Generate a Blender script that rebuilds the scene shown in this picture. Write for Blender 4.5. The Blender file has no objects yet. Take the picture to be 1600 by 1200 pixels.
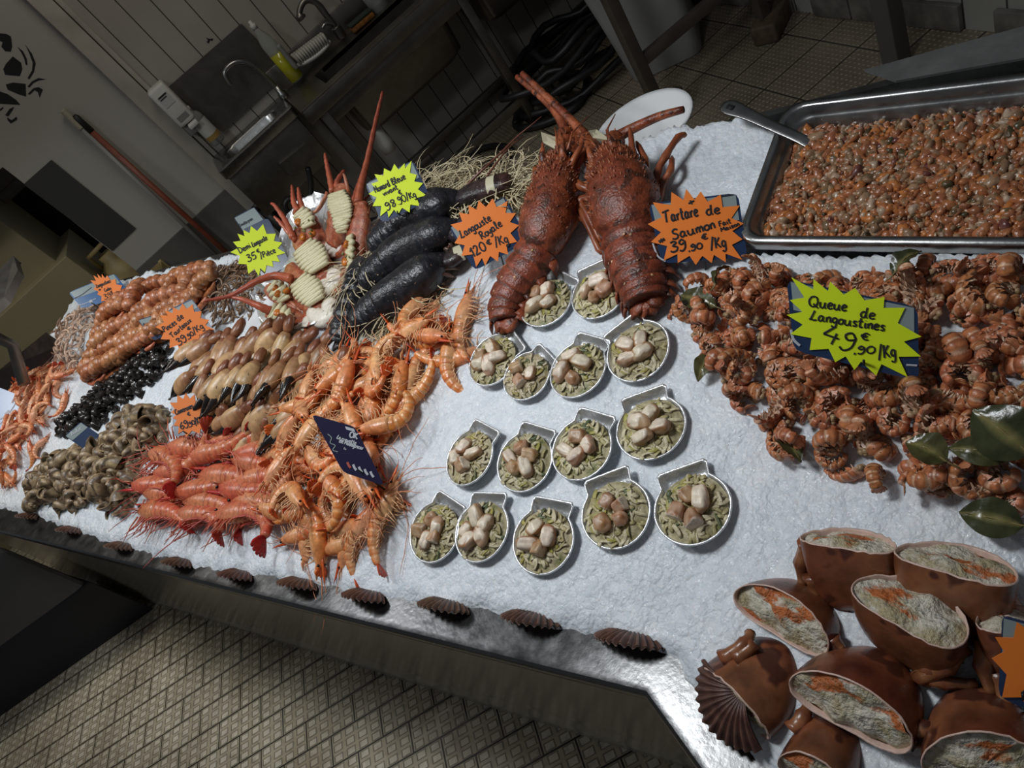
import bpy, math, random
import numpy as np
from mathutils import Vector, Matrix, noise
R = random.Random(7)
PI = math.pi
scene = bpy.context.scene
COL = scene.collection

# ------------------------------------------------------------------ camera
F_PX = 1110.0
CAM = Vector((0, 0, 1.75))
RHO, TH = math.atan2(878, 959), math.atan2(F_PX, math.hypot(878, 959))
_fw = Vector((0, math.cos(TH), -math.sin(TH)))
_up = Vector((0, math.sin(TH), math.cos(TH)))
_rt = Vector((1, 0, 0))
CR = _rt * math.cos(RHO) - _up * math.sin(RHO)
CD = -_rt * math.sin(RHO) - _up * math.cos(RHO)
camd = bpy.data.cameras.new('camera')
camd.sensor_width = 36.0
camd.lens = 36.0 * F_PX / 1600.0
camd.clip_start = 0.02
camo = bpy.data.objects.new('camera', camd)
COL.objects.link(camo)
M = Matrix((CR, -CD, -_fw)).transposed().to_4x4()
M.translation = CAM
camo.matrix_world = M
scene.camera = camo

# ------------------------------------------------------------------ light and exposure
scene.view_settings.view_transform = 'Standard'
scene.view_settings.look = 'None'
scene.view_settings.exposure = 0.0
scene.view_settings.gamma = 1.0
world = bpy.data.worlds.new('world')
scene.world = world
world.use_nodes = True
world.node_tree.nodes['Background'].inputs[0].default_value = (0.62, 0.66, 0.72, 1)
world.node_tree.nodes['Background'].inputs[1].default_value = 0.10


def area(name, loc, target, size, size_y, power, color, spread=PI):
    l = bpy.data.lights.new(name, 'AREA')
    l.shape = 'RECTANGLE'
    l.size, l.size_y = size, size_y
    l.energy = power
    l.color = color
    l.spread = spread
    o = bpy.data.objects.new(name, l)
    COL.objects.link(o)
    o.location = loc
    o.rotation_euler = (Vector(target) - Vector(loc)).to_track_quat('-Z', 'Y').to_euler()
    return o


area('stall_lamp', (-0.24, 1.02, 2.45), (0.08, 1.02, 0.9), 0.42, 0.22, 7.5, (0.93, 0.97, 1.0), math.radians(125))
area('stall_lamp', (-1.04, 2.16, 2.45), (-0.75, 2.1, 0.9), 0.42, 0.22, 7.3, (0.93, 0.97, 1.0), math.radians(125))
area('stall_lamp', (-1.86, 3.0, 2.5), (-1.8, 2.7, 0.4), 0.42, 0.22, 5.8, (1.0, 0.96, 0.88), math.radians(115))
area('back_lamp', (0.4, 2.9, 2.7), (-0.4, 3.9, 1.3), 0.9, 0.3, 5.0, (1.0, 0.92, 0.78))

# ------------------------------------------------------------------ where a pixel lands in the place


def ray(px, py):
    return (CR * (px - 800) + CD * (py - 600) + _fw * F_PX)


def at_plane(px, py, p0, n):
    d = ray(px, py)
    return CAM + d * ((Vector(p0) - CAM).dot(n) / d.dot(n))


def at_z(px, py, z=0.0):
    return at_plane(px, py, (0, 0, z), Vector((0, 0, 1)))


def at_y(px, py, y=3.9):
    return at_plane(px, py, (0, y, 0), Vector((0, 1, 0)))


def at_x(px, py, x):
    return at_plane(px, py, (x, 0, 0), Vector((1, 0, 0)))


def at_dist(px, py, dist):
    return CAM + ray(px, py).normalized() * dist


# counter frame: K = front corner of the steel rim, DD runs left along the rim, EE runs inwards
K = Vector((-0.1427, 0.4274, 0.85))
DD = Vector((-0.61064, 0.79191, 0))
EE = Vector((0.79191, 0.61064, 0))
SL = math.tan(math.radians(10))
NICE = Vector((-EE.x * SL, -EE.y * SL, 1)).normalized()


def bed(x, y):
    """height of the tilted bed of the stall"""
    a = (x - K.x) * EE.x + (y - K.y) * EE.y - 0.08
    b = (x - K.x) - 0.08
    k = 0.03
    m = max(a, b) + k * math.log(1 + math.exp(-abs(a - b) / k)) - k * 0.69 * math.exp(-abs(a - b) / k)
    return 0.862 + SL * max(m, -0.05)


MOUNDS = []          # (polygon in x,y ; height ; rim width)


def poly_dist(x, y, poly):
    """signed distance to a polygon, positive inside"""
    inside = False
    best = 1e9
    n = len(poly)
    for i in range(n):
        x1, y1 = poly[i]
        x2, y2 = poly[(i + 1) % n]
        if (y1 > y) != (y2 > y) and x < (x2 - x1) * (y - y1) / (y2 - y1) + x1:
            inside = not inside
        dx, dy = x2 - x1, y2 - y1
        t = max(0, min(1, ((x - x1) * dx + (y - y1) * dy) / (dx * dx + dy * dy + 1e-12)))
        best = min(best, math.hypot(x - x1 - t * dx, y - y1 - t * dy))
    return best if inside else -best


def sstep(t):
    t = max(0.0, min(1.0, t))
    return t * t * (3 - 2 * t)


def mound(x, y):
    h = 0.0
    for poly, hh, w in MOUNDS:
        d = poly_dist(x, y, poly)
        if d > 0:
            h += hh * sstep(d / w)
    return h


def at_bed(px, py, h=0.0, mounds=True):
    """point of the ice surface under a pixel"""
    d = ray(px, py)
    z = 0.95
    for _ in range(14):
        t = (z - CAM.z) / d.z
        p = CAM + d * t
        z2 = bed(p.x, p.y) + h + (mound(p.x, p.y) if mounds else 0)
        z = z * 0.4 + z2 * 0.6
    t = (z - CAM.z) / d.z
    return CAM + d * t


def bed_poly(pix, h=0.0):
    return [tuple(at_bed(a, b, h, False)[:2]) for a, b in pix]


# ------------------------------------------------------------------ materials
MATS = {}


def new_mat(name):
    m = bpy.data.materials.new(name)
    m.use_nodes = True
    nt = m.node_tree
    b = nt.nodes['Principled BSDF']
    MATS[name] = m
    return m, nt, b


def N(nt, t, **kw):
    n = nt.nodes.new(t)
    for k, v in kw.items():
        if k.startswith('i_'):
            n.inputs[k[2:].replace('_', ' ')].default_value = v
        elif k[0] == 'n' and k[1:].isdigit():
            n.inputs[int(k[1:])].default_value = v
        else:
            setattr(n, k, v)
    return n


def mth(nt, op, a, b=None, clamp=False):
    n = nt.nodes.new('ShaderNodeMath')
    n.operation = op
    n.use_clamp = clamp
    for i, v in enumerate((a, b)):
        if v is None:
            continue
        if isinstance(v, (int, float)):
            n.inputs[i].default_value = v
        else:
            nt.links.new(v, n.inputs[i])
    return n.outputs[0]


def mixc(nt, fac, a, b, mode='MIX'):
    n = nt.nodes.new('ShaderNodeMix')
    n.data_type = 'RGBA'
    n.blend_type = mode
    for s, v in ((n.inputs[0], fac), (n.inputs[6], a), (n.inputs[7], b)):
        if isinstance(v, (int, float)):
            s.default_value = v
        elif isinstance(v, tuple):
            s.default_value = v if len(v) == 4 else (*v, 1)
        else:
            nt.links.new(v, s)
    return n.outputs[2]


def bump(nt, b, h, strength=0.3, dist=0.01):
    n = nt.nodes.new('ShaderNodeBump')
    n.inputs['Strength'].default_value = strength
    n.inputs['Distance'].default_value = dist
    nt.links.new(h, n.inputs['Height'])
    nt.links.new(n.outputs[0], b.inputs['Normal'])


def noise_n(nt, scale, detail=4, rough=0.5, coord='Object', vec=None):
    tc = nt.nodes.new('ShaderNodeTexCoord')
    n = nt.nodes.new('ShaderNodeTexNoise')
    n.inputs['Scale'].default_value = scale
    n.inputs['Detail'].default_value = detail
    n.inputs['Roughness'].default_value = rough
    nt.links.new(vec if vec is not None else tc.outputs[coord], n.inputs['Vector'])
    return n.outputs['Fac']


def ramp(nt, fac, lo, hi):
    n = nt.nodes.new('ShaderNodeMapRange')
    n.inputs[1].default_value, n.inputs[2].default_value = lo, hi
    nt.links.new(fac, n.inputs[0])
    return n.outputs[0]


def plain(name, col, rough=0.5, metal=0.0, var=0.0, nscale=8, bstr=0.0, bscale=60, spec=0.5):
    m, nt, b = new_mat(name)
    b.inputs['Roughness'].default_value = rough
    b.inputs['Metallic'].default_value = metal
    b.inputs['Specular IOR Level'].default_value = spec
    if var:
        f = noise_n(nt, nscale, 5)
        c = mixc(nt, ramp(nt, f, 0.35, 0.7), tuple(c * (1 - var) for c in col), tuple(min(1, c * (1 + var)) for c in col))
        nt.links.new(c, b.inputs['Base Color'])
    else:
        b.inputs['Base Color'].default_value = (*col, 1)
    if bstr:
        bump(nt, b, noise_n(nt, bscale, 3), bstr)
    return m


def flesh(name, rough=0.35, var=0.25, nscale=90, bstr=0.25, bscale=250, spots=None, sss=0.0, hue=0.0, spec=0.5):
    """food surface: the colour lives in the mesh, speckle and bump are procedural"""
    m, nt, b = new_mat(name)
    at = N(nt, 'ShaderNodeVertexColor', layer_name='Col')
    f = noise_n(nt, nscale, 4)
    c = mixc(nt, ramp(nt, f, 0.3, 0.72), (1 - var, 1 - var, 1 - var), (1 + var, 1 + var, 1 + var))
    c = mixc(nt, 1.0, at.outputs[0], c, 'MULTIPLY')
    if hue:
        oi = nt.nodes.new('ShaderNodeObjectInfo')
        hs = nt.nodes.new('ShaderNodeHueSaturation')
        nt.links.new(ramp2(nt, oi.outputs['Random'], 0.5 - hue * 0.10, 0.5 + hue * 0.10), hs.inputs['Hue'])
        r2 = mth(nt, 'FRACT', mth(nt, 'MULTIPLY', oi.outputs['Random'], 17.3))
        nt.links.new(ramp2(nt, r2, 1 - hue, 1 + hue), hs.inputs['Value'])
        nt.links.new(c, hs.inputs['Color'])
        c = hs.outputs[0]
    if spots:
        f2 = noise_n(nt, spots[0], 2)
        c = mixc(nt, ramp(nt, f2, spots[1], spots[1] + 0.05), c, (*spots[2], 1))
    nt.links.new(c, b.inputs['Base Color'])
    b.inputs['Roughness'].default_value = rough
    b.inputs['Specular IOR Level'].default_value = spec
    if sss:
        b.inputs['Subsurface Weight'].default_value = sss
        b.inputs['Subsurface Radius'].default_value = (0.008, 0.004, 0.003)
        b.inputs['Subsurface Scale'].default_value = 0.5
    bump(nt, b, noise_n(nt, bscale, 3), bstr, 0.002)
    return m


def ramp2(nt, fac, lo, hi):
    n = nt.nodes.new('ShaderNodeMapRange')
    n.inputs[3].default_value, n.inputs[4].default_value = lo, hi
    nt.links.new(fac, n.inputs[0])
    return n.outputs[0]


# ------------------------------------------------------------------ mesh building
class MB:
    def __init__(s):
        s.v, s.f, s.c, s.m = [], [], [], []

    def add(s, verts, faces, col=(1, 1, 1), mat=0):
        o = len(s.v)
        s.v.extend([tuple(p) for p in verts])
        s.f.extend([tuple(i + o for i in f) for f in faces])
        s.m.extend([mat] * len(faces))
        if len(verts) and isinstance(col, list):
            s.c.extend(col)
        else:
            s.c.extend([col] * len(verts))

    def rings(s, rings, cols=None, cap=(True, True), col=(1, 1, 1), mat=0):
        n = len(rings[0])
        vs, cs, fs = [], [], []
        for i, r in enumerate(rings):
            vs.extend(r)
            c = cols[i] if cols else col
            cs.extend(c if isinstance(c, list) else [c] * n)
        for i in range(len(rings) - 1):
            for j in range(n):
                k = (j + 1) % n
                fs.append((i * n + j, i * n + k, (i + 1) * n + k, (i + 1) * n + j))
        if cap[0]:
            fs.append(tuple(range(n - 1, -1, -1)))
        if cap[1]:
            fs.append(tuple((len(rings) - 1) * n + j for j in range(n)))
        s.add(vs, fs, cs, mat)

    def tube(s, path, r, n=8, ry=None, cols=None, col=(1, 1, 1), up=(0, 0, 1), cap=(True, True), mat=0, prof=None):
        """r / ry: numbers or lists, radius sideways and along up"""
        P = [Vector(p) for p in path]
        L = len(P)
        rs = r if isinstance(r, (list, tuple)) else [r] * L
        rys = (ry if isinstance(ry, (list, tuple)) else [ry] * L) if ry is not None else rs
        up = Vector(up)
        rings = []
        last = None
        for i in range(L):
            t = (P[min(i + 1, L - 1)] - P[max(i - 1, 0)])
            if t.length < 1e-9:
                t = Vector((1, 0, 0))
            t.normalize()
            sd = t.cross(up) if last is None else last - t * last.dot(t)
            if sd.length < 1e-4:
                sd = t.cross(Vector((0.3, 1, 0.2)))
            sd.normalize()
            if last is not None and sd.dot(last) < 0:
                sd = -sd
            last = sd
            u = sd.cross(t)
            ring = []
            for j in range(n):
                a = 2 * PI * j / n
                k = prof(i, a) if prof else 1.0
                ring.append(P[i] + sd * (math.cos(a) * rs[i] * k) + u * (math.sin(a) * rys[i] * k))
            rings.append(ring)
        s.rings(rings, cols, cap, col, mat)

    def lathe(s, prof, n=16, origin=(0, 0, 0), axis=None, col=(1, 1, 1), cols=None, cap=(True, True), mat=0):
        o = Vector(origin)
        q = Matrix.Identity(3)
        if axis is not None:
            q = Vector((0, 0, 1)).rotation_difference(Vector(axis)).to_matrix()
        rings = [[o + q @ Vector((r * math.cos(2 * PI * j / n), r * math.sin(2 * PI * j / n), z)) for j in range(n)] for r, z in prof]
        s.rings(rings, cols, cap, col, mat)

    def box(s, c, size, rot=None, col=(1, 1, 1), bev=0.0, mat=0):
        c = Vector(c)
        hx, hy, hz = (Vector(size) * 0.5)
        b = min(bev, hx * 0.9, hy * 0.9, hz * 0.9)
        if b <= 0:
            vs = [Vector((x * hx, y * hy, z * hz)) for z in (-1, 1) for y in (-1, 1) for x in (-1, 1)]
            fs = [(0, 2, 3, 1), (4, 5, 7, 6), (0, 1, 5, 4), (2, 6, 7, 3), (0, 4, 6, 2), (1, 3, 7, 5)]
        else:
            def ringat(z, d):
                ring = []
                for sx, sy, a0 in ((1, 1, 0), (-1, 1, 90), (-1, -1, 180), (1, -1, 270)):
                    for da in (0, 30, 60, 90):
                        a = math.radians(a0 + da)
                        ring.append(Vector((sx * (hx - b) + math.cos(a) * (b - d), sy * (hy - b) + math.sin(a) * (b - d), z)))
                return ring
            rr = [ringat(-hz, b * 0.99), ringat(-hz + b * 0.3, b * 0.3), ringat(-hz + b, 0), ringat(hz - b, 0), ringat(hz - b * 0.3, b * 0.3), ringat(hz, b * 0.99)]
            n = 16
            vs = [p for r in rr for p in r]
            fs = []
            for i in range(5):
                for j in range(n):
                    k = (j + 1) % n
                    fs.append((i * n + j, i * n + k, (i + 1) * n + k, (i + 1) * n + j))
            fs.append(tuple(range(n - 1, -1, -1)))
            fs.append(tuple(5 * n + j for j in range(n)))
        if rot is not None:
            vs = [rot @ p for p in vs]
        s.add([c + p for p in vs], fs, col, mat)

    def prism(s, pts, nrm, th, col=(1, 1, 1), mat=0):
        """flat outline (3d points) given a thickness along nrm"""
        nrm = Vector(nrm).normalized() * th
        n = len(pts)
        vs = [Vector(p) for p in pts] + [Vector(p) - nrm for p in pts]
        fs = [tuple(range(n)), tuple(range(2 * n - 1, n - 1, -1))]
        fs += [(i, i + n, (i + 1) % n + n, (i + 1) % n) for i in range(n)]
        s.add(vs, fs, col, mat)

    def build(s, name, mat, parent=None, smooth=True, loc=None):
        me = bpy.data.meshes.new(name)
        me.from_pydata(s.v, [], s.f)
        ms = mat if isinstance(mat, (list, tuple)) else [mat]
        for m in ms:
            me.materials.append(m)
        if len(ms) > 1:
            me.polygons.foreach_set('material_index', s.m)
        a = me.color_attributes.new('Col', 'FLOAT_COLOR', 'POINT')
        arr = np.ones((len(s.v), 4), dtype=np.float32)
        arr[:, :3] = np.array(s.c, dtype=np.float32)[:, :3]
        a.data.foreach_set('color', arr.ravel())
        if smooth:
            me.polygons.foreach_set('use_smooth', [True] * len(me.polygons))
        me.update()
        o = bpy.data.objects.new(name, me)
        COL.objects.link(o)
        if parent is not None:
            o.parent = parent
        if loc is not None:
            o.location = loc
        return o


def flat_shade(o, ang=35):
    """smooth where gentle, crisp at corners"""
    o.data.set_sharp_from_angle(angle=math.radians(ang))
    return o


def tag(o, label, cat, group=None, kind=None):
    o['label'] = label
    o['category'] = cat
    if group:
        o['group'] = group
    if kind:
        o['kind'] = kind
    return o


def thing(name, label, cat, loc=(0, 0, 0), group=None, rot=None):
    o = bpy.data.objects.new(name, None)
    COL.objects.link(o)
    o.empty_display_size = 0.02
    o.location = loc
    if rot is not None:
        o.rotation_euler = rot
    return tag(o, label, cat, group)


def struct(o):
    o['kind'] = 'structure'
    return o


def copy_tree(o, parent=None):
    c = o.copy()
    COL.objects.link(c)
    if parent is not None:
        c.parent = parent
    for ch in o.children:
        copy_tree(ch, c)
    return c


class Proto:
    """first use takes the built thing itself, later uses copy it with its parts"""

    def __init__(s, o):
        s.o, s.used = o, False

    def put(s, mat, label=None, group=None):
        o = s.o if not s.used else copy_tree(s.o)
        s.used = True
        o.matrix_world = mat
        if label:
            o['label'] = label
        if group:
            o['group'] = group
        return o


def frame(p, nrm, yaw, roll=0.0, pitch=0.0, scale=1.0):
    """matrix at p, z along nrm, x turned by yaw in the plane"""
    z = Vector(nrm).normalized()
    x = Vector((1, 0, 0)) - z * z.x
    x.normalize()
    y = z.cross(x)
    m = Matrix((x, y, z)).transposed().to_4x4()
    m = Matrix.Translation(p) @ m @ Matrix.Rotation(yaw, 4, 'Z') @ Matrix.Rotation(pitch, 4, 'Y') @ Matrix.Rotation(roll, 4, 'X')
    return m @ Matrix.Scale(scale, 4)


def smooth_path(pts, n=4):
    """Catmull-Rom through points (any dimension)"""
    P = [np.array(p, dtype=float) for p in pts]
    out = []
    for i in range(len(P) - 1):
        p0, p1, p2, p3 = P[max(i - 1, 0)], P[i], P[i + 1], P[min(i + 2, len(P) - 1)]
        for k in range(n):
            t = k / n
            out.append(0.5 * (2 * p1 + (p2 - p0) * t + (2 * p0 - 5 * p1 + 4 * p2 - p3) * t * t + (3 * p1 - p0 - 3 * p2 + p3) * t ** 3))
    out.append(P[-1])
    return out


def lerp(a, b, t):
    return tuple(x + (y - x) * t for x, y in zip(a, b))
# ------------------------------------------------------------------ materials of the setting
def steel(name, col=(0.42, 0.42, 0.41), rough=0.3, scr=0.25, stain=0.3, aniso=None):
    m, nt, b = new_mat(name)
    b.inputs['Metallic'].default_value = 1.0
    f = noise_n(nt, 9, 6, 0.65)
    nt.links.new(mixc(nt, ramp(nt, f, 0.35, 0.7), tuple(c * (1 - stain) for c in col), col), b.inputs['Base Color'])
    nt.links.new(ramp2(nt, noise_n(nt, 30, 5, 0.6), max(0.05, rough - scr * 0.6), rough + scr * 0.6), b.inputs['Roughness'])
    bump(nt, b, noise_n(nt, 120, 3), 0.05, 0.004)
    return m


M_STEEL = steel('brushed_steel')
M_STEEL_D = steel('dull_dark_steel', (0.29, 0.27, 0.24), 0.40, 0.15)
M_RIM = steel('wet_rim_steel', (0.22, 0.22, 0.22), 0.24, 0.26, 0.25)
M_SKIRT = steel('skirt_steel', (0.70, 0.65, 0.54), 0.12, 0.05, 0.05)
M_SKIRT.node_tree.nodes['Principled BSDF'].inputs['Metallic'].default_value = 0.5
M_WALL = plain('painted_slats', (0.40, 0.375, 0.33), 0.6, var=0.08, nscale=3)
M_WALLW = plain('white_wall_paint', (0.44, 0.425, 0.375), 0.55, var=0.06, nscale=2)
M_TRIM = plain('grey_trim_paint', (0.44, 0.41, 0.35), 0.6, var=0.15, nscale=6)
M_GREYBAND = plain('grey_band_paint', (0.13, 0.125, 0.115), 0.5, var=0.2, nscale=5)
M_BLACK = plain('black_paint', (0.012, 0.012, 0.012), 0.5)
M_BLACKRUB = plain('black_rubber', (0.015, 0.015, 0.016), 0.45)
M_NAVY = plain('navy_panel', (0.012, 0.013, 0.022), 0.5)
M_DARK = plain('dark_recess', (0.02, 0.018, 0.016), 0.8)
M_BEIGE = plain('beige_cabinet', (0.34, 0.29, 0.17), 0.6, var=0.1, nscale=3)
M_YELLOWPL = plain('yellowed_plastic', (0.42, 0.32, 0.14), 0.5, var=0.2, nscale=12)
M_WHITEPL = plain('white_plastic', (0.62, 0.61, 0.56), 0.4, var=0.05, nscale=10)
M_WOOD = plain('old_wood', (0.10, 0.065, 0.04), 0.7, var=0.35, nscale=30)
M_BROWNMETAL = plain('brown_painted_metal', (0.085, 0.068, 0.052), 0.5, var=0.15, nscale=15)
M_REDHANDLE = plain('red_brown_handle', (0.22, 0.055, 0.03), 0.45, var=0.2, nscale=20)
M_GREYPL = plain('grey_plastic', (0.22, 0.22, 0.20), 0.45)

# slatted wall: grooves every 11.3 cm
def slat_mat(name, base, axis, x0, pitch):
    m, nt, b = new_mat(name)
    tc = nt.nodes.new('ShaderNodeTexCoord')
    sp = nt.nodes.new('ShaderNodeSeparateXYZ')
    nt.links.new(tc.outputs['Object'], sp.inputs[0])
    u = mth(nt, 'FRACT', mth(nt, 'MULTIPLY', mth(nt, 'SUBTRACT', sp.outputs[axis], x0), 1 / pitch))
    d = mth(nt, 'ABSOLUTE', mth(nt, 'SUBTRACT', u, 0.5))
    g = ramp(nt, d, 0.470, 0.490)
    f = noise_n(nt, 4, 5)
    c = mixc(nt, ramp(nt, f, 0.3, 0.7), tuple(c * 0.88 for c in base), tuple(c * 1.05 for c in base))
    c = mixc(nt, g, c, (0.05, 0.045, 0.04))
    nt.links.new(c, b.inputs['Base Color'])
    b.inputs['Roughness'].default_value = 0.5
    h = mth(nt, 'SUBTRACT', 1.0, g)
    bump(nt, b, h, 0.6, 0.006)
    return m


M_SLATX = slat_mat('painted_slats_across', (0.40, 0.375, 0.33), 0, -0.26, 0.1135)
M_SLATY = slat_mat('painted_slats_along', (0.36, 0.35, 0.315), 1, 0.05, 0.16)


def tile_mat(name, ang, tw, th, brick, pads, c_lo, c_hi, rough, dots=False):
    m, nt, b = new_mat(name)
    tc = nt.nodes.new('ShaderNodeTexCoord')
    mp = nt.nodes.new('ShaderNodeMapping')
    mp.inputs['Rotation'].default_value = (0, 0, -ang)
    nt.links.new(tc.outputs['Object'], mp.inputs[0])
    sp = nt.nodes.new('ShaderNodeSeparateXYZ')
    nt.links.new(mp.outputs[0], sp.inputs[0])
    v = mth(nt, 'DIVIDE', sp.outputs[1], th)
    row = mth(nt, 'FLOOR', v)
    fv = mth(nt, 'FRACT', v)
    u = mth(nt, 'ADD', mth(nt, 'DIVIDE', sp.outputs[0], tw), mth(nt, 'MULTIPLY', row, brick))
    fu = mth(nt, 'FRACT', u)
    ju = mth(nt, 'ABSOLUTE', mth(nt, 'SUBTRACT', fu, 0.5))
    jv = mth(nt, 'ABSOLUTE', mth(nt, 'SUBTRACT', fv, 0.5))
    joint = mth(nt, 'MAXIMUM', ramp(nt, ju, 0.5 - 0.0032 / tw, 0.5 - 0.0016 / tw), ramp(nt, jv, 0.5 - 0.0032 / th, 0.5 - 0.0016 / th))
    pu = mth(nt, 'ABSOLUTE', mth(nt, 'SUBTRACT', mth(nt, 'FRACT', mth(nt, 'MULTIPLY', fu, pads[0])), 0.5))
    pv = mth(nt, 'ABSOLUTE', mth(nt, 'SUBTRACT', mth(nt, 'FRACT', mth(nt, 'MULTIPLY', fv, pads[1])), 0.5))
    if dots:
        dd = mth(nt, 'SQRT', mth(nt, 'ADD', mth(nt, 'MULTIPLY', pu, pu), mth(nt, 'MULTIPLY', pv, pv)))
        pad = mth(nt, 'SUBTRACT', 1.0, ramp(nt, dd, 0.16, 0.28))
    else:
        mxp = mth(nt, 'MAXIMUM', pu, pv)
        pad = mth(nt, 'SUBTRACT', 1.0, ramp(nt, mxp, 0.27, 0.32))
        ringm = mth(nt, 'MULTIPLY', ramp(nt, mxp, 0.26, 0.30), mth(nt, 'SUBTRACT', 1.0, ramp(nt, mxp, 0.34, 0.40)))
    pad = mth(nt, 'MULTIPLY', pad, mth(nt, 'SUBTRACT', 1.0, joint))
    f = noise_n(nt, 3.0, 6, 0.6)
    f2 = noise_n(nt, 40, 4)
    dirt = ramp(nt, f, 0.35, 0.68)
    base = mixc(nt, dirt, c_lo, c_hi)
    lo = mixc(nt, 1.0, base, (0.74, 0.71, 0.64), 'MULTIPLY')
    c = mixc(nt, pad, lo if not dots else base, base if not dots else tuple(min(1, k * 1.35) for k in c_hi))
    c = mixc(nt, mth(nt, 'MULTIPLY', ramp(nt, f2, 0.5, 0.75), 0.35), c, (0.05, 0.042, 0.035))
    if not dots:
        c = mixc(nt, mth(nt, 'MULTIPLY', ringm, 0.6), c, (0.06, 0.05, 0.035))
    c = mixc(nt, joint, c, (0.010, 0.008, 0.007))
    nt.links.new(c, b.inputs['Base Color'])
    wet = ramp(nt, noise_n(nt, 2.2, 4, 0.6), 0.42, 0.6)
    rr = mth(nt, 'SUBTRACT', rough, mth(nt, 'MULTIPLY', wet, mth(nt, 'ADD', 0.12, mth(nt, 'MULTIPLY', mth(nt, 'SUBTRACT', 1.0, pad), 0.18))))
    nt.links.new(rr, b.inputs['Roughness'])
    h = mth(nt, 'SUBTRACT', pad, mth(nt, 'MULTIPLY', joint, 1.2))
    bump(nt, b, h, 0.5, 0.004)
    return m


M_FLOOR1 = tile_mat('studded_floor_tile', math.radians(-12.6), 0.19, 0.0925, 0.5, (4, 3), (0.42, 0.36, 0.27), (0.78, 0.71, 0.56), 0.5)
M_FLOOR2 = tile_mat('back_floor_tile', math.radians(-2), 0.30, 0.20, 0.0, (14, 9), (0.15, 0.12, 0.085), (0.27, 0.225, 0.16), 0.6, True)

# ------------------------------------------------------------------ floor and walls


def quad_obj(name, pts, mat, kind=True):
    b = MB()
    b.add(pts, [tuple(range(len(pts)))])
    o = b.build(name, mat, smooth=False)
    if kind:
        struct(o)
    return o


def on_rim(s, t, z=0.85):
    p = K + DD * s + EE * t
    return Vector((p.x, p.y, z))


fl = MB()
mid = [on_rim(4.5, 0.45, 0), on_rim(-0.3, 0.45, 0)]
fl.add([(-5.5, -1.5, 0), (1.0, -1.5, 0), mid[1], mid[0], (-5.5, 4.4, 0)], [(0, 1, 2, 3, 4)], mat=0)
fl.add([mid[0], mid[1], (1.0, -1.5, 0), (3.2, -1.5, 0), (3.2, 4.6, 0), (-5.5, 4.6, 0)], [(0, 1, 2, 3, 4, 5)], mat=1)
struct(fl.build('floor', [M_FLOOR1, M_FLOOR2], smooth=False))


def wall_box(name, x0, x1, y0, y1, z0, z1, mat):
    b = MB()
    b.box(((x0 + x1) / 2, (y0 + y1) / 2, (z0 + z1) / 2), (x1 - x0, y1 - y0, z1 - z0))
    return struct(b.build(name, mat, smooth=False))


wall_box('wall_back', -0.34, 2.13, 3.9, 4.0, 0.0, 2.7, M_SLATX)
wall_box('wall_left', -1.03, -0.34, 3.9, 4.0, 0.0, 2.7, M_WALLW)
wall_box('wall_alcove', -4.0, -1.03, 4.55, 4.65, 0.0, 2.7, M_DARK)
wall_box('wall_lintel', -4.0, -1.03, 3.9, 4.0, 1.40, 2.7, M_WALLW)
wall_box('wall_right', 2.03, 2.13, -0.5, 3.9, 0.0, 2.7, M_SLATY)
b = MB()
b.box((-0.372, 3.885, 1.35), (0.075, 0.035, 2.7), bev=0.004)
b.box((-0.318, 3.892, 1.35), (0.022, 0.02, 2.7), bev=0.003)
struct(b.build('trim_1', M_TRIM))
b = MB()
b.box((-0.72, 3.893, 0.352), (0.62, 0.016, 0.70))
struct(b.build('baseboard_left', M_GREYBAND, smooth=False))
b = MB()
yy = 1.15
k = 0
while yy < 3.4:
    w = R.uniform(0.2, 0.34)
    b.box((2.018, yy + w / 2, 0.055 + R.uniform(-0.01, 0.012)), (0.022, w - 0.008, 0.1), bev=0.003)
    yy += w + (0.12 if k in (1, 4) else 0.0)
    k += 1
struct(b.build('baseboard_right', plain('broken_plinth_tile', (0.16, 0.15, 0.13), 0.6, var=0.4, nscale=12)))

# ------------------------------------------------------------------ the ice, heap by heap
PX = dict(
    tails=[(1085, 456), (1140, 428), (1200, 420), (1330, 455), (1420, 424), (1500, 425), (1760, 450), (1800, 790), (1600, 800), (1500, 800), (1415, 785),
           (1330, 762), (1255, 735), (1210, 700), (1180, 665), (1130, 620), (1085, 560), (1072, 490)],
    prawns=[(650, 500), (720, 480), (722, 560), (695, 625), (655, 720), (622, 790), (590, 868), (530, 858), (470, 850), (425, 845), (432, 770), (425, 690), (475, 640), (535, 590), (525, 560), (600, 540)],
    reds=[(235, 700), (300, 690), (400, 705), (440, 720), (445, 795), (360, 815), (270, 812), (212, 800), (220, 750)],
    claws=[(290, 560), (350, 535), (420, 555), (500, 560), (545, 580), (500, 640), (440, 690), (420, 705), (370, 700), (320, 660), (280, 625)],
    whelks=[(52, 785), (58, 745), (100, 715), (170, 690), (215, 640), (262, 640), (262, 690), (225, 730), (215, 795), (180, 800), (120, 792)],
    winkles=[(88, 685), (108, 650), (180, 595), (235, 548), (285, 552), (240, 605), (175, 655), (120, 685)],
    pinks=[(-40, 770), (-40, 690), (20, 640), (45, 600), (85, 570), (130, 582), (105, 635), (60, 715), (20, 768)],
    coils=[(122, 575), (140, 525), (160, 500), (225, 455), (290, 440), (330, 450), (305, 490), (235, 540), (165, 588), (135, 592)],
    pales=[(92, 578), (104, 525), (145, 482), (182, 474), (160, 515), (136, 580), (112, 588)],
    greys=[(318, 480), (335, 430), (380, 405), (430, 430), (440, 470), (400, 490), (345, 515)],
)
POLY = {k: bed_poly(v) for k, v in PX.items()}
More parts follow.
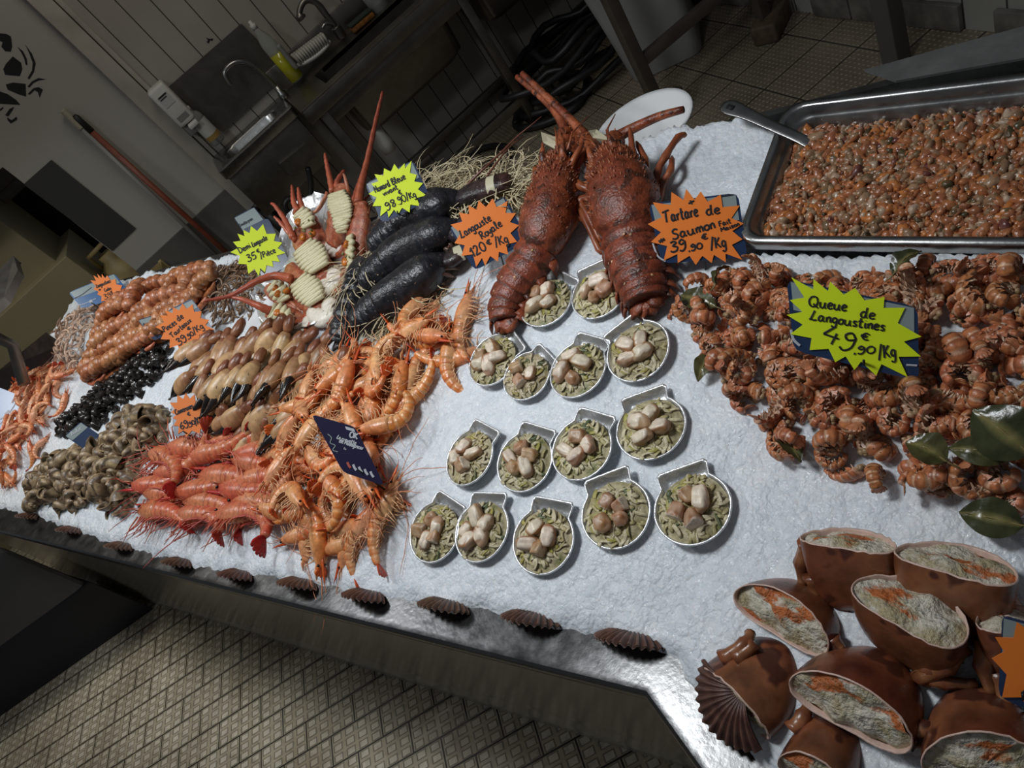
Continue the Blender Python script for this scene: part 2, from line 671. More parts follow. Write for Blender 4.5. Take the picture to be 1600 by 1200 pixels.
for k, h, w in (('tails', 0.02, 0.08), ('prawns', 0.02, 0.07), ('claws', 0.02, 0.07), ('whelks', 0.02, 0.07), ('winkles', 0.015, 0.08), ('coils', 0.05, 0.12),
                ('greys', 0.03, 0.1), ('pinks', 0.03, 0.08), ('pales', 0.05, 0.08)):
    MOUNDS.append((POLY[k], h, w))


def np_poly_dist(X, Y, poly):
    ins = np.zeros(X.shape, bool)
    best = np.full(X.shape, 1e9)
    n = len(poly)
    for i in range(n):
        x1, y1 = poly[i]
        x2, y2 = poly[(i + 1) % n]
        if abs(y2 - y1) > 1e-12:
            c = ((y1 > Y) != (y2 > Y)) & (X < (x2 - x1) * (Y - y1) / (y2 - y1) + x1)
            ins ^= c
        dx, dy = x2 - x1, y2 - y1
        t = np.clip(((X - x1) * dx + (Y - y1) * dy) / (dx * dx + dy * dy + 1e-12), 0, 1)
        best = np.minimum(best, np.hypot(X - x1 - t * dx, Y - y1 - t * dy))
    return np.where(ins, best, -best)


def np_sstep(t):
    t = np.clip(t, 0, 1)
    return t * t * (3 - 2 * t)


front_px = [(-90, 768), (0, 798), (60, 812), (150, 846), (250, 876), (330, 898), (420, 908), (520, 925), (580, 946), (640, 944), (700, 960), (760, 962), (850, 984), (930, 998),
            (1010, 1022), (1048, 1036), (1066, 1068), (1092, 1108), (1128, 1150), (1170, 1200), (1260, 1330)]
ice_poly = [tuple(at_z(a, b_, 0.858)[:2]) for a, b_ in front_px]
ice_poly += [(0.75, -0.25), (0.95, 0.2)]
for s, t in ((-0.75, 0.80), (-0.41, 0.86), (-0.09, 0.90), (-0.045, 0.945), (0.0, 0.95), (0.12, 0.965), (0.2, 0.95), (0.6, 0.93), (1.0, 0.92), (1.5, 0.93), (2.2, 0.95), (2.62, 0.95), (2.70, 0.78), (2.85, 0.63), (3.2, 0.5)):
    p = on_rim(s, t)
    ice_poly.append((p.x, p.y))


P_FL = at_bed(1152, 388, 0.012, False)
aa = (at_bed(1600, 387, 0.012, False) - P_FL).normalized()
bb = NICE.cross(aa).normalized()
if bb.dot(EE) < 0:
    bb = -bb
TRAY_L, TRAY_W = 0.53, (at_bed(1186, 165, 0.03, False) - P_FL).dot(bb)
TRAY = Matrix((aa, bb, NICE)).transposed().to_4x4()
if TRAY.to_3x3().determinant() < 0:
    TRAY = Matrix((aa, bb, -NICE)).transposed().to_4x4()
TRAY.translation = P_FL
TRAY_INV = TRAY.inverted()


def make_ice():
    st = 0.0085
    xs = np.arange(-1.9, 1.15, st)
    ys = np.arange(-0.35, 3.5, st)
    X, Y = np.meshgrid(xs, ys, indexing='ij')
    D = np_poly_dist(X, Y, ice_poly)
    keep = D > -0.02
    A = (X - K.x) * EE.x + (Y - K.y) * EE.y - 0.08
    B = X - K.x - 0.08
    kk = 0.03
    mx = np.maximum(A, B) + kk * np.log(1 + np.exp(-np.abs(A - B) / kk)) - kk * 0.69 * np.exp(-np.abs(A - B) / kk)
    Z = 0.862 + SL * np.maximum(mx, -0.05)
    for poly, hh, w in MOUNDS:
        Z += hh * np_sstep(np_poly_dist(X, Y, poly) / w)
    idx = -np.ones(X.shape, int)
    vs = []
    for i, j in zip(*np.nonzero(keep)):
        x, y = X[i, j], Y[i, j]
        z = Z[i, j]
        n1 = noise.noise(Vector((x * 9, y * 9, 0.3)))
        n2 = noise.noise(Vector((x * 38, y * 38, 4.3)))
        vd = noise.voronoi(Vector((x * 62, y * 62, 1.7)))[0]
        flake = (vd[1] - vd[0])
        fl2 = noise.voronoi(Vector((x * 120, y * 120, 7.7)))[0]
        d = D[i, j] + 0.008 * n2 + 0.010 * noise.noise(Vector((x * 20, y * 20, 9)))
        z += 0.007 * n1 + 0.003 * n2 + 0.0022 * min(flake, 0.5) + 0.001 * fl2[0]
        q = TRAY_INV @ Vector((x, y, z))
        g = min(q.x - 0.004, TRAY_L - 0.004 - q.x, q.y - 0.004, TRAY_W - 0.004 - q.y)
        if g > 0:
            z -= 0.075 * sstep(g / 0.012)
        e = sstep((d + 0.004) / 0.03)
        z = 0.836 * (1 - e) + z * e
        idx[i, j] = len(vs)
        vs.append((x + 0.003 * noise.noise(Vector((x * 70, y * 70, 2))), y + 0.003 * noise.noise(Vector((x * 70, y * 70, 5))), z))
    a, b_, c, d = idx[:-1, :-1], idx[1:, :-1], idx[1:, 1:], idx[:-1, 1:]
    ok = (a >= 0) & (b_ >= 0) & (c >= 0) & (d >= 0)
    fs = np.stack([a[ok], b_[ok], c[ok], d[ok]], 1).tolist()
    m = MB()
    m.v, m.f, m.c, m.m = vs, [tuple(q) for q in fs], [(1, 1, 1)] * len(vs), [0] * len(fs)
    return m


m, nt, b = new_mat('crushed_ice')
f1 = noise_n(nt, 10, 6, 0.6)
tc = nt.nodes.new('ShaderNodeTexCoord')
wob = nt.nodes.new('ShaderNodeTexNoise')
wob.inputs['Scale'].default_value = 60
nt.links.new(tc.outputs['Object'], wob.inputs['Vector'])
wv = nt.nodes.new('ShaderNodeVectorMath')
wv.operation = 'MULTIPLY_ADD'
wv.inputs[1].default_value = (0.02, 0.02, 0.02)
nt.links.new(wob.outputs['Color'], wv.inputs[0])
nt.links.new(tc.outputs['Object'], wv.inputs[2])
cells = []
for sc_ in (85, 190):
    vo = nt.nodes.new('ShaderNodeTexVoronoi')
    vo.inputs['Scale'].default_value = sc_
    nt.links.new(wv.outputs[0], vo.inputs['Vector'])
    sepc = nt.nodes.new('ShaderNodeSeparateColor')
    nt.links.new(vo.outputs['Color'], sepc.inputs[0])
    cells.append((vo, sepc))
c = mixc(nt, ramp(nt, f1, 0.3, 0.7), (0.68, 0.73, 0.79), (0.84, 0.87, 0.90))
c = mixc(nt, mth(nt, 'MULTIPLY', cells[0][1].outputs[0], 0.28), c, (0.46, 0.54, 0.62))
c = mixc(nt, mth(nt, 'MULTIPLY', cells[1][1].outputs[0], 0.30), c, (0.95, 0.97, 0.98))
nt.links.new(c, b.inputs['Base Color'])
nt.links.new(ramp2(nt, cells[1][1].outputs[1], 0.12, 0.6), b.inputs['Roughness'])
b.inputs['Subsurface Weight'].default_value = 0.25
b.inputs['Subsurface Radius'].default_value = (0.006, 0.008, 0.010)
b.inputs['Subsurface Scale'].default_value = 0.5
hh = mth(nt, 'ADD', mth(nt, 'MULTIPLY', cells[0][1].outputs[2], 1.0), mth(nt, 'MULTIPLY', cells[1][1].outputs[2], 0.55))
hh = mth(nt, 'ADD', hh, mth(nt, 'MULTIPLY', noise_n(nt, 220, 4), 0.9))
hh = mth(nt, 'SUBTRACT', hh, mth(nt, 'MULTIPLY', cells[0][0].outputs['Distance'], 1.2))
bump(nt, b, hh, 0.5, 0.004)
M_ICE = m
ice = make_ice().build('crushed_ice', M_ICE)
tag(ice, 'white bed of crushed ice under all the seafood', 'ice', kind='stuff')

# ------------------------------------------------------------------ counter
ctr = thing('display_counter', 'long stainless steel fish counter holding the ice bed', 'counter', on_rim(1, 0.4, 0))
line = [on_rim(3.6, 0, 0), on_rim(0, 0, 0), Vector((K.x, K.y - 1.1, 0))]     # rim in plan
inner = [on_rim(3.6, 0.10, 0), Vector((K.x + 0.1, K.y - 0.034 + 0.1 * 0.34 / 0.946 * 0.0, 0)), Vector((K.x + 0.10, K.y - 1.1, 0))]
bis = Vector((0.946, 0.323, 0))


def offs(t):
    """plan of the rim moved inwards by t"""
    return [on_rim(3.6, t, 0), K * 1.0 + bis * (t / 0.946), Vector((K.x + t, K.y - 1.1, 0))]


def sweep(mb, prof, close=False, col=(1, 1, 1)):
    """profile (inset t, height z) swept along the rim"""
    rows = []
    for t, z in prof:
        pl = offs(t)
        row = []
        for a, b_ in ((0, 1), (1, 2)):
            nseg = 24 if a == 0 else 8
            for k in range(nseg + (1 if a else 0)):
                q = pl[a].lerp(pl[b_], k / nseg)
                row.append(Vector((q.x, q.y, z)))
        rows.append(row)
    n = len(rows[0])
    vs = [p for r in rows for p in r]
    fs = []
    for i in range(len(rows) - 1):
        for j in range(n - 1):
            fs.append((i * n + j, i * n + j + 1, (i + 1) * n + j + 1, (i + 1) * n + j))
    mb.add(vs, fs, col)


m_ = MB()
sweep(m_, [(0.30, 0.80), (0.16, 0.838), (0.085, 0.846), (0.012, 0.848), (0.004, 0.8495), (0.0, 0.846), (-0.002, 0.842)])
flat_shade(m_.build('rim_ledge', M_RIM, ctr), 40).location = (-ctr.location.x, -ctr.location.y, 0)
m_ = MB()
sweep(m_, [(-0.002, 0.842), (-0.0035, 0.838), (-0.002, 0.833), (0.004, 0.829), (0.008, 0.812), (0.003, 0.806), (0.001, 0.800), (0.006, 0.795), (0.018, 0.793), (0.03, 0.79)])
o = flat_shade(m_.build('rim_moulding', steel('dark_rim_steel', (0.16, 0.155, 0.145), 0.25, 0.15), ctr), 50)
o.location = (-ctr.location.x, -ctr.location.y, 0)
m_ = MB()
sweep(m_, [(0.03, 0.79), (0.034, 0.6), (0.030, 0.25), (0.024, 0.1), (0.012, 0.02), (0.006, 0.008), (0.012, 0.0)])
o = m_.build('skirt_panel', M_SKIRT, ctr)
o.location = (-ctr.location.x, -ctr.location.y, 0)
m_ = MB()     # tray body under the ice and the raised back edge
for (s0, s1) in ((-0.62, 2.75),):
    a0, a1 = on_rim(s0, 0.22, 0.80), on_rim(s1, 0.22, 0.80)
    c0, c1 = on_rim(s0, 0.975, 0.93), on_rim(s1, 0.975, 0.93)
    m_.add([a0, a1, c1, c0], [(0, 1, 2, 3)])
    d0, d1 = on_rim(s0, 0.975, 0.965), on_rim(s1, 0.975, 0.965)
    e0, e1 = on_rim(s0, 0.99, 0.965), on_rim(s1, 0.99, 0.965)
    g0, g1 = on_rim(s0, 0.99, 0.78), on_rim(s1, 0.99, 0.78)
    m_.add([c0, c1, d1, d0, e0, e1, g0, g1], [(0, 1, 2, 3), (3, 2, 5, 4), (4, 5, 7, 6)])
o = m_.build('back_edge', M_STEEL, ctr, smooth=False)
o.location = (-ctr.location.x, -ctr.location.y, 0)

# steel sheet rising behind the tray, at the far right of the stall
m_ = MB()
q = [at_z(1350, 109, 1.002), at_z(1480, 73, 1.002), at_z(1610, 38, 1.002), at_z(1720, 8, 1.002), at_z(1720, 66, 1.002), at_z(1600, 90, 1.002), at_z(1400, 126, 1.002)]
m_.prism(q, (0, 0, 1), 0.004)
tag(m_.build('steel_sheet', steel('satin_sheet_steel', (0.5, 0.5, 0.49), 0.55, 0.12), smooth=False), 'plain steel sheet edging the counter behind the salmon tartare tray', 'sheet')

# tub rim of ice behind the spiny lobsters
# ------------------------------------------------------------------ tray of tartare
def round_rect(x0, y0, x1, y1, r, z, n=6):
    out = []
    for cx, cy, a0 in ((x1 - r, y1 - r, 0), (x0 + r, y1 - r, 90), (x0 + r, y0 + r, 180), (x1 - r, y0 + r, 270)):
        for k in range(n + 1):
            a = math.radians(a0 + 90 * k / n)
            out.append(Vector((cx + r * math.cos(a), cy + r * math.sin(a), z)))
    return out


def tup(z):          # tray z always along the ice normal
    return z if TRAY.to_3x3().col[2].dot(NICE) > 0 else -z


tray = thing('steel_tray', 'deep stainless steel tray filled with chopped salmon tartare', 'tray')
tray.matrix_world = TRAY
W_, L_ = TRAY_W, TRAY_L
rr = []
for ins, z, r in ((0.004, -0.010, 0.03), (0.0, -0.002, 0.034), (0.0, 0.012, 0.034), (0.003, 0.016, 0.032), (0.011, 0.0165, 0.03), (0.0145, 0.014, 0.028), (0.017, 0.002, 0.028), (0.0205, -0.002, 0.028), (0.024, -0.004, 0.027),
                  (0.030, -0.055, 0.03), (0.045, -0.062, 0.03)):
    rr.append(round_rect(ins, ins, L_ - ins, W_ - ins, r, tup(z)))
m_ = MB()
m_.rings(rr, cap=(False, True))
flat_shade(m_.build('pan', M_STEEL, tray), 60)
# ------------------------------------------------------------------ background things
def wpart(mb, name, mat, parent, smooth=True, ang=None):
    """mesh written in world coordinates, hung under a thing"""
    o = mb.build(name, mat, parent, smooth)
    o.matrix_parent_inverse = Matrix.Translation(-Vector(parent.location))
    if ang:
        flat_shade(o, ang)
    return o


# --- main sink, along the slatted wall
SX0, SX1, SY0, SY1, SZ = 0.125, 2.02, 3.42, 3.89, 0.85
sink = thing('steel_sink', 'long dark steel sink bench with deep bowls against the slatted wall', 'sink', (1.0, 3.65, 0))
m_ = MB()
bx = [(0.30, 0.95), (1.10, 1.85)]
by0, by1 = 3.50, 3.74
m_.box((SX0 + (SX1 - SX0) / 2, (by1 + SY1) / 2, SZ - 0.01), (SX1 - SX0, SY1 - by1, 0.02))
m_.box((SX0 + (SX1 - SX0) / 2, (SY0 + by0) / 2, SZ - 0.01), (SX1 - SX0, by0 - SY0, 0.02))
for x0, x1 in ((SX0, 0.30), (0.95, 1.10), (1.85, SX1)):
    m_.box(((x0 + x1) / 2, (by0 + by1) / 2, SZ - 0.01), (x1 - x0, by1 - by0, 0.02))
wpart(m_, 'worktop', M_STEEL_D, sink, False)
m_ = MB()
m_.box((SX0 + (SX1 - SX0) / 2, SY0 + 0.012, SZ - 0.035), (SX1 - SX0, 0.024, 0.072), bev=0.006)
m_.box((SX0 + (SX1 - SX0) / 2 + 0.02, SY0 + 0.05, SZ - 0.11), (SX1 - SX0 - 0.1, 0.03, 0.07), bev=0.004)
wpart(m_, 'front_apron', M_STEEL_D, sink, True, 40)
for x0, x1 in bx:
    m_ = MB()
    rr = [round_rect(x0 - i, by0 - i, x1 + i, by1 + i, 0.05, z) for i, z in ((0, SZ - 0.001), (0.0, SZ - 0.02), (-0.015, SZ - 0.30), (-0.05, SZ - 0.33))]
    m_.rings(rr, cap=(False, True))
    wpart(m_, 'bowl', M_STEEL_D, sink, True, 50)
m_ = MB()
m_.box((SX0 + (SX1 - SX0) / 2, SY1 - 0.006, SZ + 0.055), (SX1 - SX0, 0.012, 0.13), bev=0.004)
wpart(m_, 'backsplash', M_STEEL_D, sink, True, 40)
for x in (0.20, 1.03, 1.9):
    m_ = MB()
    m_.box((x, SY0 + 0.05, 0.4), (0.045, 0.045, 0.8), bev=0.004)
    wpart(m_, 'leg', M_STEEL_D, sink, True, 40)
m_ = MB()
m_.box((1.05, SY0 + 0.05, 0.17), (1.8, 0.035, 0.045), bev=0.004)
m_.box((1.05, SY1 - 0.08, 0.17), (1.8, 0.035, 0.045), bev=0.004)
wpart(m_, 'stretcher', M_STEEL_D, sink, True, 40)
dp, dq = at_y(592, 208, 3.60), at_y(610, 236, 3.60)
m_ = MB()
m_.tube([(dp.x, dp.y, 0.53), dp, (dp + dq) / 2, dq], [0.022, 0.028, 0.042, 0.034], 12)
wpart(m_, 'drain_trap', M_WHITEPL, sink)

# --- hand-wash basin
basin = thing('hand_basin', 'small steel hand-wash basin with knee lever beside the wall corner', 'basin', (-0.11, 3.7, 0))
m_ = MB()
rr = [round_rect(-0.345 + i, 3.60 + i, 0.118 - i, 3.885 - i, max(0.008, 0.02), z) for i, z in ((0.004, 0.80), (0, 0.805), (0, 0.848), (0.006, 0.853))]
rr += [round_rect(-0.28 + i, 3.63 + i, 0.05 - i, 3.80 - i, 0.06, z) for i, z in ((0, 0.853), (0.006, 0.846), (0.02, 0.74), (0.06, 0.72))]
m_.rings(rr, cap=(False, True))
wpart(m_, 'bowl', M_STEEL, basin, True, 45)
m_ = MB()
m_.box((-0.115, 3.74, 0.68), (0.44, 0.24, 0.27), bev=0.006)
wpart(m_, 'housing', M_STEEL_D, basin, True, 40)
m_ = MB()
m_.prism([at_y(262, 137, 3.885), at_y(377, 37, 3.885), at_y(452, 111, 3.885), at_y(349, 206, 3.885)], (0, -1, 0), 0.006)
wpart(m_, 'backsplash', M_STEEL_D, basin, False)
m_ = MB()
m_.prism([at_y(437, 257, 3.60), at_y(478, 224, 3.60), at_y(496, 241, 3.60), at_y(455, 276, 3.60)], (0, -1, 0), 0.05)
wpart(m_, 'knee_lever', M_STEEL_D, basin, False)


def px_tube(path, plane, r, n=8, steps=5):
    pts = [Vector(p) for p in smooth_path([plane(*q) for q in path], steps)]
    mb = MB()
    mb.tube(pts, r, n)
    return mb


t1 = thing('gooseneck_tap', 'thin chrome gooseneck tap over the small hand basin', 'tap', at_y(440, 146, 3.80))
m_ = px_tube([(440, 146), (420, 125), (400, 107), (386, 98), (370, 97), (357, 104), (351, 115), (356, 126), (361, 133)], lambda a, b_: at_y(a, b_, 3.80), 0.011)
wpart(m_, 'spout', M_STEEL, t1)
m_ = MB()
q = at_y(440, 146, 3.80)
m_.lathe([(0.022, -0.02), (0.022, 0.012), (0.014, 0.02), (0.014, 0.05)], 14, (q.x, q.y, q.z - 0.01))
wpart(m_, 'base', M_STEEL, t1)
t2 = thing('mixer_tap', 'dark steel curved mixer tap standing on the long sink bench', 'tap', at_y(532, 56, 3.80))
m_ = px_tube([(526, 45), (517, 32), (508, 20), (500, 9), (489, 2), (478, 1), (471, 9), (468, 22), (473, 29)], lambda a, b_: at_y(a, b_, 3.80), [0.014] * 36 + [0.022] * 5)
wpart(m_, 'spout', M_STEEL_D, t2)
m_ = px_tube([(535, 58), (530, 50), (524, 42)], lambda a, b_: at_y(a, b_, 3.80), 0.024, 12)
wpart(m_, 'body', M_STEEL_D, t2)
m_ = px_tube([(523, 40), (516, 37), (508, 38), (504, 44)], lambda a, b_: at_y(a, b_, 3.76), 0.008)
wpart(m_, 'lever', M_STEEL, t2)

# --- things on the sinks
q = at_y(343, 222, 3.835)
sb = thing('soap_bottle', 'clear pump bottle of hand soap standing on the small basin', 'bottle', q)
M_CLEAR, nt, b = new_mat('clear_plastic')
b.inputs['Base Color'].default_value = (0.75, 0.78, 0.76, 1)
b.inputs['Transmission Weight'].default_value = 0.8
b.inputs['Roughness'].default_value = 0.12
b.inputs['IOR'].default_value = 1.15
m_ = MB()
m_.lathe([(0.03, 0), (0.036, 0.004), (0.036, 0.15), (0.028, 0.168), (0.016, 0.176), (0.016, 0.185)], 20)
m_.build('body', M_CLEAR, sb)
m_ = MB()
m_.lathe([(0.0365, 0.03), (0.0368, 0.13), (0.0365, 0.132)], 20, cap=(False, False))
m_.build('label_sheet', plain('soap_label', (0.5, 0.5, 0.46), 0.5), sb)
m_ = MB()
m_.lathe([(0.0369, 0.03), (0.0371, 0.055)], 20, cap=(False, False))
m_.build('label_band', plain('soap_label_ochre', (0.33, 0.20, 0.06), 0.5), sb)
m_ = MB()
m_.lathe([(0.018, 0.185), (0.018, 0.205), (0.006, 0.208), (0.006, 0.24), (0.012, 0.242), (0.012, 0.255)], 12)
m_.tube([(0, 0, 0.25), (-0.035, -0.01, 0.248), (-0.045, -0.012, 0.238)], 0.006, 8)
m_.build('pump', M_WHITEPL, sb)

q = at_y(466, 124, 3.80)
yb = thing('detergent_bottle', 'tall clear bottle half full of yellow detergent at the sink end', 'bottle', q)
m_ = MB()
m_.lathe([(0.03, 0), (0.036, 0.005), (0.036, 0.19), (0.032, 0.22), (0.016, 0.262), (0.013, 0.28)], 20)
m_.build('body', M_CLEAR, yb)
m_ = MB()
m_.lathe([(0.028, 0.006), (0.0362, 0.008), (0.0362, 0.15), (0.02, 0.151)], 20)
m_.build('detergent', plain('yellow_detergent', (0.42, 0.40, 0.02), 0.15), yb)
m_ = MB()
m_.lathe([(0.015, 0.278), (0.015, 0.30), (0.008, 0.303), (0.008, 0.318)], 12)
m_.build('cap', M_WHITEPL, yb)

q0, q1 = at_y(465, 102, 3.79), at_y(516, 64, 3.79)
br = thing('scrubbing_brush', 'white scrubbing brush with dense bristles lying on the sink ledge', 'brush', (q0 + q1) / 2)
ax = (q1 - q0).normalized()
up_ = Vector((0, 0, 1))
sd_ = ax.cross(up_)
rot = Matrix((ax, sd_, up_)).transposed()
ln = (q1 - q0).length
m_ = MB()
pts = [Vector((-ln / 2 + ln * k / 8, 0, 0.012 * math.sin(PI * k / 8) * -1)) for k in range(9)]
m_.tube([(q0 + q1) / 2 + rot @ p for p in pts], [0.012, 0.026, 0.03, 0.03, 0.03, 0.03, 0.03, 0.026, 0.012], 12, ry=[0.008, 0.012] + [0.013] * 5 + [0.012, 0.008])
wpart(m_, 'brush_back', M_WHITEPL, br)
m_ = MB()
for i in range(13):
    for j in range(5):
        p = (q0 + q1) / 2 + rot @ Vector((-ln * 0.42 + ln * 0.84 * i / 12, -0.02 + 0.04 * j / 4, 0.0))
        m_.tube([p, p + rot @ Vector((0.004 * (i - 6) / 6, 0.002 * (j - 2), 0.05))], 0.0068, 5)
o = wpart(m_, 'bristles', plain('bristle', (0.5, 0.49, 0.42), 0.7), br)
m_ = px_tube([(434, 70), (445, 84), (458, 100), (464, 106)], lambda a, b_: at_y(a, b_, 3.74), [0.008] + [0.012] * 12 + [0.01] * 3, 10)
tag(m_.build('grey_scraper', M_GREYPL), 'dark grey handle leaning on the yellow detergent bottle', 'scraper')

q0, q1 = at_y(549, 48, 3.80), at_y(582, 20, 3.80)
m_ = MB()
c_ = (q0 + q1) / 2
ax = (q1 - q0).normalized()
rot = Matrix((ax, Vector((0, 0, 1)).cross(ax), Vector((0, 0, 1)))).transposed()
sp_ = thing('scouring_sponge', 'orange and dark green scouring sponge on the sink ledge', 'sponge', c_)
m_.box(c_, ((q1 - q0).length, 0.06, 0.028), rot, bev=0.008)
wpart(m_, 'sponge', plain('orange_sponge', (0.26, 0.10, 0.02), 0.9, var=0.4, nscale=60, bstr=0.6, bscale=200), sp_)
m_ = MB()
m_.box(c_ + Vector((0, 0, 0.02)), ((q1 - q0).length, 0.062, 0.012), rot, bev=0.004)
wpart(m_, 'scouring_pad', plain('green_pad', (0.03, 0.04, 0.03), 0.9), sp_)
q = at_y(596, 14, 3.82)
m_ = MB()
m_.lathe([(0.045, 0), (0.05, 0.005), (0.05, 0.10), (0.04, 0.12), (0.04, 0.13), (0.037, 0.13), (0.037, 0.12), (0.047, 0.10), (0.047, 0.008)], 20, q)
tag(m_.build('glass_jar', M_CLEAR), 'empty clear jar on the sink ledge next to the orange sponge', 'jar')

# --- dispenser on the wall
dsp = thing('soap_dispenser', 'white boxy soap dispenser screwed to the slatted wall', 'dispenser', at_y(250, 170, 3.86))
A_, B_, C_, D_ = at_y(222, 143, 3.80), at_y(245, 122, 3.80), at_y(290, 180, 3.80), at_y(268, 200, 3.80)
x0, x1 = -0.335, -0.245
z0, z1 = 1.05, 1.245
m_ = MB()
m_.box(((x0 + x1) / 2, 3.845, (z0 + z1) / 2), (x1 - x0, 0.10, z1 - z0), bev=0.012)
wpart(m_, 'cover', M_WHITEPL, dsp)
m_ = MB()
m_.box(((x0 + x1) / 2, 3.855, z0 - 0.03), (x1 - x0 - 0.01, 0.07, 0.055), bev=0.006)
wpart(m_, 'backplate', M_GREYPL, dsp)
m_ = MB()
m_.box(((x0 + x1) / 2 + 0.01, 3.80, z0 - 0.015), (0.05, 0.06, 0.022), bev=0.004)
wpart(m_, 'push_lever', M_WHITEPL, dsp)
m_ = MB()
m_.box(((x0 + x1) / 2, 3.794, 1.18), (0.055, 0.002, 0.055))
wpart(m_, 'notice', plain('notice_paper', (0.5, 0.5, 0.48), 0.6), dsp, False)
m_ = MB()
m_.box(((x0 + x1) / 2, 3.794, 1.085), (0.055, 0.002, 0.025))
wpart(m_, 'sight_window', M_GREYPL, dsp, False)
m_ = MB()
m_.box(((x0 + x1) / 2, 3.792, 1.203), (0.045, 0.002, 0.006))
m_.box(((x0 + x1) / 2 - 0.004, 3.792, 1.192), (0.036, 0.002, 0.004))
wpart(m_, 'printing', M_BLACK, dsp, False)

# --- brooms leaning on the white wall
bp = thing('broom', 'pale grey broom handle with threaded tip leaning on the white wall', 'broom', at_y(250, 300, 3.86))
a_, b2 = at_y(97, 172, 3.87), at_y(360, 420, 3.84)
m_ = MB()
v = b2 - a_
m_.tube([a_ + v * 0.10, b2], 0.011, 10)
wpart(m_, 'pole', plain('pale_pole', (0.26, 0.255, 0.23), 0.4), bp)
m_ = MB()
m_.tube([a_ + v * (0.10 * k / 24) for k in range(25)], [0.013 + 0.002 * (k % 2) for k in range(25)], 10)
wpart(m_, 'threaded_tip', plain('cream_plastic', (0.42, 0.38, 0.28), 0.5), bp)
bp = thing('broom', 'red-brown broom handle with black grip leaning on the white wall', 'broom', at_y(250, 290, 3.86))
a_, b2 = at_y(115, 180, 3.87), at_y(395, 432, 3.82)
v = b2 - a_
m_ = MB()
m_.tube([a_ + v * 0.085, b2], 0.014, 10)
wpart(m_, 'handle', M_REDHANDLE, bp)
m_ = MB()
m_.tube([a_ - v * 0.0, a_ + v * 0.01, a_ + v * 0.085], [0.008, 0.016, 0.016], 10)
wpart(m_, 'grip', M_BLACKRUB, bp)

# --- crab painted on the white wall
mu = MB()
SH = [[(0, 52), (10, 53), (17, 57), (18, 62), (19, 73), (17, 81), (8, 80), (2, 73), (4, 66), (0, 64), (-20, 60), (-18, 52)],
      [(9, 100), (20, 88), (33, 98), (35, 108), (31, 119), (8, 117), (5, 108)],
      [(9, 132), (20, 129), (40, 131), (41, 151), (28, 147), (12, 140)],
      [(-12, 140), (0, 143), (12, 147), (25, 156), (32, 164), (0, 162), (-14, 158)],
      [(27, 73), (36, 80), (42, 92), (43, 102), (40, 101), (38, 92), (33, 82)],
      [(39, 69), (50, 84), (56, 99), (53, 113), (46, 124), (43, 122), (50, 110), (51, 98), (46, 84)],
      [(43, 135), (50, 127), (60, 122), (72, 124), (60, 126), (52, 130), (46, 137)],
      [(43, 147), (52, 138), (60, 136), (67, 140), (62, 153), (59, 144), (54, 141), (47, 148)],
      [(8, 180), (15, 170), (22, 167), (20, 172), (13, 182)], [(11, 183), (18, 188), (26, 182), (27, 187), (17, 193), (12, 188)],
      [(-6, 174), (5, 167), (5, 170), (-6, 178)]]
for s_ in SH:
    mu.prism([at_y(a, b_, 3.899) for a, b_ in s_], (0, -1, 0), 0.0015)
tag(mu.build('wall_painting', M_BLACK, smooth=False), 'black stencilled crab painted on the white wall', 'painting')
mk = MB()
mk.prism([at_y(a, b_, 3.8985) for a, b_ in [(322, 59), (328, 61), (333, 60), (332, 64), (328, 63), (326, 68), (323, 66), (325, 63)]], (0, -1, 0), 0.002)
tag(mk.build('wall_hook', M_BLACK, smooth=False), 'tiny black hook on the slatted wall above the basin', 'hook')

# --- alcove at the left: dark board, beige cupboard, yellowed can
m_ = MB()
m_.prism([at_y(80, 250, 3.895), at_y(212, 357, 3.895), at_y(175, 392, 3.895), at_y(37, 288, 3.895)], (0, -1, 0), 0.012)
tag(m_.build('dark_board', plain('grey_board', (0.05, 0.05, 0.048), 0.5), smooth=False), 'dark grey board fixed on the edge of the white wall', 'board')
m_ = MB()
m_.box((-2.1, 4.25, 0.47), (1.75, 0.45, 0.94), bev=0.004)
m_.box((-2.15, 4.30, 1.15), (1.70, 0.4, 0.7), bev=0.004)
tag(m_.build('beige_cupboard', M_BEIGE, smooth=False), 'large beige cupboard standing in the dark alcove', 'cupboard')
m_ = MB()
m_.box((-1.0, 4.35, 1.28), (0.5, 0.3, 0.06), bev=0.01)
m_.box((-1.3, 4.35, 1.36), (0.5, 0.3, 0.12), bev=0.01)
tag(m_.build('storage_shelf', M_BROWNMETAL), 'brown metal shelf hanging at the top of the dark alcove', 'shelf')
q = at_y(168, 398, 4.15)
can = thing('plastic_can', 'yellowed plastic can with handle standing in the dark alcove', 'can', (q.x, q.y, 0))
m_ = MB()
m_.lathe([(0.10, 0.0), (0.115, 0.01), (0.115, 0.66), (0.09, 0.74), (0.05, 0.77), (0.05, 0.80)], 20, (q.x, q.y, 0))
wpart(m_, 'body', M_YELLOWPL, can)
m_ = MB()
m_.tube([(q.x - 0.08, q.y, 0.74), (q.x - 0.07, q.y - 0.02, 0.84), (q.x + 0.05, q.y - 0.02, 0.85), (q.x + 0.08, q.y, 0.74)], 0.014, 8)
wpart(m_, 'handle', M_YELLOWPL, can)
q = at_y(205, 435, 3.75)
cr = thing('plastic_crate', 'yellowed plastic crate standing behind the card at the far end', 'crate', (q.x, q.y, 0))
m_ = MB()
for z in (0.02, 0.18, 0.34, 0.50, 0.62):
    rr = [round_rect(q.x - 0.14, q.y - 0.1, q.x + 0.14, q.y + 0.1, 0.02, z + dz) for dz in (0, 0.05)]
    m_.rings(rr, cap=(False, False))
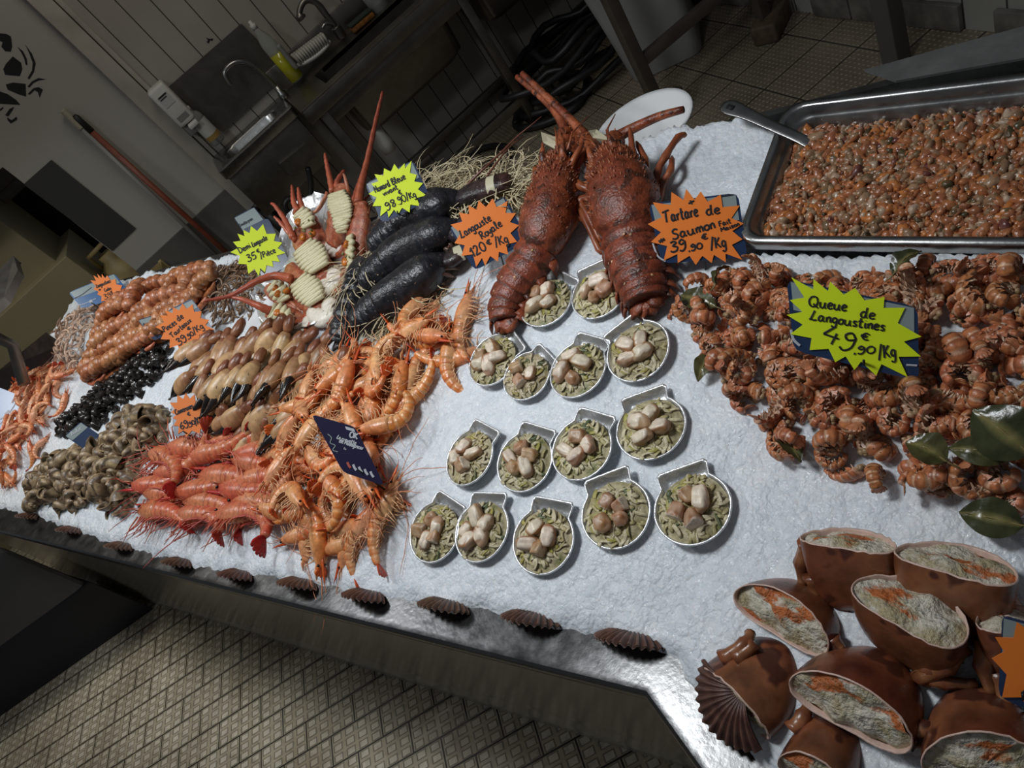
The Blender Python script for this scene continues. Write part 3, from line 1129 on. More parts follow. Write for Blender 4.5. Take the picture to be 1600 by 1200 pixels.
for sx in (-1, 1):
    for sy in (-1, 1):
        m_.box((q.x + sx * 0.135, q.y + sy * 0.095, 0.34), (0.02, 0.02, 0.67), bev=0.003)
wpart(m_, 'lattice', M_YELLOWPL, cr)
m_ = MB()
m_.box((q.x, q.y, 0.015), (0.27, 0.19, 0.02))
wpart(m_, 'bottom', M_YELLOWPL, cr)

# --- scale and steel side plate at the far left end
sc_ = thing('weighing_scale', 'grey steel weighing scale seen edge-on at the left end', 'scale', at_dist(0, 470, 3.0))
c_ = at_dist(-14, 448, 3.0)
pts = [at_dist(a, b_, d) for a, b_, d in ((-70, 505, 2.95), (31, 410, 3.05), (38, 432, 2.95), (17, 474, 2.9), (-70, 560, 2.85))]
nn = (pts[1] - pts[0]).cross(pts[2] - pts[0]).normalized()
m_ = MB()
m_.prism(pts, nn, 0.03)
wpart(m_, 'housing', M_STEEL_D, sc_, False)
pts = [at_dist(a, b_, d) for a, b_, d in ((-70, 500, 2.93), (-70, 440, 3.0), (-10, 436, 3.03), (31, 409, 3.04), (0, 463, 2.96))]
m_ = MB()
m_.prism(pts, (0, 0, 1), 0.006)
wpart(m_, 'weighing_plate', M_STEEL, sc_, False)
m_ = MB()
m_.tube([at_dist(-20, 520, 2.95), at_dist(20, 540, 3.0), at_dist(38, 600, 2.95)], 0.02, 8)
wpart(m_, 'foot', M_STEEL_D, sc_)
m_ = MB()
tp = [at_bed(-80, 640, 0.075, False), at_bed(0, 577, 0.075, False), at_bed(72, 519, 0.075, False), at_bed(98, 537, 0.03, False), at_bed(98, 560, -0.03, False), at_bed(0, 640, -0.03, False), at_bed(-80, 700, -0.03, False)]
m_.prism(tp, (EE * -0.4 - DD).normalized() * -1, 0.012)
tag(m_.build('side_plate', steel('brown_tinted_steel', (0.17, 0.125, 0.105), 0.3, 0.2), smooth=False), 'steel side plate closing the left end of the ice', 'plate')

# --- dark chest at the bottom left, on the customers' floor
a_, b2 = at_z(0, 1117), at_z(250, 940)
axd = (b2 - a_).normalized()
bkd = Vector((-axd.y, axd.x, 0))
nn = -bkd
rot = Matrix((axd, bkd, Vector((0, 0, 1)))).transposed()
L0, L1 = -1.2, (b2 - a_).length
zt = at_plane(140, 905, a_, bkd)
ch = thing('chest_freezer', 'dark chest with navy base and grey rounded lid in the shadow', 'chest', a_ + axd * 0.2)
e2 = a_ + axd * (L1 - 0.02) - EE * 0.02
foot = [a_ + axd * L0, e2, e2 + DD * 0.62, a_ + axd * L0 + DD * 0.62]


def chest_block(z0, z1, ins, rnd):
    """footprint swept up with softened corners and top edge"""
    c_ = sum(foot, Vector()) / 4
    rings = []
    for z, g in ((z0, 0.0), (z1 - rnd, 0.0), (z1 - rnd * 0.3, rnd * 0.3), (z1, rnd)):
        ring = []
        for i in range(4):
            p, q, w = foot[i], foot[i - 1], foot[(i + 1) % 4]
            for k in (0, 0.33, 0.67, 1):
                u = p + (q - p).normalized() * rnd * (1 - k) ** 2 + (w - p).normalized() * rnd * k ** 2
                u = u + (c_ - u).normalized() * (g + ins)
                ring.append(Vector((u.x, u.y, z)))
        rings.append(ring)
    mb = MB()
    mb.rings(rings)
    return mb


wpart(chest_block(0, zt.z, 0, 0.012), 'base', M_NAVY, ch, True, 40)
wpart(chest_block(zt.z, zt.z + 0.38, 0.012, 0.06), 'grey_lid', plain('dull_grey_lid', (0.10, 0.10, 0.105), 0.35, var=0.2, nscale=3), ch, True, 50)

# --- hoses, table, tub and wooden blocks behind the stall
m_ = MB()
pts = smooth_path([at_z(a, b_, 0.03) for a, b_ in [(806, 196), (812, 160), (835, 128), (880, 118), (908, 116), (917, 130), (905, 160), (875, 182), (840, 196), (812, 200), (806, 190), (822, 165), (850, 140)]], 6)
m_.tube(pts, 0.02, 8)
tag(m_.build('water_hose', M_BLACKRUB), 'black water hose looped on the tiles behind the spiny lobsters', 'hose')
m_ = MB()
c_ = Vector((1.42, 3.50, 0))
pts = []
for k in range(150):
    a = k * 0.26
    r = 0.22 + 0.05 * math.sin(k * 0.13) + 0.03 * math.sin(k * 0.7)
    pts.append(Vector((c_.x + r * 1.5 * math.cos(a) + 0.05 * math.sin(k * 0.05), c_.y + r * math.sin(a), 0.03 + 0.0018 * k + 0.02 * math.sin(k * 1.1))))
m_.tube(pts, 0.018, 7)
tag(m_.build('coiled_hose', M_BLACKRUB), 'heap of coiled black hose lying under the long sink', 'hose')
m_ = MB()
pts = smooth_path([at_z(a, b_, 0.03) for a, b_ in [(640, 300), (668, 278), (700, 255), (735, 238), (770, 228), (798, 232), (790, 245), (760, 262), (735, 300)]], 6)
m_.tube(pts, 0.016, 8)
tag(m_.build('drain_hose', M_BLACKRUB), 'black hose on the floor right behind the dark lobsters', 'hose')
m_ = MB()
pts = smooth_path([at_y(a, b_, 3.62) for a, b_ in [(481, 262), (486, 285), (484, 310), (474, 328), (462, 333), (449, 329), (446, 318), (453, 311), (470, 316)]], 5)
m_.tube(pts, 0.013, 8)
tag(m_.build('basin_hose', M_BLACKRUB), 'black hose curling down under the hand basin', 'hose')
m_ = MB()
m_.tube([at_y(405, 320, 3.85), at_y(425, 338, 3.8), at_y(462, 375, 3.7)], [0.03, 0.035, 0.03], 12)
m_.tube([at_y(400, 316, 3.85), at_y(408, 323, 3.84)], 0.045, 12)
tag(m_.build('drain_pipe', M_BLACK), 'black drain pipe slanting down beside the wall corner', 'pipe')

tb = thing('prep_table', 'brown metal table frame standing on wooden blocks', 'table', at_z(1040, 160))
l1 = at_z(1028, 163, 0.09)
l2 = at_z(1192, 24, 0.09)
for q in (l1, l2):
    m_ = MB()
    m_.box((q.x, q.y, 0.49), (0.05, 0.05, 0.80), bev=0.004)
    wpart(m_, 'leg', M_BROWNMETAL, tb, True, 40)
rb = at_plane(1028, 108, l1, Vector((0, 1, 0)))
v = (l2 - l1)
v.z = 0
rot = Matrix((v.normalized(), Vector((-v.y, v.x, 0)).normalized(), Vector((0, 0, 1)))).transposed()
m_ = MB()
m_.box((l1.x + v.x / 2, l1.y + v.y / 2, 0.30), (v.length, 0.035, 0.05), rot, bev=0.004)
wpart(m_, 'stretcher', M_BROWNMETAL, tb, True, 40)
m_ = MB()
m_.box((l1.x + v.x / 2, l1.y + v.y / 2 + 0.1, 0.90), (v.length + 0.3, 0.5, 0.03), rot, bev=0.004)
wpart(m_, 'table_top', M_BROWNMETAL, tb, True, 40)
for q, lab in ((l1, 'old wooden block under the near leg of the brown table'), (l2, 'old wooden block under the far leg of the brown table')):
    m_ = MB()
    m_.box((q.x + 0.02, q.y - 0.01, 0.045), (0.20, 0.11, 0.09), Matrix.Rotation(0.5, 3, 'Z'), bev=0.012)
    tag(m_.build('wooden_block', M_WOOD), lab, 'block')

a_, b2 = at_z(992, 132), at_z(1098, 82)
axd = (b2 - a_).normalized()
bkd = Vector((-axd.y, axd.x, 0))
ln = (b2 - a_).length
rr = []
for g, z in ((0.0, 0.0), (0.005, 0.01), (0.03, 0.35), (0.07, 0.80)):
    rr.append([a_ + axd * p.x + bkd * p.y + Vector((0, 0, z)) for p in round_rect(-g, -g, ln + g * 0.4, 0.30 + g, 0.05, 0)])
m_ = MB()
m_.rings(rr, cap=(True, False))
m_.rings([[p + Vector((0, 0, 0.8 if k == 0 else 0.79)) for p in [a_ + axd * q.x + bkd * q.y for q in round_rect(-0.07 + k * 0.02, -0.07 + k * 0.02, ln + 0.028 - 0.02 * k, 0.37 - 0.02 * k, 0.05, 0)]] for k in (0, 1)], cap=(False, True))
tag(m_.build('plastic_tub', plain('grey_white_tub', (0.34, 0.34, 0.33), 0.4, var=0.1, nscale=3)), 'tall greyish white plastic tub behind the brown table leg', 'tub')

q = at_z(1408, 112)
m_ = MB()
m_.box((q.x + 0.02, q.y + 0.03, 0.5), (0.085, 0.06, 1.0), Matrix.Rotation(0.25, 3, 'Z'), bev=0.004)
tag(flat_shade(m_.build('metal_post', plain('grey_brown_post', (0.10, 0.095, 0.085), 0.5)), 40), 'grey metal post standing before the right slatted wall', 'post')

q = at_bed(1008, 207, -0.050, False)
m_ = MB()
m_.lathe([(0.05, -0.03), (0.075, -0.02), (0.098, 0.012), (0.105, 0.016), (0.104, 0.020), (0.095, 0.016), (0.07, -0.012), (0.03, -0.018)], 40, q)
tag(m_.build('white_plate', plain('white_glaze', (0.75, 0.76, 0.76), 0.2)), 'white plate rim showing behind the right spiny lobster head', 'plate')
# ------------------------------------------------------------------ small seafood: builders
M_PRAWN = flesh('prawn_shell', 0.28, 0.28, 120, 0.2, 350, hue=0.06, sss=0.15)
M_LEGS = flesh('prawn_legs', 0.4, 0.25, 200, 0.1, 400)
M_EYE = plain('black_eye', (0.006, 0.006, 0.006), 0.15)
M_TAIL = flesh('langoustine_shell', 0.33, 0.45, 130, 0.3, 300, spots=(160, 0.66, (0.10, 0.03, 0.015)), hue=0.07)
M_MEAT = flesh('pale_flesh', 0.35, 0.3, 150, 0.3, 300, hue=0.05)
M_CLAW = flesh('crab_claw_shell', 0.35, 0.25, 60, 0.2, 220, spots=(140, 0.70, (0.06, 0.03, 0.02)), hue=0.07)
M_TIP = flesh('black_claw_tip', 0.22, 0.3, 60, 0.15, 150, spec=0.6)
M_SNAIL = flesh('whelk_shell', 0.40, 0.6, 60, 0.5, 180, hue=0.07)
M_WINKLE = flesh('winkle_shell', 0.22, 0.5, 90, 0.3, 180, hue=0.1)


def arc_line(L, curl, n, start=0.0, k0=0.0):
    """points and headings in the XY plane; straight until k0, then bending"""
    p = np.array([0.0, 0.0])
    a = start
    out = [(p.copy(), a)]
    for i in range(n):
        t = (i + 0.5) / n
        if t > k0:
            a += curl / n / (1 - k0)
        p = p + np.array([math.cos(a), math.sin(a)]) * L / n
        out.append((p.copy(), a))
    return out


def body_rings(line, rd, rl, cols, n=12, flat_in=1.0):
    """rings round a curve in XY; dorsal side is to the right of the heading (outside of a left bend)"""
    rings, cc = [], []
    for i, (p, a) in enumerate(line):
        dx, dy = math.sin(a), -math.cos(a)          # dorsal
        ring, cr = [], []
        for j in range(n):
            w = 2 * PI * j / n
            d, l = math.cos(w), math.sin(w)
            kd = rd[i] * (d if d > 0 else d * flat_in)
            ring.append((p[0] + dx * kd, p[1] + dy * kd, l * rl[i]))
            cr.append(cols(i / (len(line) - 1), d, l))
        rings.append(ring)
        cc.append(cr)
    return rings, cc


def fan(mb, p, a, L, W, col, n=5, spread=1.5, th=0.0012):
    """tail fan in the curl plane turned flat: blades side by side across z"""
    f = Vector((math.cos(a), math.sin(a), 0))
    s = Vector((0, 0, 1))
    u = f.cross(s)
    for k in range(n):
        t = (k / (n - 1) - 0.5) * spread
        d = f * math.cos(t) + s * math.sin(t)
        b_ = Vector((p[0], p[1], 0))
        mb.tube([b_, b_ + d * L * 0.3 - u * 0.001, b_ + d * L * 0.7 - u * 0.002 * abs(t), b_ + d * L * (1 - 0.1 * abs(t))], [W * 0.35, W * 0.9, W, W * 0.45], 6, ry=[th * 1.5, th * 1.5, th, th * 0.6], up=u, col=col)


def make_shrimp(name, label, cat, L, curl, c_main, c_pale, c_tail, c_leg, seed, whisk=1.0, thick=1.0):
    r = random.Random(seed)
    t = thing(name, label, cat)
    Lh, Lb = L * 0.36, L * 0.52
    nb = 36
    line = arc_line(Lb, curl, nb, 0.0, 0.05)
    rd, rl = [], []
    for i in range(nb + 1):
        q = i / nb
        seg = (q * 6) % 1.0
        base = 0.088 * L * (1 - 0.62 * q ** 1.25) * thick
        k = 1.0 + 0.07 * seg - (0.10 if seg < 0.12 and i > 0 else 0)
        rd.append(base * k)
        rl.append(base * 0.82 * k)

    def colb(q, d, l):
        seg = (q * 6) % 1.0
        w = max(0.0, min(1.0, 0.5 - d * 0.8))
        c = lerp(c_main, c_pale, w * 0.65)
        if seg > 0.82:
            c = lerp(c, c_tail, 0.45)
        elif seg < 0.25:
            c = lerp(c, c_pale, 0.45)
        return c
    m_ = MB()
    rings, cc = body_rings(line, rd, rl, colb)
    m_.rings(rings, cc)
    m_.build('abdomen', M_PRAWN, t)
    # carapace with rostrum
    hl = []
    hr = []
    hz = []
    for i in range(13):
        q = i / 12
        hl.append((np.array([Lh * 0.06 - Lh * q * 1.0, -0.010 * L * math.sin(q * 2)]), 0.0))
        w = 0.092 * L * thick * (1.0 + 0.12 * math.sin(q * PI)) * (1 - 0.72 * q ** 2.2)
        hr.append(w)
        hz.append(w * 0.85)
    m_ = MB()
    rings, cc = body_rings(hl, hr, hz, lambda q, d, l: lerp(lerp(c_main, c_pale, 0.55 - 0.45 * d), c_tail, 0.35 * q))
    m_.rings(rings, cc)
    x0 = -Lh * 0.80
    m_.tube([(x0 + Lh * 0.25, -0.05 * L, 0), (x0, -0.062 * L, 0), (x0 - Lh * 0.35, -0.07 * L, 0), (x0 - Lh * 0.62, -0.085 * L, 0)], [0.012 * L, 0.014 * L, 0.009 * L, 0.001 * L], 6, ry=[0.02 * L, 0.02 * L, 0.012 * L, 0.001 * L], up=(0, 1, 0), col=c_tail)
    for k in range(5):
        xx = x0 + Lh * 0.2 - k * Lh * 0.13
        m_.add([(xx, -0.068 * L, 0), (xx - 0.012 * L, -0.088 * L, 0), (xx - 0.02 * L, -0.07 * L, 0.002 * L)], [(0, 1, 2)], c_tail)
    m_.build('carapace', M_PRAWN, t)
    for s in (-1, 1):
        m_ = MB()
        m_.lathe([(0.0004, -0.012 * L), (0.012 * L, -0.006 * L), (0.015 * L, 0.003 * L), (0.010 * L, 0.012 * L), (0.0004, 0.015 * L)], 7, (x0 - 0.015 * L, -0.035 * L, s * 0.032 * L), (-0.6, -0.3, s))
        m_.build('eye', M_EYE, t)
    # legs: five pairs of long ones below the head, paddles below the body
    m_ = MB()
    for k in range(6):
        for s in (-1, 1):
            xx = -Lh * (0.05 + 0.13 * k)
            b_ = Vector((xx, 0.06 * L, s * 0.03 * L))
            ln = L * r.uniform(0.16, 0.26)
            a = r.uniform(-0.4, 0.9)
            kx = -math.sin(a) * ln * 0.5
            m_.tube([b_, b_ + Vector((kx * 0.6, ln * 0.42, s * r.uniform(0.0, 0.035) * L)), b_ + Vector((kx * 1.8, ln * r.uniform(0.6, 0.95), s * r.uniform(-0.02, 0.05) * L))], [0.008 * L, 0.006 * L, 0.0025 * L], 4, col=lerp(c_leg, c_pale, r.random() * 0.6))
    for k in range(10):
        i = int(2 + k * 2.7)
        p, a = line[i]
        for s in (-1, 1):
            b_ = Vector((p[0] - math.sin(a) * rd[i] * 0.7, p[1] + math.cos(a) * rd[i] * 0.7, s * rl[i] * 0.5))
            e_ = b_ + Vector((-math.sin(a + 0.9), math.cos(a + 0.9), s * 0.15)) * 0.085 * L * (1 - 0.4 * k / 10)
            m_.tube([b_, (b_ + e_) / 2, e_], [0.006 * L, 0.010 * L, 0.002 * L], 4, ry=0.003 * L, col=c_leg)
    m_.build('leg_fringe', M_LEGS, t)
    m_ = MB()
    for k in range(3):
        a = r.uniform(-0.5, 0.6)
        ln = L * r.uniform(0.35, 0.75) * whisk
        p = Vector((x0 - Lh * 0.12, 0.0, (k - 1.5) * 0.02 * L))
        pts = [p]
        for q in range(7):
            pts.append(pts[-1] + Vector((-math.cos(a), math.sin(a), r.uniform(-0.12, 0.06))) * ln / 7)
            a += r.uniform(-0.15, 0.35)
        m_.tube(pts, [0.006 * L] + [0.0042 * L] * 5 + [0.0028 * L, 0.002 * L], 4, col=lerp(c_leg, c_tail, 0.5))
    for s in (-1, 1):       # antennal scales
        m_.tube([(x0, 0.0, s * 0.03 * L), (x0 - 0.07 * L, -0.01 * L, s * 0.045 * L), (x0 - 0.15 * L, -0.005 * L, s * 0.04 * L)], [0.012 * L, 0.024 * L, 0.004 * L], 6, ry=0.004 * L, up=(0, 1, 0), col=lerp(c_main, c_pale, 0.5))
    m_.build('antenna', M_LEGS, t)
    m_ = MB()
    p, a = line[-1]
    fan(m_, p - np.array([math.cos(a), math.sin(a)]) * 0.01 * L, a + 0.1, 0.16 * L, 0.026 * L, c_tail, 5, 0.9)
    m_.build('tail_fan', M_PRAWN, t)
    return t


def make_tail(label, L, curl, seed):
    """shelled tail rolled up, ribs outside, pale swimmerets inside"""
    r = random.Random(seed)
    t = thing('langoustine_tail', label, 'langoustine tail')
    c1, c2, c3 = (0.54, 0.185, 0.075), (0.74, 0.44, 0.28), (0.22, 0.06, 0.028)
    n = 40
    line = arc_line(L, curl, n)
    rd, rl = [], []
    for i in range(n + 1):
        q = i / n
        seg = (q * 6.0) % 1.0
        base = L * 0.165 * (1 - 0.30 * q ** 1.5)
        k = 1 + 0.08 * math.sin(seg * PI) - (0.12 if seg < 0.14 else 0)
        rd.append(base * k * 0.74)
        rl.append(base * k * (1.0 + 0.10 * (seg > 0.5)))

    def cb(q, d, l):
        seg = (q * 6.0) % 1.0
        c = lerp(c1, c3, 0.5 * max(0, d) * (0.5 + 0.5 * math.sin(q * 40 + seed)))
        if seg < 0.16 or seg > 0.95:
            c = lerp(c, c2, 0.9)
        elif seg > 0.72:
            c = lerp(c, c3, 0.45)
        if d < -0.3:
            c = lerp(c, (0.55, 0.40, 0.28), 0.7)
        return c
    m_ = MB()
    rings, cc = body_rings(line, rd, rl, cb, 14, 0.5)
    m_.rings(rings, cc)
    for k in range(1, 6):       # pointed side flaps
        i = int(n * (k - 0.35) / 6)
        p, a = line[i]
        for s in (-1, 1):
            o = Vector((p[0], p[1], s * rl[i] * 0.9))
            inn = Vector((-math.sin(a), math.cos(a), s * 0.25))
            f = Vector((math.cos(a), math.sin(a), 0))
            m_.add([o - f * L * 0.07, o + f * L * 0.06, o + f * L * 0.05 + inn * L * 0.10, o + inn * L * 0.06 - f * L * 0.03], [(0, 1, 2, 3)], c1)
    m_.build('shell', M_TAIL, t)
    m_ = MB()
    for k in range(12):
        i = int(3 + k * 2.9)
        p, a = line[min(i, n)]
        for s in (-1, 1):
            o = Vector((p[0] - math.sin(a) * rd[i] * 0.3, p[1] + math.cos(a) * rd[i] * 0.3, s * rl[i] * r.uniform(0.3, 0.7)))
            e_ = o + Vector((-math.sin(a + r.uniform(-.5, .5)), math.cos(a + r.uniform(-.5, .5)), s * r.uniform(-0.3, 0.5))) * L * r.uniform(0.09, 0.16)
            m_.tube([o, (o + e_) / 2, e_], [0.016 * L, 0.026 * L, 0.006 * L], 5, ry=0.008 * L, col=lerp((0.62, 0.45, 0.32), c1, r.random() * 0.5))
    for k in range(5):      # torn flesh at the head end
        m_.lathe([(0.001, -0.07 * L), (0.05 * L, -0.03 * L), (0.06 * L, 0.01 * L), (0.03 * L, 0.05 * L), (0.001, 0.06 * L)], 7, (-0.03 * L + r.uniform(-0.03, 0.01) * L, r.uniform(-0.05, 0.06) * L, r.uniform(-0.08, 0.08) * L), (r.uniform(-1, 1), r.uniform(-1, 1), r.uniform(-1, 1)), (0.40, 0.27, 0.15))
    m_.build('swimmerets', M_MEAT, t)
    m_ = MB()
    p, a = line[-1]
    fan(m_, p - np.array([math.cos(a), math.sin(a)]) * 0.03 * L, a + 0.35, 0.27 * L, 0.062 * L, (0.50, 0.19, 0.09), 5, 1.3, 0.012 * L)
    m_.build('tail_fan', M_TAIL, t)
    return t


def make_claw(label, L, seed):
    """x: from wrist to finger tips; z up"""
    r = random.Random(seed)
    t = thing('crab_claw', label, 'crab claw')
    tan, brown, red = (0.56, 0.35, 0.17), (0.30, 0.125, 0.055), (0.21, 0.07, 0.033)
    m_ = MB()
    prof = [(0.0, 0.08), (0.06, 0.13), (0.2, 0.175), (0.4, 0.20), (0.55, 0.195), (0.66, 0.17), (0.72, 0.13)]
    prof = smooth_path([(a, b_) for a, b_ in prof], 3)
    rings, cc = [], []
    for a, w in prof:
        ring, cr = [], []
        for j in range(16):
            g = 2 * PI * j / 16
            ring.append((a * L, w * L * math.cos(g) + 0.02 * L * math.sin(a * 4), w * 0.74 * L * math.sin(g)))
            k = 0.5 + 0.5 * math.sin(g)
            c = lerp(tan, brown, 0.85 * max(0, math.sin(g + 0.6)) * (1 - 0.8 * a))
            if a < 0.12:
                c = lerp(c, red, 0.6)
            cr.append(c)
        rings.append([(p[0], p[1] * 1.22, p[2] * 1.15) for p in ring])
        cc.append(cr)
    m_.rings(rings, cc)
    for k in range(4):     # jagged tan edge running over the black finger
        m_.tube([(0.60 * L, (-0.11 + 0.07 * k) * L, 0.06 * L), (0.70 * L, (-0.12 + 0.075 * k) * L, 0.07 * L), (0.80 * L, (-0.12 + 0.07 * k) * L, 0.05 * L)], [0.04 * L, 0.035 * L, 0.004 * L], 6, col=tan)
    m_.build('palm', M_CLAW, t)

    def finger(y0, sgn, nm, dz):
        mb = MB()
        pts = [(0.60 * L, y0, 0), (0.80 * L, y0 + sgn * 0.035 * L, dz), (1.0 * L, y0 + sgn * 0.015 * L, dz * 1.5), (1.20 * L, y0 - sgn * 0.06 * L, dz * 1.5)]
        pts = [Vector(p) for p in smooth_path(pts, 4)]
        rs = [(0.145 * (1 - k / 12) + 0.016) * L * (0.86 if k < 8 else 0.82) for k in range(13)]
        mb.tube(pts, rs, 9, ry=[a * 0.9 for a in rs], cols=[lerp((0.016, 0.013, 0.012), (0.09, 0.06, 0.045), max(0, 0.12 - k * 0.05) * 5) for k in range(13)])
        for k in range(5):
            p = pts[4 + k * 2 if 4 + k * 2 < 13 else 12]
            mb.lathe([(0.03 * L, -0.02 * L), (0.026 * L, 0.012 * L), (0.006 * L, 0.03 * L)], 6, p - Vector((0, sgn * rs[min(12, 4 + k * 2)] * 0.7, 0)), (0, -sgn, 0), (0.02, 0.016, 0.014))
        return mb.build(nm, M_TIP, t)
    finger(-0.075 * L, -1, 'fixed_finger', 0.0)
    finger(0.085 * L, 1, 'movable_finger', 0.03 * L)
    m_ = MB()
    m_.tube([(0.03 * L, 0, 0), (-0.06 * L, 0.01 * L, 0), (-0.16 * L, 0.03 * L, -0.01 * L), (-0.34 * L, 0.02 * L, -0.02 * L), (-0.40 * L, 0.0, -0.03 * L)], [0.09 * L, 0.13 * L, 0.145 * L, 0.12 * L, 0.06 * L], 12, ry=[0.07 * L, 0.10 * L, 0.11 * L, 0.09 * L, 0.05 * L], cols=[red, brown, lerp(brown, red, 0.5), red, red])
    m_.build('wrist', M_CLAW, t)
    return t


def spiral_shell(L, turns, grow, taper, tubek, c1, c2, seed, nseg=16, nr=8, open_=True):
    """a tube winding round x; returns the mesh builder"""
    r = random.Random(seed)
    n = int(turns * nseg)
    rings, cc = [], []
    for i in range(n + 1):
        th = 2 * PI * i / nseg
        s = math.exp(grow * (th - 2 * PI * turns))
        R_ = L * s
        c = Vector((R_ * taper, math.cos(th) * R_ * 0.36, math.sin(th) * R_ * 0.36))
        rad = Vector((0.0, math.cos(th), math.sin(th)))
        axl = Vector((1, 0, 0))
        tr = R_ * tubek
        ring, cr = [], []
        k = 1 + 0.07 * math.sin(i * 1.57)
        for j in range(nr):
            a = 2 * PI * j / nr
            kk_ = k * (1 + 0.05 * math.cos(a * 4))
            ring.append(c + rad * (math.cos(a) * tr * kk_) + axl * (math.sin(a) * tr * 1.2 * kk_))
            cr.append(lerp(c1, c2, 0.5 + 0.5 * math.sin(a * 3 + i * 0.2 + seed)))
        rings.append(ring)
        cc.append(cr)
    mb = MB()
    mb.rings(rings, cc, cap=(True, False))
    # dark hollow mouth
    last = rings[-1]
    c = sum(last, Vector()) / len(last)
    back = (rings[-4][0] - rings[-1][0])
    inner = [c + (p - c) * 0.78 for p in last]
    deep = [c + (p - c) * 0.35 + back * 0.8 for p in last]
    mb.rings([last, inner, deep], [[c2] * nr, [lerp(c2, (0.02, 0.015, 0.01), 0.6)] * nr, [(0.012, 0.009, 0.007)] * nr], cap=(False, True))
    return mb


def small_shrimp(L, curl, c1, c2, seed):
    r = random.Random(seed)
    mb = MB()
    n = 14
    line = arc_line(L, curl, n, 0, 0.3)
    rd = [L * 0.11 * math.sin(min(1, 0.25 + 1.1 * i / n) * PI * 0.5) * (1 - 0.75 * (i / n) ** 2) for i in range(n + 1)]
    rings, cc = body_rings(line, rd, [a * 0.85 for a in rd], lambda q, d, l: lerp(c1, c2, 0.5 + 0.5 * math.sin(q * 36)), 7)
    mb.rings(rings, cc)
    for k in range(4):
        b_ = Vector((L * (0.02 + 0.08 * k), 0.06 * L, 0))
        mb.tube([b_, b_ + Vector((-0.08 * L, 0.13 * L, r.uniform(-0.06, 0.06) * L))], [0.014 * L, 0.005 * L], 3, col=c2)
    for k in range(2):
        mb.tube([(0, 0, 0), (-0.25 * L, r.uniform(-0.1, 0.15) * L, r.uniform(-0.1, 0.1) * L), (-0.5 * L, r.uniform(-0.3, 0.3) * L, 0.05 * L)], [0.014 * L, 0.008 * L, 0.004 * L], 3, col=c2)
    return mb


# ------------------------------------------------------------------ scattering on the heaps
def scatter(poly, d, margin=0.0, jit=0.35, rnd=R):
    xs = [p[0] for p in poly]
    ys = [p[1] for p in poly]
    out = []
    row = 0
    y = min(ys)
    while y < max(ys):
        x = min(xs) + (d / 2 if row % 2 else 0)
        while x < max(xs):
            px_, py_ = x + rnd.uniform(-jit, jit) * d, y + rnd.uniform(-jit, jit) * d
            if poly_dist(px_, py_, poly) > margin:
                out.append((px_, py_))
            x += d
        y += d * 0.866
        row += 1
    rnd.shuffle(out)
    return out


def bed_normal(x, y):
    h = 0.02
    gx = (bed(x + h, y) + mound(x + h, y) - bed(x - h, y) - mound(x - h, y)) / (2 * h)
    gy = (bed(x, y + h) + mound(x, y + h) - bed(x, y - h) - mound(x, y - h)) / (2 * h)
    return Vector((-gx, -gy, 1)).normalized()


def fdir(p, nrm, d, roll=0.0, pitch=0.0, scale=1.0):
    """matrix with x along direction d laid on the surface"""
    z = Vector(nrm).normalized()
    x = Vector(d) - z * z.dot(Vector(d))
    x.normalize()
    y = z.cross(x)
    m = Matrix((x, y, z)).transposed().to_4x4()
    return Matrix.Translation(p) @ m @ Matrix.Rotation(pitch, 4, 'Y') @ Matrix.Rotation(roll, 4, 'X') @ Matrix.Scale(scale, 4)


def px_dir(px, py, dx, dy):
    """direction on the ice for a direction in the picture"""
    a, b_ = at_bed(px, py), at_bed(px + dx, py + dy)
    return (b_ - a).normalized()


def in_view(p, margin=60):
    v = Vector(p) - CAM
    z = v.dot(_fw)
    if z < 0.05:
        return False
    u, w = 800 + F_PX * v.dot(CR) / z, 600 + F_PX * v.dot(CD) / z
    return -margin < u < 1600 + margin and -margin < w < 1200 + margin


def sit(x, y, h):
    return Vector((x, y, bed(x, y) + mound(x, y) + h))


# --- langoustine tails, right
LAB = 'shelled pink langoustine tail rolled up in the heap below the salmon tray'
protos = [Proto(make_tail(LAB, 0.060, c, 10 + i)) for i, c in enumerate((4.6, 3.6, 2.4, 5.2, 1.7))]
n_ = 0
for lay, (d, mar, h) in enumerate(((0.0325, 0.001, 0.009), (0.0315, 0.014, 0.024))):
    for x, y in scatter(POLY['tails'], d, mar):
        p = sit(x, y, h)
        if not in_view(p, 90):
            continue
        u = R.random()
        roll = R.uniform(-0.5, 0.5) if u < 0.45 else (R.choice((1.57, -1.57)) + R.uniform(-0.5, 0.5) if u < 0.85 else R.uniform(2.5, 3.6))
        protos[R.randrange(5)].put(frame(p, bed_normal(x, y), R.uniform(0, 6.28), roll, R.uniform(-0.35, 0.35), R.uniform(0.82, 1.12)), None, 'langoustine tails heaped below the tray')

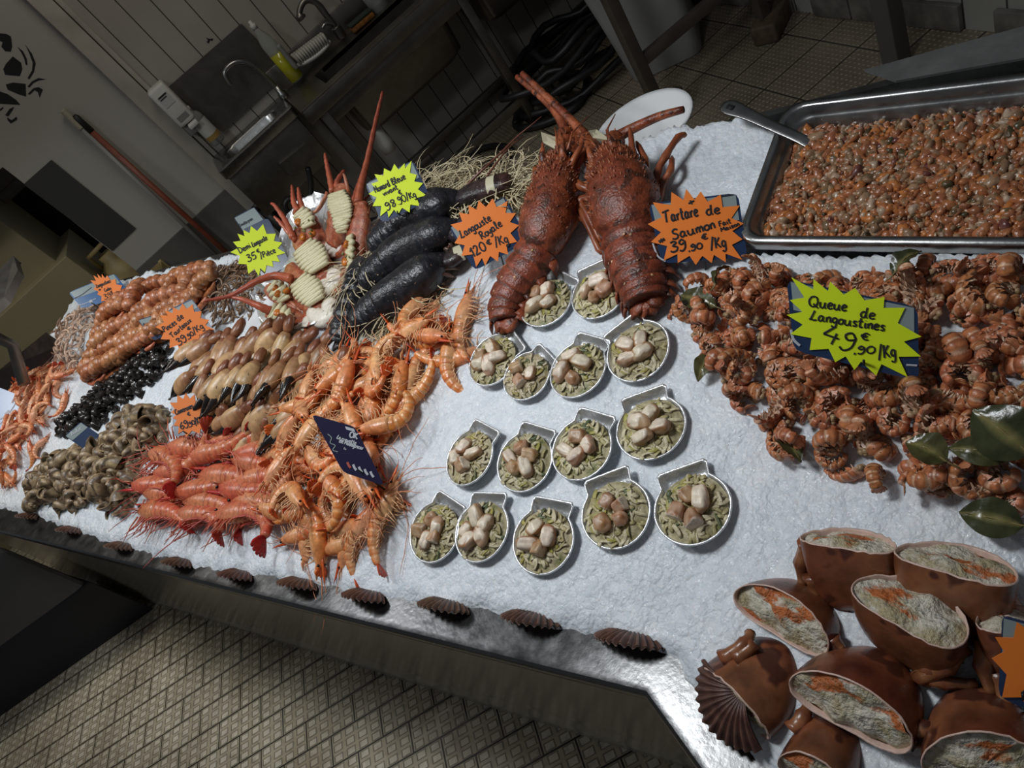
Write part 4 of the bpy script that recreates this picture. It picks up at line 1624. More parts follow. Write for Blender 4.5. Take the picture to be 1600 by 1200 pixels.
# --- prawns, centre
LAB = 'orange cooked prawn in the heap round the dark blue prawn card'
C_OR = ((0.74, 0.22, 0.05), (0.82, 0.50, 0.26), (0.66, 0.10, 0.02), (0.80, 0.46, 0.24))
protos = [Proto(make_shrimp('cooked_prawn', LAB, 'prawn', L, c, *C_OR, 30 + i)) for i, (L, c) in enumerate(((0.17, 2.3), (0.18, 1.5), (0.165, 3.0), (0.185, 1.0)))]
PRAWN_PROTOS = protos
for lay, (d, mar, h) in enumerate(((0.066, 0.022, 0.012), (0.074, 0.034, 0.030), (0.082, 0.05, 0.048))):
    for x, y in scatter(POLY['prawns'], d, mar):
        a = R.uniform(0, 6.28)
        p = sit(x, y, h)
        k = R.randrange(4)
        off = Matrix.Translation((-0.03, -0.0, 0))
        protos[k].put(frame(p, bed_normal(x, y), a, R.uniform(-0.35, 0.35) + (PI if R.random() < 0.5 else 0), R.uniform(-0.22, 0.22), R.uniform(0.92, 1.1)) @ off, None, 'prawns heaped round the dark blue card')

for a, b_, dx, dy, h, k in ((560, 828, 0.7, -1.0, 0.02, 1), (596, 800, 0.6, -1.0, 0.03, 3), (470, 836, -1.0, 0.25, 0.022, 0), (540, 850, -1.0, 0.3, 0.016, 1), (722, 500, 0.35, -1.0, 0.02, 3), (700, 560, 0.3, -1.0, 0.016, 1)):
    p = at_bed(a, b_, h)
    protos[k].put(fdir(p, bed_normal(p.x, p.y), -px_dir(a, b_, dx, dy), R.uniform(-0.2, 0.2), 0.05, 1.0), None, 'prawns heaped round the dark blue card')

# --- big red prawns, lower left
LAB = 'large red prawn lying in the row beside the brown whelks'
C_RE = ((0.55, 0.10, 0.045), (0.66, 0.27, 0.13), (0.42, 0.03, 0.02), (0.52, 0.09, 0.06))
protos = [Proto(make_shrimp('red_prawn', LAB, 'prawn', L, c, *C_RE, 60 + i, 0.8, 1.0)) for i, (L, c) in enumerate(((0.31, 0.9), (0.30, 0.5), (0.31, 1.3)))]
for row, (pts) in enumerate((((298, 700), (360, 696), (412, 706)), ((262, 714), (334, 714), (400, 724)), ((286, 738), (358, 742), (418, 748)),
                             ((250, 756), (322, 764), (394, 772)), ((262, 778), (336, 786), (404, 792)), ((252, 798), (320, 802), (388, 804)))):
    for i, (a, b_) in enumerate(pts):
        h = 0.024 - 0.004 * i + 0.006 * (row % 2)
        p = at_bed(a + R.uniform(-6, 6) - 4, b_ + R.uniform(-4, 4) - 2, h)
        d = -px_dir(a, b_, -1, R.uniform(-0.30, 0.25))
        sgn = R.choice((0, PI))
        protos[R.randrange(3)].put(fdir(p, bed_normal(p.x, p.y), d, sgn + R.uniform(-0.5, 0.5), R.uniform(-0.03, 0.10), R.uniform(0.85, 1.0)), None, 'large red prawns beside the whelks')

# --- crab claws
LAB = 'tan brown crab claw with black tips in the heap behind the prawns'
protos = [Proto(make_claw(LAB, 0.112, 80 + i)) for i in range(3)]
rows = [((300, 553), (440, 530), 8, 0.055, 1.0), ((286, 602), (500, 566), 11, 0.045, 1.0), ((296, 632), (525, 590), 11, 0.032, 1.0), ((335, 668), (510, 622), 10, 0.024, 1.0), ((362, 700), (470, 655), 7, 0.014, 0.95),
        ((300, 568), (490, 548), 10, 0.03, 1.0), ((290, 618), (330, 646), 4, 0.015, 1)]
for (x0, y0), (x1, y1), n, h, s in rows:
    for i in range(n):
        t = i / max(1, n - 1)
        a, b_ = x0 + (x1 - x0) * t + R.uniform(-5, 5), y0 + (y1 - y0) * t + R.uniform(-5, 5)
        p = at_bed(a + 10, b_ - 14, h * 0.8 + 0.012)
        if t > 0.8 and R.random() < 0.4:
            d = px_dir(a, b_, R.uniform(-0.3, 1), 0.5)
        else:
            d = px_dir(a, b_, R.uniform(-0.9, -0.45), 0.8)
        protos[R.randrange(3)].put(fdir(p, bed_normal(p.x, p.y), d, R.uniform(-0.5, 0.5) + (PI if R.random() < 0.4 else 0), R.uniform(0.0, 0.3), s * R.uniform(0.82, 1.12)), None, 'crab claws heaped behind the prawns')

# --- whelks
LAB = 'brown whelk shell in the heap at the front left'
protos = []
for i in range(3):
    m_ = spiral_shell(0.046, 4.6, 0.075 + 0.008 * i, 1.25, 0.36, (0.055, 0.032, 0.017), (0.40, 0.28, 0.16), i, 16, 10)
    o = m_.build('whelk', M_SNAIL)
    protos.append(Proto(tag(o, LAB, 'whelk')))
for lay, (d, mar, h) in enumerate(((0.036, 0.0, 0.006), (0.038, 0.02, 0.022))):
    for x, y in scatter(POLY['whelks'], d, mar):
        p = sit(x, y, h)
        m4 = Matrix.Translation(p) @ Matrix.Rotation(R.uniform(0, 6.28), 4, 'Z') @ Matrix.Rotation(R.uniform(-0.6, 0.6), 4, 'Y') @ Matrix.Rotation(R.uniform(0, 6.28), 4, 'X') @ Matrix.Scale(R.uniform(0.8, 1.15), 4) @ Matrix.Translation((-0.035, 0, 0))
        protos[R.randrange(3)].put(m4, None, 'whelks at the front left')
q = at_bed(52, 790, 0.012)
protos[0].put(Matrix.Translation(q) @ Matrix.Rotation(2.2, 4, 'Z') @ Matrix.Translation((-0.03, 0, 0)), 'single brown whelk lying apart at the front tip of its heap')
lone = COL.objects[-1]
if 'group' in lone:
    del lone['group']
# --- winkles
LAB = 'small shiny black winkle in the dark band between crab claws and pink prawns'
protos = []
for i in range(2):
    m_ = spiral_shell(0.026, 3.0, 0.11, 0.55, 0.46, (0.014, 0.012, 0.011), (0.035, 0.030, 0.027), i, 12, 7)
    protos.append(Proto(tag(m_.build('winkle', M_WINKLE), LAB, 'winkle')))
for lay, (d, mar, h) in enumerate(((0.030, 0.0, 0.006), (0.033, 0.018, 0.021))):
    for x, y in scatter(POLY['winkles'], d, mar):
        p = sit(x, y, h)
        m4 = Matrix.Translation(p) @ Matrix.Rotation(R.uniform(0, 6.28), 4, 'Z') @ Matrix.Rotation(R.uniform(0, 6.28), 4, 'X') @ Matrix.Scale(R.uniform(0.85, 1.2), 4) @ Matrix.Translation((-0.012, 0, 0))
        protos[R.randrange(2)].put(m4, None, 'black winkles')
# --- pink prawns, far left
LAB = 'small pink orange prawn in the heap at the left edge of the ice'
protos = [Proto(make_shrimp('pink_prawn', LAB, 'prawn', 0.12, c, (0.72, 0.22, 0.07), (0.80, 0.46, 0.28), (0.60, 0.10, 0.03), (0.75, 0.38, 0.2), 90 + i, 0.6)) for i, c in enumerate((1.2, 2.0))]
for lay, (d, mar, h) in enumerate(((0.066, 0.005, 0.012), (0.068, 0.03, 0.03))):
    for x, y in scatter(POLY['pinks'], d, mar):
        p = sit(x, y, h)
        if not in_view(p, 25):
            continue
        protos[R.randrange(2)].put(frame(p, bed_normal(x, y), R.uniform(0, 6.28), R.uniform(-0.4, 0.4) + (PI if R.random() < 0.5 else 0), R.uniform(-0.2, 0.2), R.uniform(0.9, 1.1)), None, 'pink prawns at the left edge')
# --- folded langoustines in rows
LAB = 'whole red-brown langoustine folded up in the neat rows at the back left'


def make_coil(seed):
    r = random.Random(seed)
    L = 0.135
    mb = MB()
    pts, ra, rb, cs = [], [], [], []
    n = 48
    for i in range(n + 1):
        q = i / n
        seg = (q * 5.0) % 1.0
        pts.append((L * (q - 0.5), 0.004 * math.sin(q * 5 + seed), 0.026 * math.sin(PI * (0.1 + 0.8 * q))))
        k = 0.62 + 0.38 * abs(math.sin(PI * seg)) ** 0.6
        w = 0.026 * (0.65 + 0.35 * math.sin(PI * (0.12 + 0.76 * q)))
        ra.append(w * k)
        rb.append(w * k * 0.9)
        c = lerp((0.38, 0.125, 0.045), (0.48, 0.20, 0.09), 0.5 + 0.5 * math.sin(q * 9 + seed))
        cs.append(lerp(c, (0.28, 0.09, 0.035), 0.6 if seg < 0.15 or seg > 0.88 else 0))
    mb.tube(pts, ra, 12, ry=rb, cols=cs)
    for s in (-1, 1):
        mb.tube([(-L * 0.45, s * 0.012, 0.004), (-L * 0.2, s * 0.026, -0.002), (L * 0.15, s * 0.028, -0.004), (L * 0.35, s * 0.02, 0.0)], [0.005, 0.008, 0.009, 0.003], 6, col=(0.50, 0.15, 0.06))
    return mb.build('langoustine', M_TAIL)


protos = [Proto(tag(make_coil(i), LAB, 'langoustine')) for i in range(3)]
cl_rows = [((152, 574), (186, 492), 3), ((160, 584), (216, 470), 4), ((176, 572), (254, 452), 5), ((190, 562), (290, 442), 5), ((212, 550), (318, 436), 6), ((236, 536), (330, 448), 5), ((158, 556), (190, 478), 3), ((262, 516), (318, 468), 3)]
for (x0, y0), (x1, y1), n in cl_rows:
    for i in range(n):
        t = i / (n - 1)
        a, b_ = x0 + (x1 - x0) * t + R.uniform(-3, 3), y0 + (y1 - y0) * t + R.uniform(-3, 3)
        for _ in (0,):
            p = at_bed(a, b_, 0.02)
            p.z += 0.004
            d = px_dir(a, b_, 0.85 + R.uniform(-0.12, 0.12), -0.62 + R.uniform(-0.12, 0.12))
            protos[R.randrange(3)].put(fdir(p, bed_normal(p.x, p.y), d, R.uniform(-0.3, 0.3), R.uniform(-0.15, 0.15), R.uniform(0.95, 1.15)), None, 'langoustines in rows at the back left')
# --- small pale and grey shrimps
LAB = 'tiny pale pink shrimp in the small heap at the far left back'
protos = [Proto(tag(small_shrimp(0.055, c, (0.58, 0.36, 0.25), (0.66, 0.50, 0.38), i).build('pale_shrimp', M_LEGS), LAB, 'shrimp')) for i, c in enumerate((1.6, 2.6))]
for lay, (d, mar, h) in enumerate(((0.030, 0.0, 0.006), (0.030, 0.01, 0.018))):
    for x, y in scatter(POLY['pales'], d, mar):
        p = sit(x, y, h)
        protos[R.randrange(2)].put(frame(p, bed_normal(x, y), R.uniform(0, 6.28), R.uniform(-0.6, 0.6), R.uniform(-0.3, 0.3), R.uniform(0.8, 1.15)), None, 'pale shrimps')
LAB = 'tiny grey-brown shrimp in the heap behind the half spiny lobsters'
protos = [Proto(tag(small_shrimp(0.046, c, (0.15, 0.08, 0.04), (0.24, 0.14, 0.075), i).build('grey_shrimp', M_LEGS), LAB, 'shrimp')) for i, c in enumerate((1.6, 2.8))]
for lay, (d, mar, h) in enumerate(((0.023, 0.0, 0.005), (0.026, 0.012, 0.015))):
    for x, y in scatter(POLY['greys'], d, mar):
        p = sit(x, y, h)
        protos[R.randrange(2)].put(frame(p, bed_normal(x, y), R.uniform(0, 6.28), R.uniform(-0.6, 0.6), R.uniform(-0.3, 0.3), R.uniform(0.8, 1.15)), None, 'grey shrimps')
# ------------------------------------------------------------------ foil dishes with leeks and scallops
m, nt, b = new_mat('aluminium_foil')
b.inputs['Metallic'].default_value = 0.78
b.inputs['Base Color'].default_value = (0.80, 0.81, 0.82, 1)
b.inputs['Roughness'].default_value = 0.38
bump(nt, b, noise_n(nt, 55, 4, 0.6), 0.6, 0.004)
M_FOIL = m
M_LEEK = flesh('creamed_leek', 0.42, 0.22, 170, 0.5, 260, hue=0.08)
M_SCAL = flesh('seared_scallop', 0.38, 0.25, 90, 0.3, 200, hue=0.10, sss=0.1)
M_BITS = flesh('chopped_food', 0.25, 0.25, 120, 0.3, 260)


def dish_outline(r, k=1.0, n=80):
    """circle with a trapezoid hinge tab pointing along +y"""
    out = []
    for i in range(n):
        a = 2 * PI * i / n
        x, y = math.cos(a), math.sin(a)
        th = math.atan2(x, y)              # angle off the hinge direction
        rad = 1.0 - 0.06 * max(0, -y)
        if abs(th) < 0.72:
            # tab: flat top at 1.22, sides running out from the circle
            top = 1.20 / max(0.2, math.cos(th))
            t = sstep((0.72 - abs(th)) / 0.22)
            rad = rad + (min(top, 1.36) - rad) * t
        out.append((x * rad * r * k, y * rad * r * k))
    return out


def make_dish():
    r = 0.0565
    t = thing('foil_dish', 'x', 'dish')
    rr = []
    for k, z in ((0.985, -0.0015), (1.005, 0.0006), (0.99, 0.0024), (0.945, 0.0020), (0.925, -0.001), (0.86, -0.008), (0.78, -0.0125), (0.4, -0.0135)):
        ring = []
        for i, (x, y) in enumerate(dish_outline(r, k)):
            f = (1 + 0.010 * (i % 2)) if k < 0.93 and k > 0.6 else 1 + 0.003 * R.uniform(-1, 1)
            ring.append((x * f, y * f, z + 0.0004 * R.uniform(-1, 1)))
        rr.append(ring)
    m_ = MB()
    m_.rings(rr, cap=(False, True))
    m_.build('foil', M_FOIL, t)
    return t


def make_leek(seed):
    r = random.Random(seed)
    R_ = 0.0505
    mb = MB()
    n, nr = 54, 20
    rings, cc = [], []

    def hz(x, y):
        q = math.hypot(x, y) / R_
        p = Vector((x, y, seed * 0.31))
        w = noise.noise(p * 55) * 0.0030 + noise.noise(p * 120) * 0.0022 + abs(noise.noise(p * 190)) * 0.0022
        return 0.0065 * (1 - q ** 2.4) + w * (1.1 - 0.6 * q)
    for i in range(nr):
        k = i / (nr - 1)
        ring, cr = [], []
        for j in range(n):
            a = 2 * PI * j / n
            wob = 1 + 0.035 * noise.noise(Vector((math.cos(a) * 2.5, math.sin(a) * 2.5, seed)))
            x, y = math.cos(a) * R_ * k * wob, math.sin(a) * R_ * k * wob
            ring.append((x, y, hz(x, y) - 0.003 * k ** 6))
            u = noise.noise(Vector((x * 70, y * 70, seed + 7)))
            c = lerp((0.50, 0.43, 0.27), (0.30, 0.25, 0.125), max(0, min(1, 0.45 + 1.4 * u)))
            v = noise.noise(Vector((x * 42, y * 42, seed + 19)))
            if v > 0.30:
                c = lerp(c, (0.20, 0.20, 0.075), min(1, (v - 0.30) * 6))
            cr.append(c)
        rings.append(ring)
        cc.append(cr)
    mb.rings(rings, cc, cap=(True, False))
    for k in range(110):
        a, q = r.uniform(0, 2 * PI), R_ * 0.88 * math.sqrt(r.random())
        p = Vector((q * math.cos(a), q * math.sin(a), 0))
        h = r.uniform(0, 2 * PI)
        L = r.uniform(0.010, 0.026)
        bend = r.uniform(-1.8, 1.8)
        pts = []
        for s in range(6):
            if p.length > R_ * 1.0:
                p = p * (R_ / p.length)
            pts.append(Vector((p.x, p.y, hz(p.x, p.y) + 0.0006 + 0.0012 * math.sin(PI * s / 5))))
            p = p + Vector((math.cos(h), math.sin(h), 0)) * L / 5
            h += bend / 5
        u = r.random()
        c = (0.60, 0.52, 0.34) if u < 0.5 else (0.44, 0.37, 0.18) if u < 0.85 else (0.40, 0.35, 0.09) if u < 0.94 else (0.10, 0.12, 0.05)
        w = r.uniform(0.0016, 0.0042)
        mb.tube(pts, [w * 0.8, w, w * 1.1, w, w, w * 0.6], 6, ry=0.0008, up=(r.uniform(-.45, .45), r.uniform(-.45, .45), 1), col=c)
    return mb


def blob(mb, c, rx, ry, rz, rot, col0, col1, seed, n=10, m=7, flat=0.5, cut=None, amp=0.22):
    """lumpy super-ellipsoid"""
    rings, cc = [], []
    for i in range(m + 1):
        f = -PI / 2 + PI * i / m
        ring, cr = [], []
        for j in range(n):
            a = 2 * PI * j / n
            d = Vector((math.cos(f) * math.cos(a), math.cos(f) * math.sin(a), math.sin(f)))
            d = Vector([math.copysign(abs(q) ** flat, q) for q in d])
            k = 1 + amp * noise.noise(d * 1.3 + Vector((seed * 3.1, seed * 1.7, 0)))
            v = Vector((d.x * rx * k, d.y * ry * k, d.z * rz * k))
            if cut:
                v.x = max(-rx * cut, v.x)
            ring.append(Vector(c) + rot @ v)
            cr.append(lerp(col0, col1, max(0, min(1, 0.5 + 1.3 * noise.noise(d * 1.6 + Vector((seed, 5, seed)))))))
        rings.append(ring)
        cc.append(cr)
    mb.rings(rings, cc)


scal_protos = []
for i in range(5):
    m_ = MB()
    blob(m_, (0, 0, 0), 0.0145 + 0.001 * (i % 3), 0.0105, 0.0085, Matrix.Identity(3), (0.76, 0.58, 0.41), (0.40, 0.19, 0.075), i + 0.3, 18, 12, 0.76, 0.45 if i % 2 else None, 0.30)
    m_.c = [lerp((0.86, 0.74, 0.59), c_, 0.12) if (v_[0] < -0.0068 and i % 2) or (v_[2] > 0.006 and i % 2 == 0) else lerp(c_, (0.30, 0.13, 0.05), 0.45) for v_, c_ in zip(m_.v, m_.c)]
    o = m_.build('scallop_piece', M_SCAL)
    scal_protos.append(Proto(tag(o, 'x', 'scallop')))
dish_p = Proto(make_dish())
leek_p = []
for i in range(4):
    o = make_leek(i).build('creamed_leek', M_LEEK)
    leek_p.append(Proto(tag(o, 'x', 'leek', kind='stuff')))
DISH = [((852, 472), (883, 428), 'between both spiny lobster tails, left one', 0), ((937, 457), (930, 410), 'tucked beside the right spiny lobster tail', 1),
        ((769, 563), (812, 522), 'below the tail of the left spiny lobster', 2), ((822, 588), (856, 552), 'half hidden, second in the row under the lobsters', 3),
        ((902, 578), (922, 540), 'third in the row under the lobsters', 4), ((997, 549), (968, 502), 'under the right spiny lobster tail fan', 5),
        ((733, 715), (762, 665), 'nearest the prawn heap in the third row', 6), ((819, 722), (840, 674), 'second from the prawn heap in the third row', 7),
        ((908, 702), (934, 644), 'third from the prawn heap in the third row', 8), ((1017, 669), (1005, 617), 'at the langoustine end of the third row', 9),
        ((678, 832), (710, 776), 'at the prawn end of the front row', 10), ((752, 830), (764, 774), 'second from the prawns in the front row', 11),
        ((848, 845), (866, 782), 'closest to the counter edge', 12), ((962, 803), (948, 742), 'fourth from the prawns in the front row', 13),
        ((1082, 795), (1062, 726), 'at the langoustine end of the front row', 14)]
for (cx, cy), (hx, hy), where, k in DISH:
    p = at_bed(cx, cy, 0.017)
    hd = at_bed(hx, hy, 0.017) - p
    nrm = bed_normal(p.x, p.y)
    y = (hd - nrm * hd.dot(nrm)).normalized()
    x = y.cross(nrm)
    tilt = Matrix.Rotation(R.uniform(-0.06, 0.06), 4, 'X') @ Matrix.Rotation(R.uniform(-0.08, 0.08), 4, 'Y')
    m4 = Matrix((x, y, nrm)).transposed().to_4x4()
    m4.translation = p
    sc = 0.97 if k not in (3,) else 0.86
    m4 = m4 @ tilt @ Matrix.Scale(sc, 4)
    dish_p.put(m4, 'scallop-shaped foil dish ' + where)
    leek_p[k % 4].put(m4 @ Matrix.Rotation(R.uniform(-0.25, 0.25), 4, 'Z'), 'creamed leeks filling the foil dish ' + where)
    n = (4, 4, 5, 3, 4, 4, 4, 5, 4, 4, 5, 5, 4, 4, 4)[k]
    a0 = R.uniform(0, 6.28)
    for i in range(n):
        a = a0 + 2 * PI * i / n + R.uniform(-0.25, 0.25)
        q = 0.019 + R.uniform(-0.003, 0.004)
        mm = m4 @ Matrix.Translation((q * math.cos(a), q * math.sin(a), 0.013 + R.uniform(0, 0.003))) @ Matrix.Rotation(R.uniform(0, 6.28), 4, 'Z') @ Matrix.Rotation(R.uniform(-0.5, 0.5), 4, 'X') @ Matrix.Rotation(R.uniform(-0.4, 0.4), 4, 'Y') @ Matrix.Scale(R.uniform(0.95, 1.3), 4)
        scal_protos[R.randrange(5)].put(mm, 'scallop piece, dish ' + where, 'scallop pieces, dish ' + where)

# ------------------------------------------------------------------ two whole spiny lobsters
M_LANG = flesh('spiny_lobster_shell', 0.36, 0.55, 55, 0.9, 210, spots=(38, 0.60, (0.075, 0.022, 0.012)))
M_LLEG = flesh('spiny_lobster_leg', 0.34, 0.25, 60, 0.2, 160)
M_CREAMTAG = plain('cream_band', (0.60, 0.55, 0.38), 0.5)
LC1, LC2, LC3 = (0.205, 0.042, 0.018), (0.29, 0.075, 0.028), (0.13, 0.032, 0.016)


def bp3(pts, k=5):
    """smooth path through (px,py,height[,radius...]) -> world points and the extra columns"""
    rows = []
    for q in pts:
        w = at_bed(q[0], q[1], q[2], False)
        rows.append((w.x, w.y, w.z) + tuple(q[3:]))
    sm = smooth_path(rows, k)
    return [Vector(r[:3]) for r in sm], [tuple(r[3:]) for r in sm]


def spiny_lobster(label, carap, abdo, fan_px, ants, legs, tagp, horn_w, seed):
    r = random.Random(seed)
    t = thing('spiny_lobster', label, 'spiny lobster', at_bed(*carap[0][:2]))
    P, ex = bp3(carap, 6)
    m_ = MB()
    n = len(P)
    m_.tube(P, [e[0] for e in ex], 20, ry=[e[0] * 0.82 for e in ex], up=NICE, cols=[[lerp(lerp(LC2, LC1, max(0, math.sin(2 * PI * j / 20))), LC3, 0.5 * r.random()) for j in range(20)] for i in range(n)],
            prof=lambda i, a: 1 + 0.05 * noise.noise(Vector((i * 0.8, a * 2.4, seed))) * 1.6)
    for k in range(520):          # spines and warts
        i = min(n - 2, int(r.random() ** 0.8 * n))
        tg = (P[min(i + 1, n - 1)] - P[max(0, i - 1)]).normalized()
        sd = tg.cross(NICE).normalized()
        a = r.uniform(-0.15, PI + 0.15)
        d = sd * math.cos(a) + NICE * math.sin(a)
        c = P[i] + sd * math.cos(a) * ex[i][0] * 0.97 + NICE * math.sin(a) * ex[i][0] * 0.80
        s = r.uniform(0.0009, 0.0019) * (1.0 + 0.9 * (i / n))
        m_.lathe([(s, -s), (s * 0.75, s * 0.8), (0.0002, s * 2.6)], 5, c, (d + tg * 0.7).normalized(), lerp(LC1, (0.38, 0.13, 0.05), r.random()))
    m_.build('carapace', M_LANG, t)
    hd, tg = P[-1], (P[-1] - P[-4]).normalized()
    sd = tg.cross(NICE).normalized()
    hw = ex[-1][0]
    for s in (-1, 1):              # horns and eyes
        m_ = MB()
        b_ = P[-7] + sd * s * hw * 0.75 + NICE * hw * 0.6
        m_.tube([b_, b_ + tg * 0.02 + NICE * 0.012, b_ + tg * 0.045 + NICE * 0.022], [0.010, 0.007, 0.001], 8, col=LC2)
        m_.build('horn', M_LANG, t)
        m_ = MB()
        e_ = P[-4] + sd * s * hw * 1.05 + NICE * hw * 0.55
        m_.lathe([(0.001, -0.007), (0.006, -0.004), (0.0065, 0.002), (0.001, 0.008)], 10, e_, (sd * s + NICE).normalized())
        m_.build('eye', M_EYE, t)
    # abdomen, six plates each
    Q, ex = bp3(abdo, 9)
    n = len(Q)
    rs, cols = [], []
    for i in range(n):
        q = i / (n - 1)
        seg = (q * 6) % 1.0
        rs.append(ex[i][0] * (0.98 + 0.10 * seg - (0.07 if seg < 0.14 else 0)))
        c = lerp((0.27, 0.060, 0.026), (0.185, 0.040, 0.02), math.sin(seg * PI))
        cols.append(lerp(c, (0.07, 0.02, 0.012), 0.8 if seg < 0.12 else 0))
    m_ = MB()
    m_.tube(Q, rs, 20, ry=[a * 0.78 for a in rs], up=NICE, cols=cols)
    m_.build('abdomen', M_LANG, t)
    for k in range(6):             # pointed flaps and pale flecks
        i = min(n - 2, int((k + 0.55) / 6 * (n - 1)))
        tg2 = (Q[i + 1] - Q[i - 1]).normalized()
        sd2 = tg2.cross(NICE).normalized()
        for s in (-1, 1):
            m_ = MB()
            o = Q[i] + sd2 * s * rs[i] * 0.95
            m_.tube([o - NICE * 0.004, o + sd2 * s * 0.008 - NICE * 0.012 + tg2 * 0.006, o + sd2 * s * 0.013 - NICE * 0.022 + tg2 * 0.016], [0.013, 0.009, 0.001], 6, ry=[0.004, 0.003, 0.001], up=sd2, col=(0.26, 0.065, 0.028))
            m_.build('side_flap', M_LANG, t)
    m_ = MB()
    for k in range(9):
        i = int(r.uniform(0.05, 0.9) * (n - 1))
        tg2 = (Q[min(i + 1, n - 1)] - Q[i - 1]).normalized()
        sd2 = tg2.cross(NICE).normalized()
        a = r.uniform(0.5, 2.4)
        d = sd2 * math.cos(a) + NICE * math.sin(a) * 0.9
        c = Q[i] + sd2 * math.cos(a) * rs[i] + NICE * math.sin(a) * rs[i] * 0.78
        m_.lathe([(0.001, -0.0006), (0.0032, 0.0), (0.001, 0.0008)], 7, c, d, (0.62, 0.36, 0.20))
    m_.build('pale_fleck', M_LANG, t)
    # tail fan
    o = Q[-1]
    for k, q in enumerate(fan_px):
        m_ = MB()
        e_ = at_bed(q[0], q[1], q[2], False)
        v = e_ - o
        m_.tube([o + v * 0.05, o + v * 0.4 + NICE * 0.006, o + v * 0.8 + NICE * 0.004, e_], [0.012, 0.018, 0.019, 0.012], 8, ry=[0.006, 0.005, 0.004, 0.002], up=NICE, cols=[LC1, (0.23, 0.055, 0.025), (0.26, 0.07, 0.03), LC3])
        m_.build('tail_blade', M_LANG, t)
    # antennae: thick spiny bases then whips
    for base, path in ants:
        m_ = MB()
        pts = [at_dist(*q[:3]) for q in base]
        sm = [Vector(v) for v in smooth_path(pts, 4)]
        m_.tube(sm, [0.021 - 0.006 * k / len(sm) + 0.003 * (k % 2) for k in range(len(sm))], 10, col=LC2)
        for k in range(34):
            i = r.randrange(len(sm))
            d = Vector((r.uniform(-1, 1), r.uniform(-1, 1), r.uniform(-0.2, 1))).normalized()
            m_.lathe([(0.0035, 0), (0.0005, 0.010)], 5, sm[i] + d * 0.015, d, lerp(LC2, (0.5, 0.18, 0.07), r.random()))
        m_.build('antenna_base', M_LANG, t)
        m_ = MB()
        pts = [sm[-1]] + [at_dist(*q[:3]) for q in path]
        sm2 = [Vector(v) for v in smooth_path(pts, 5)]
        m_.tube(sm2, [0.0115 - 0.0055 * k / len(sm2) for k in range(len(sm2))], 8, cols=[lerp((0.36, 0.10, 0.04), LC1, 0.5 + 0.5 * math.sin(k)) for k in range(len(sm2))])
        m_.build('antenna', M_LANG, t)
    for L_ in legs:
        m_ = MB()
        pts = [at_bed(q[0], q[1], q[2], False) for q in L_]
        sm = [Vector(v) for v in smooth_path(pts, 3)]
        nn = len(sm)
        m_.tube(sm, [(0.0078 - 0.0030 * k / nn) * (1.25 if k % 3 == 0 else 1.0) for k in range(nn - 1)] + [0.002], 8, cols=[lerp((0.36, 0.10, 0.035), (0.22, 0.055, 0.024), 0.5 + 0.5 * math.sin(k * 1.3)) for k in range(nn)])
        m_.build('leg', M_LLEG, t)
    m_ = MB()
    for s in (-1, 1):
        b_ = hd + sd * s * 0.008
        m_.tube([b_, b_ + tg * 0.05 + NICE * 0.01 + sd * s * 0.01, b_ + tg * 0.09 + sd * s * 0.03], [0.003, 0.002, 0.001], 5, col=LC2)
    m_.build('antennule', M_LLEG, t)
    if tagp:
        m_ = MB()
        m_.prism([at_dist(*q) for q in tagp], NICE, 0.004)
        m_.build('cream_band', M_CREAMTAG, t, False)['label'] = 'cream coloured band'
    for ch in t.children:
        ch.matrix_parent_inverse = Matrix.Translation(-Vector(t.location))
    return t


def dd_(px, py, h=0.0):
    return (at_bed(px, py, h, False) - CAM).length


dA, dB = dd_(870, 300, 0.05), dd_(960, 280, 0.05)
spiny_lobster('whole cooked spiny lobster lying tail-down beside the dark lobsters',
              [(843, 392, 0.045, 0.036), (848, 370, 0.055, 0.050), (856, 335, 0.062, 0.055), (866, 295, 0.066, 0.050), (873, 268, 0.068, 0.042), (878, 248, 0.068, 0.030)],
              [(842, 388, 0.048, 0.044), (822, 420, 0.044, 0.044), (800, 452, 0.038, 0.040), (788, 480, 0.032, 0.034), (787, 500, 0.026, 0.028)],
              [(775, 514, 0.014), (785, 518, 0.012), (797, 519, 0.014), (807, 512, 0.018)],
              [([(878, 258, dA + 0.05), (882, 232, dA + 0.09), (884, 206, dA + 0.13)], [(872, 180, dA + 0.17), (850, 155, dA + 0.22), (808, 120, dA + 0.30)]),
               ([(886, 258, dA + 0.06), (896, 230, dA + 0.10), (900, 212, dA + 0.12)], [(905, 200, dA + 0.14)])],
              [[(880, 330, 0.03), (898, 344, 0.03), (884, 372, 0.02), (872, 397, 0.008)], [(880, 300, 0.05), (896, 272, 0.06), (906, 250, 0.07), (914, 232, 0.07)],
               [(882, 290, 0.05), (890, 262, 0.08), (912, 222, 0.09)], [(878, 315, 0.04), (893, 300, 0.05), (900, 270, 0.06), (906, 258, 0.05)], [(884, 340, 0.03), (892, 318, 0.045), (905, 290, 0.05)],
               [(846, 300, 0.05), (838, 270, 0.07), (836, 262, 0.07)]],
              [(845, 206, dA + 0.10), (848, 222, dA + 0.10), (868, 233, dA + 0.09), (877, 226, dA + 0.09), (874, 216, dA + 0.10)], 1, 1)
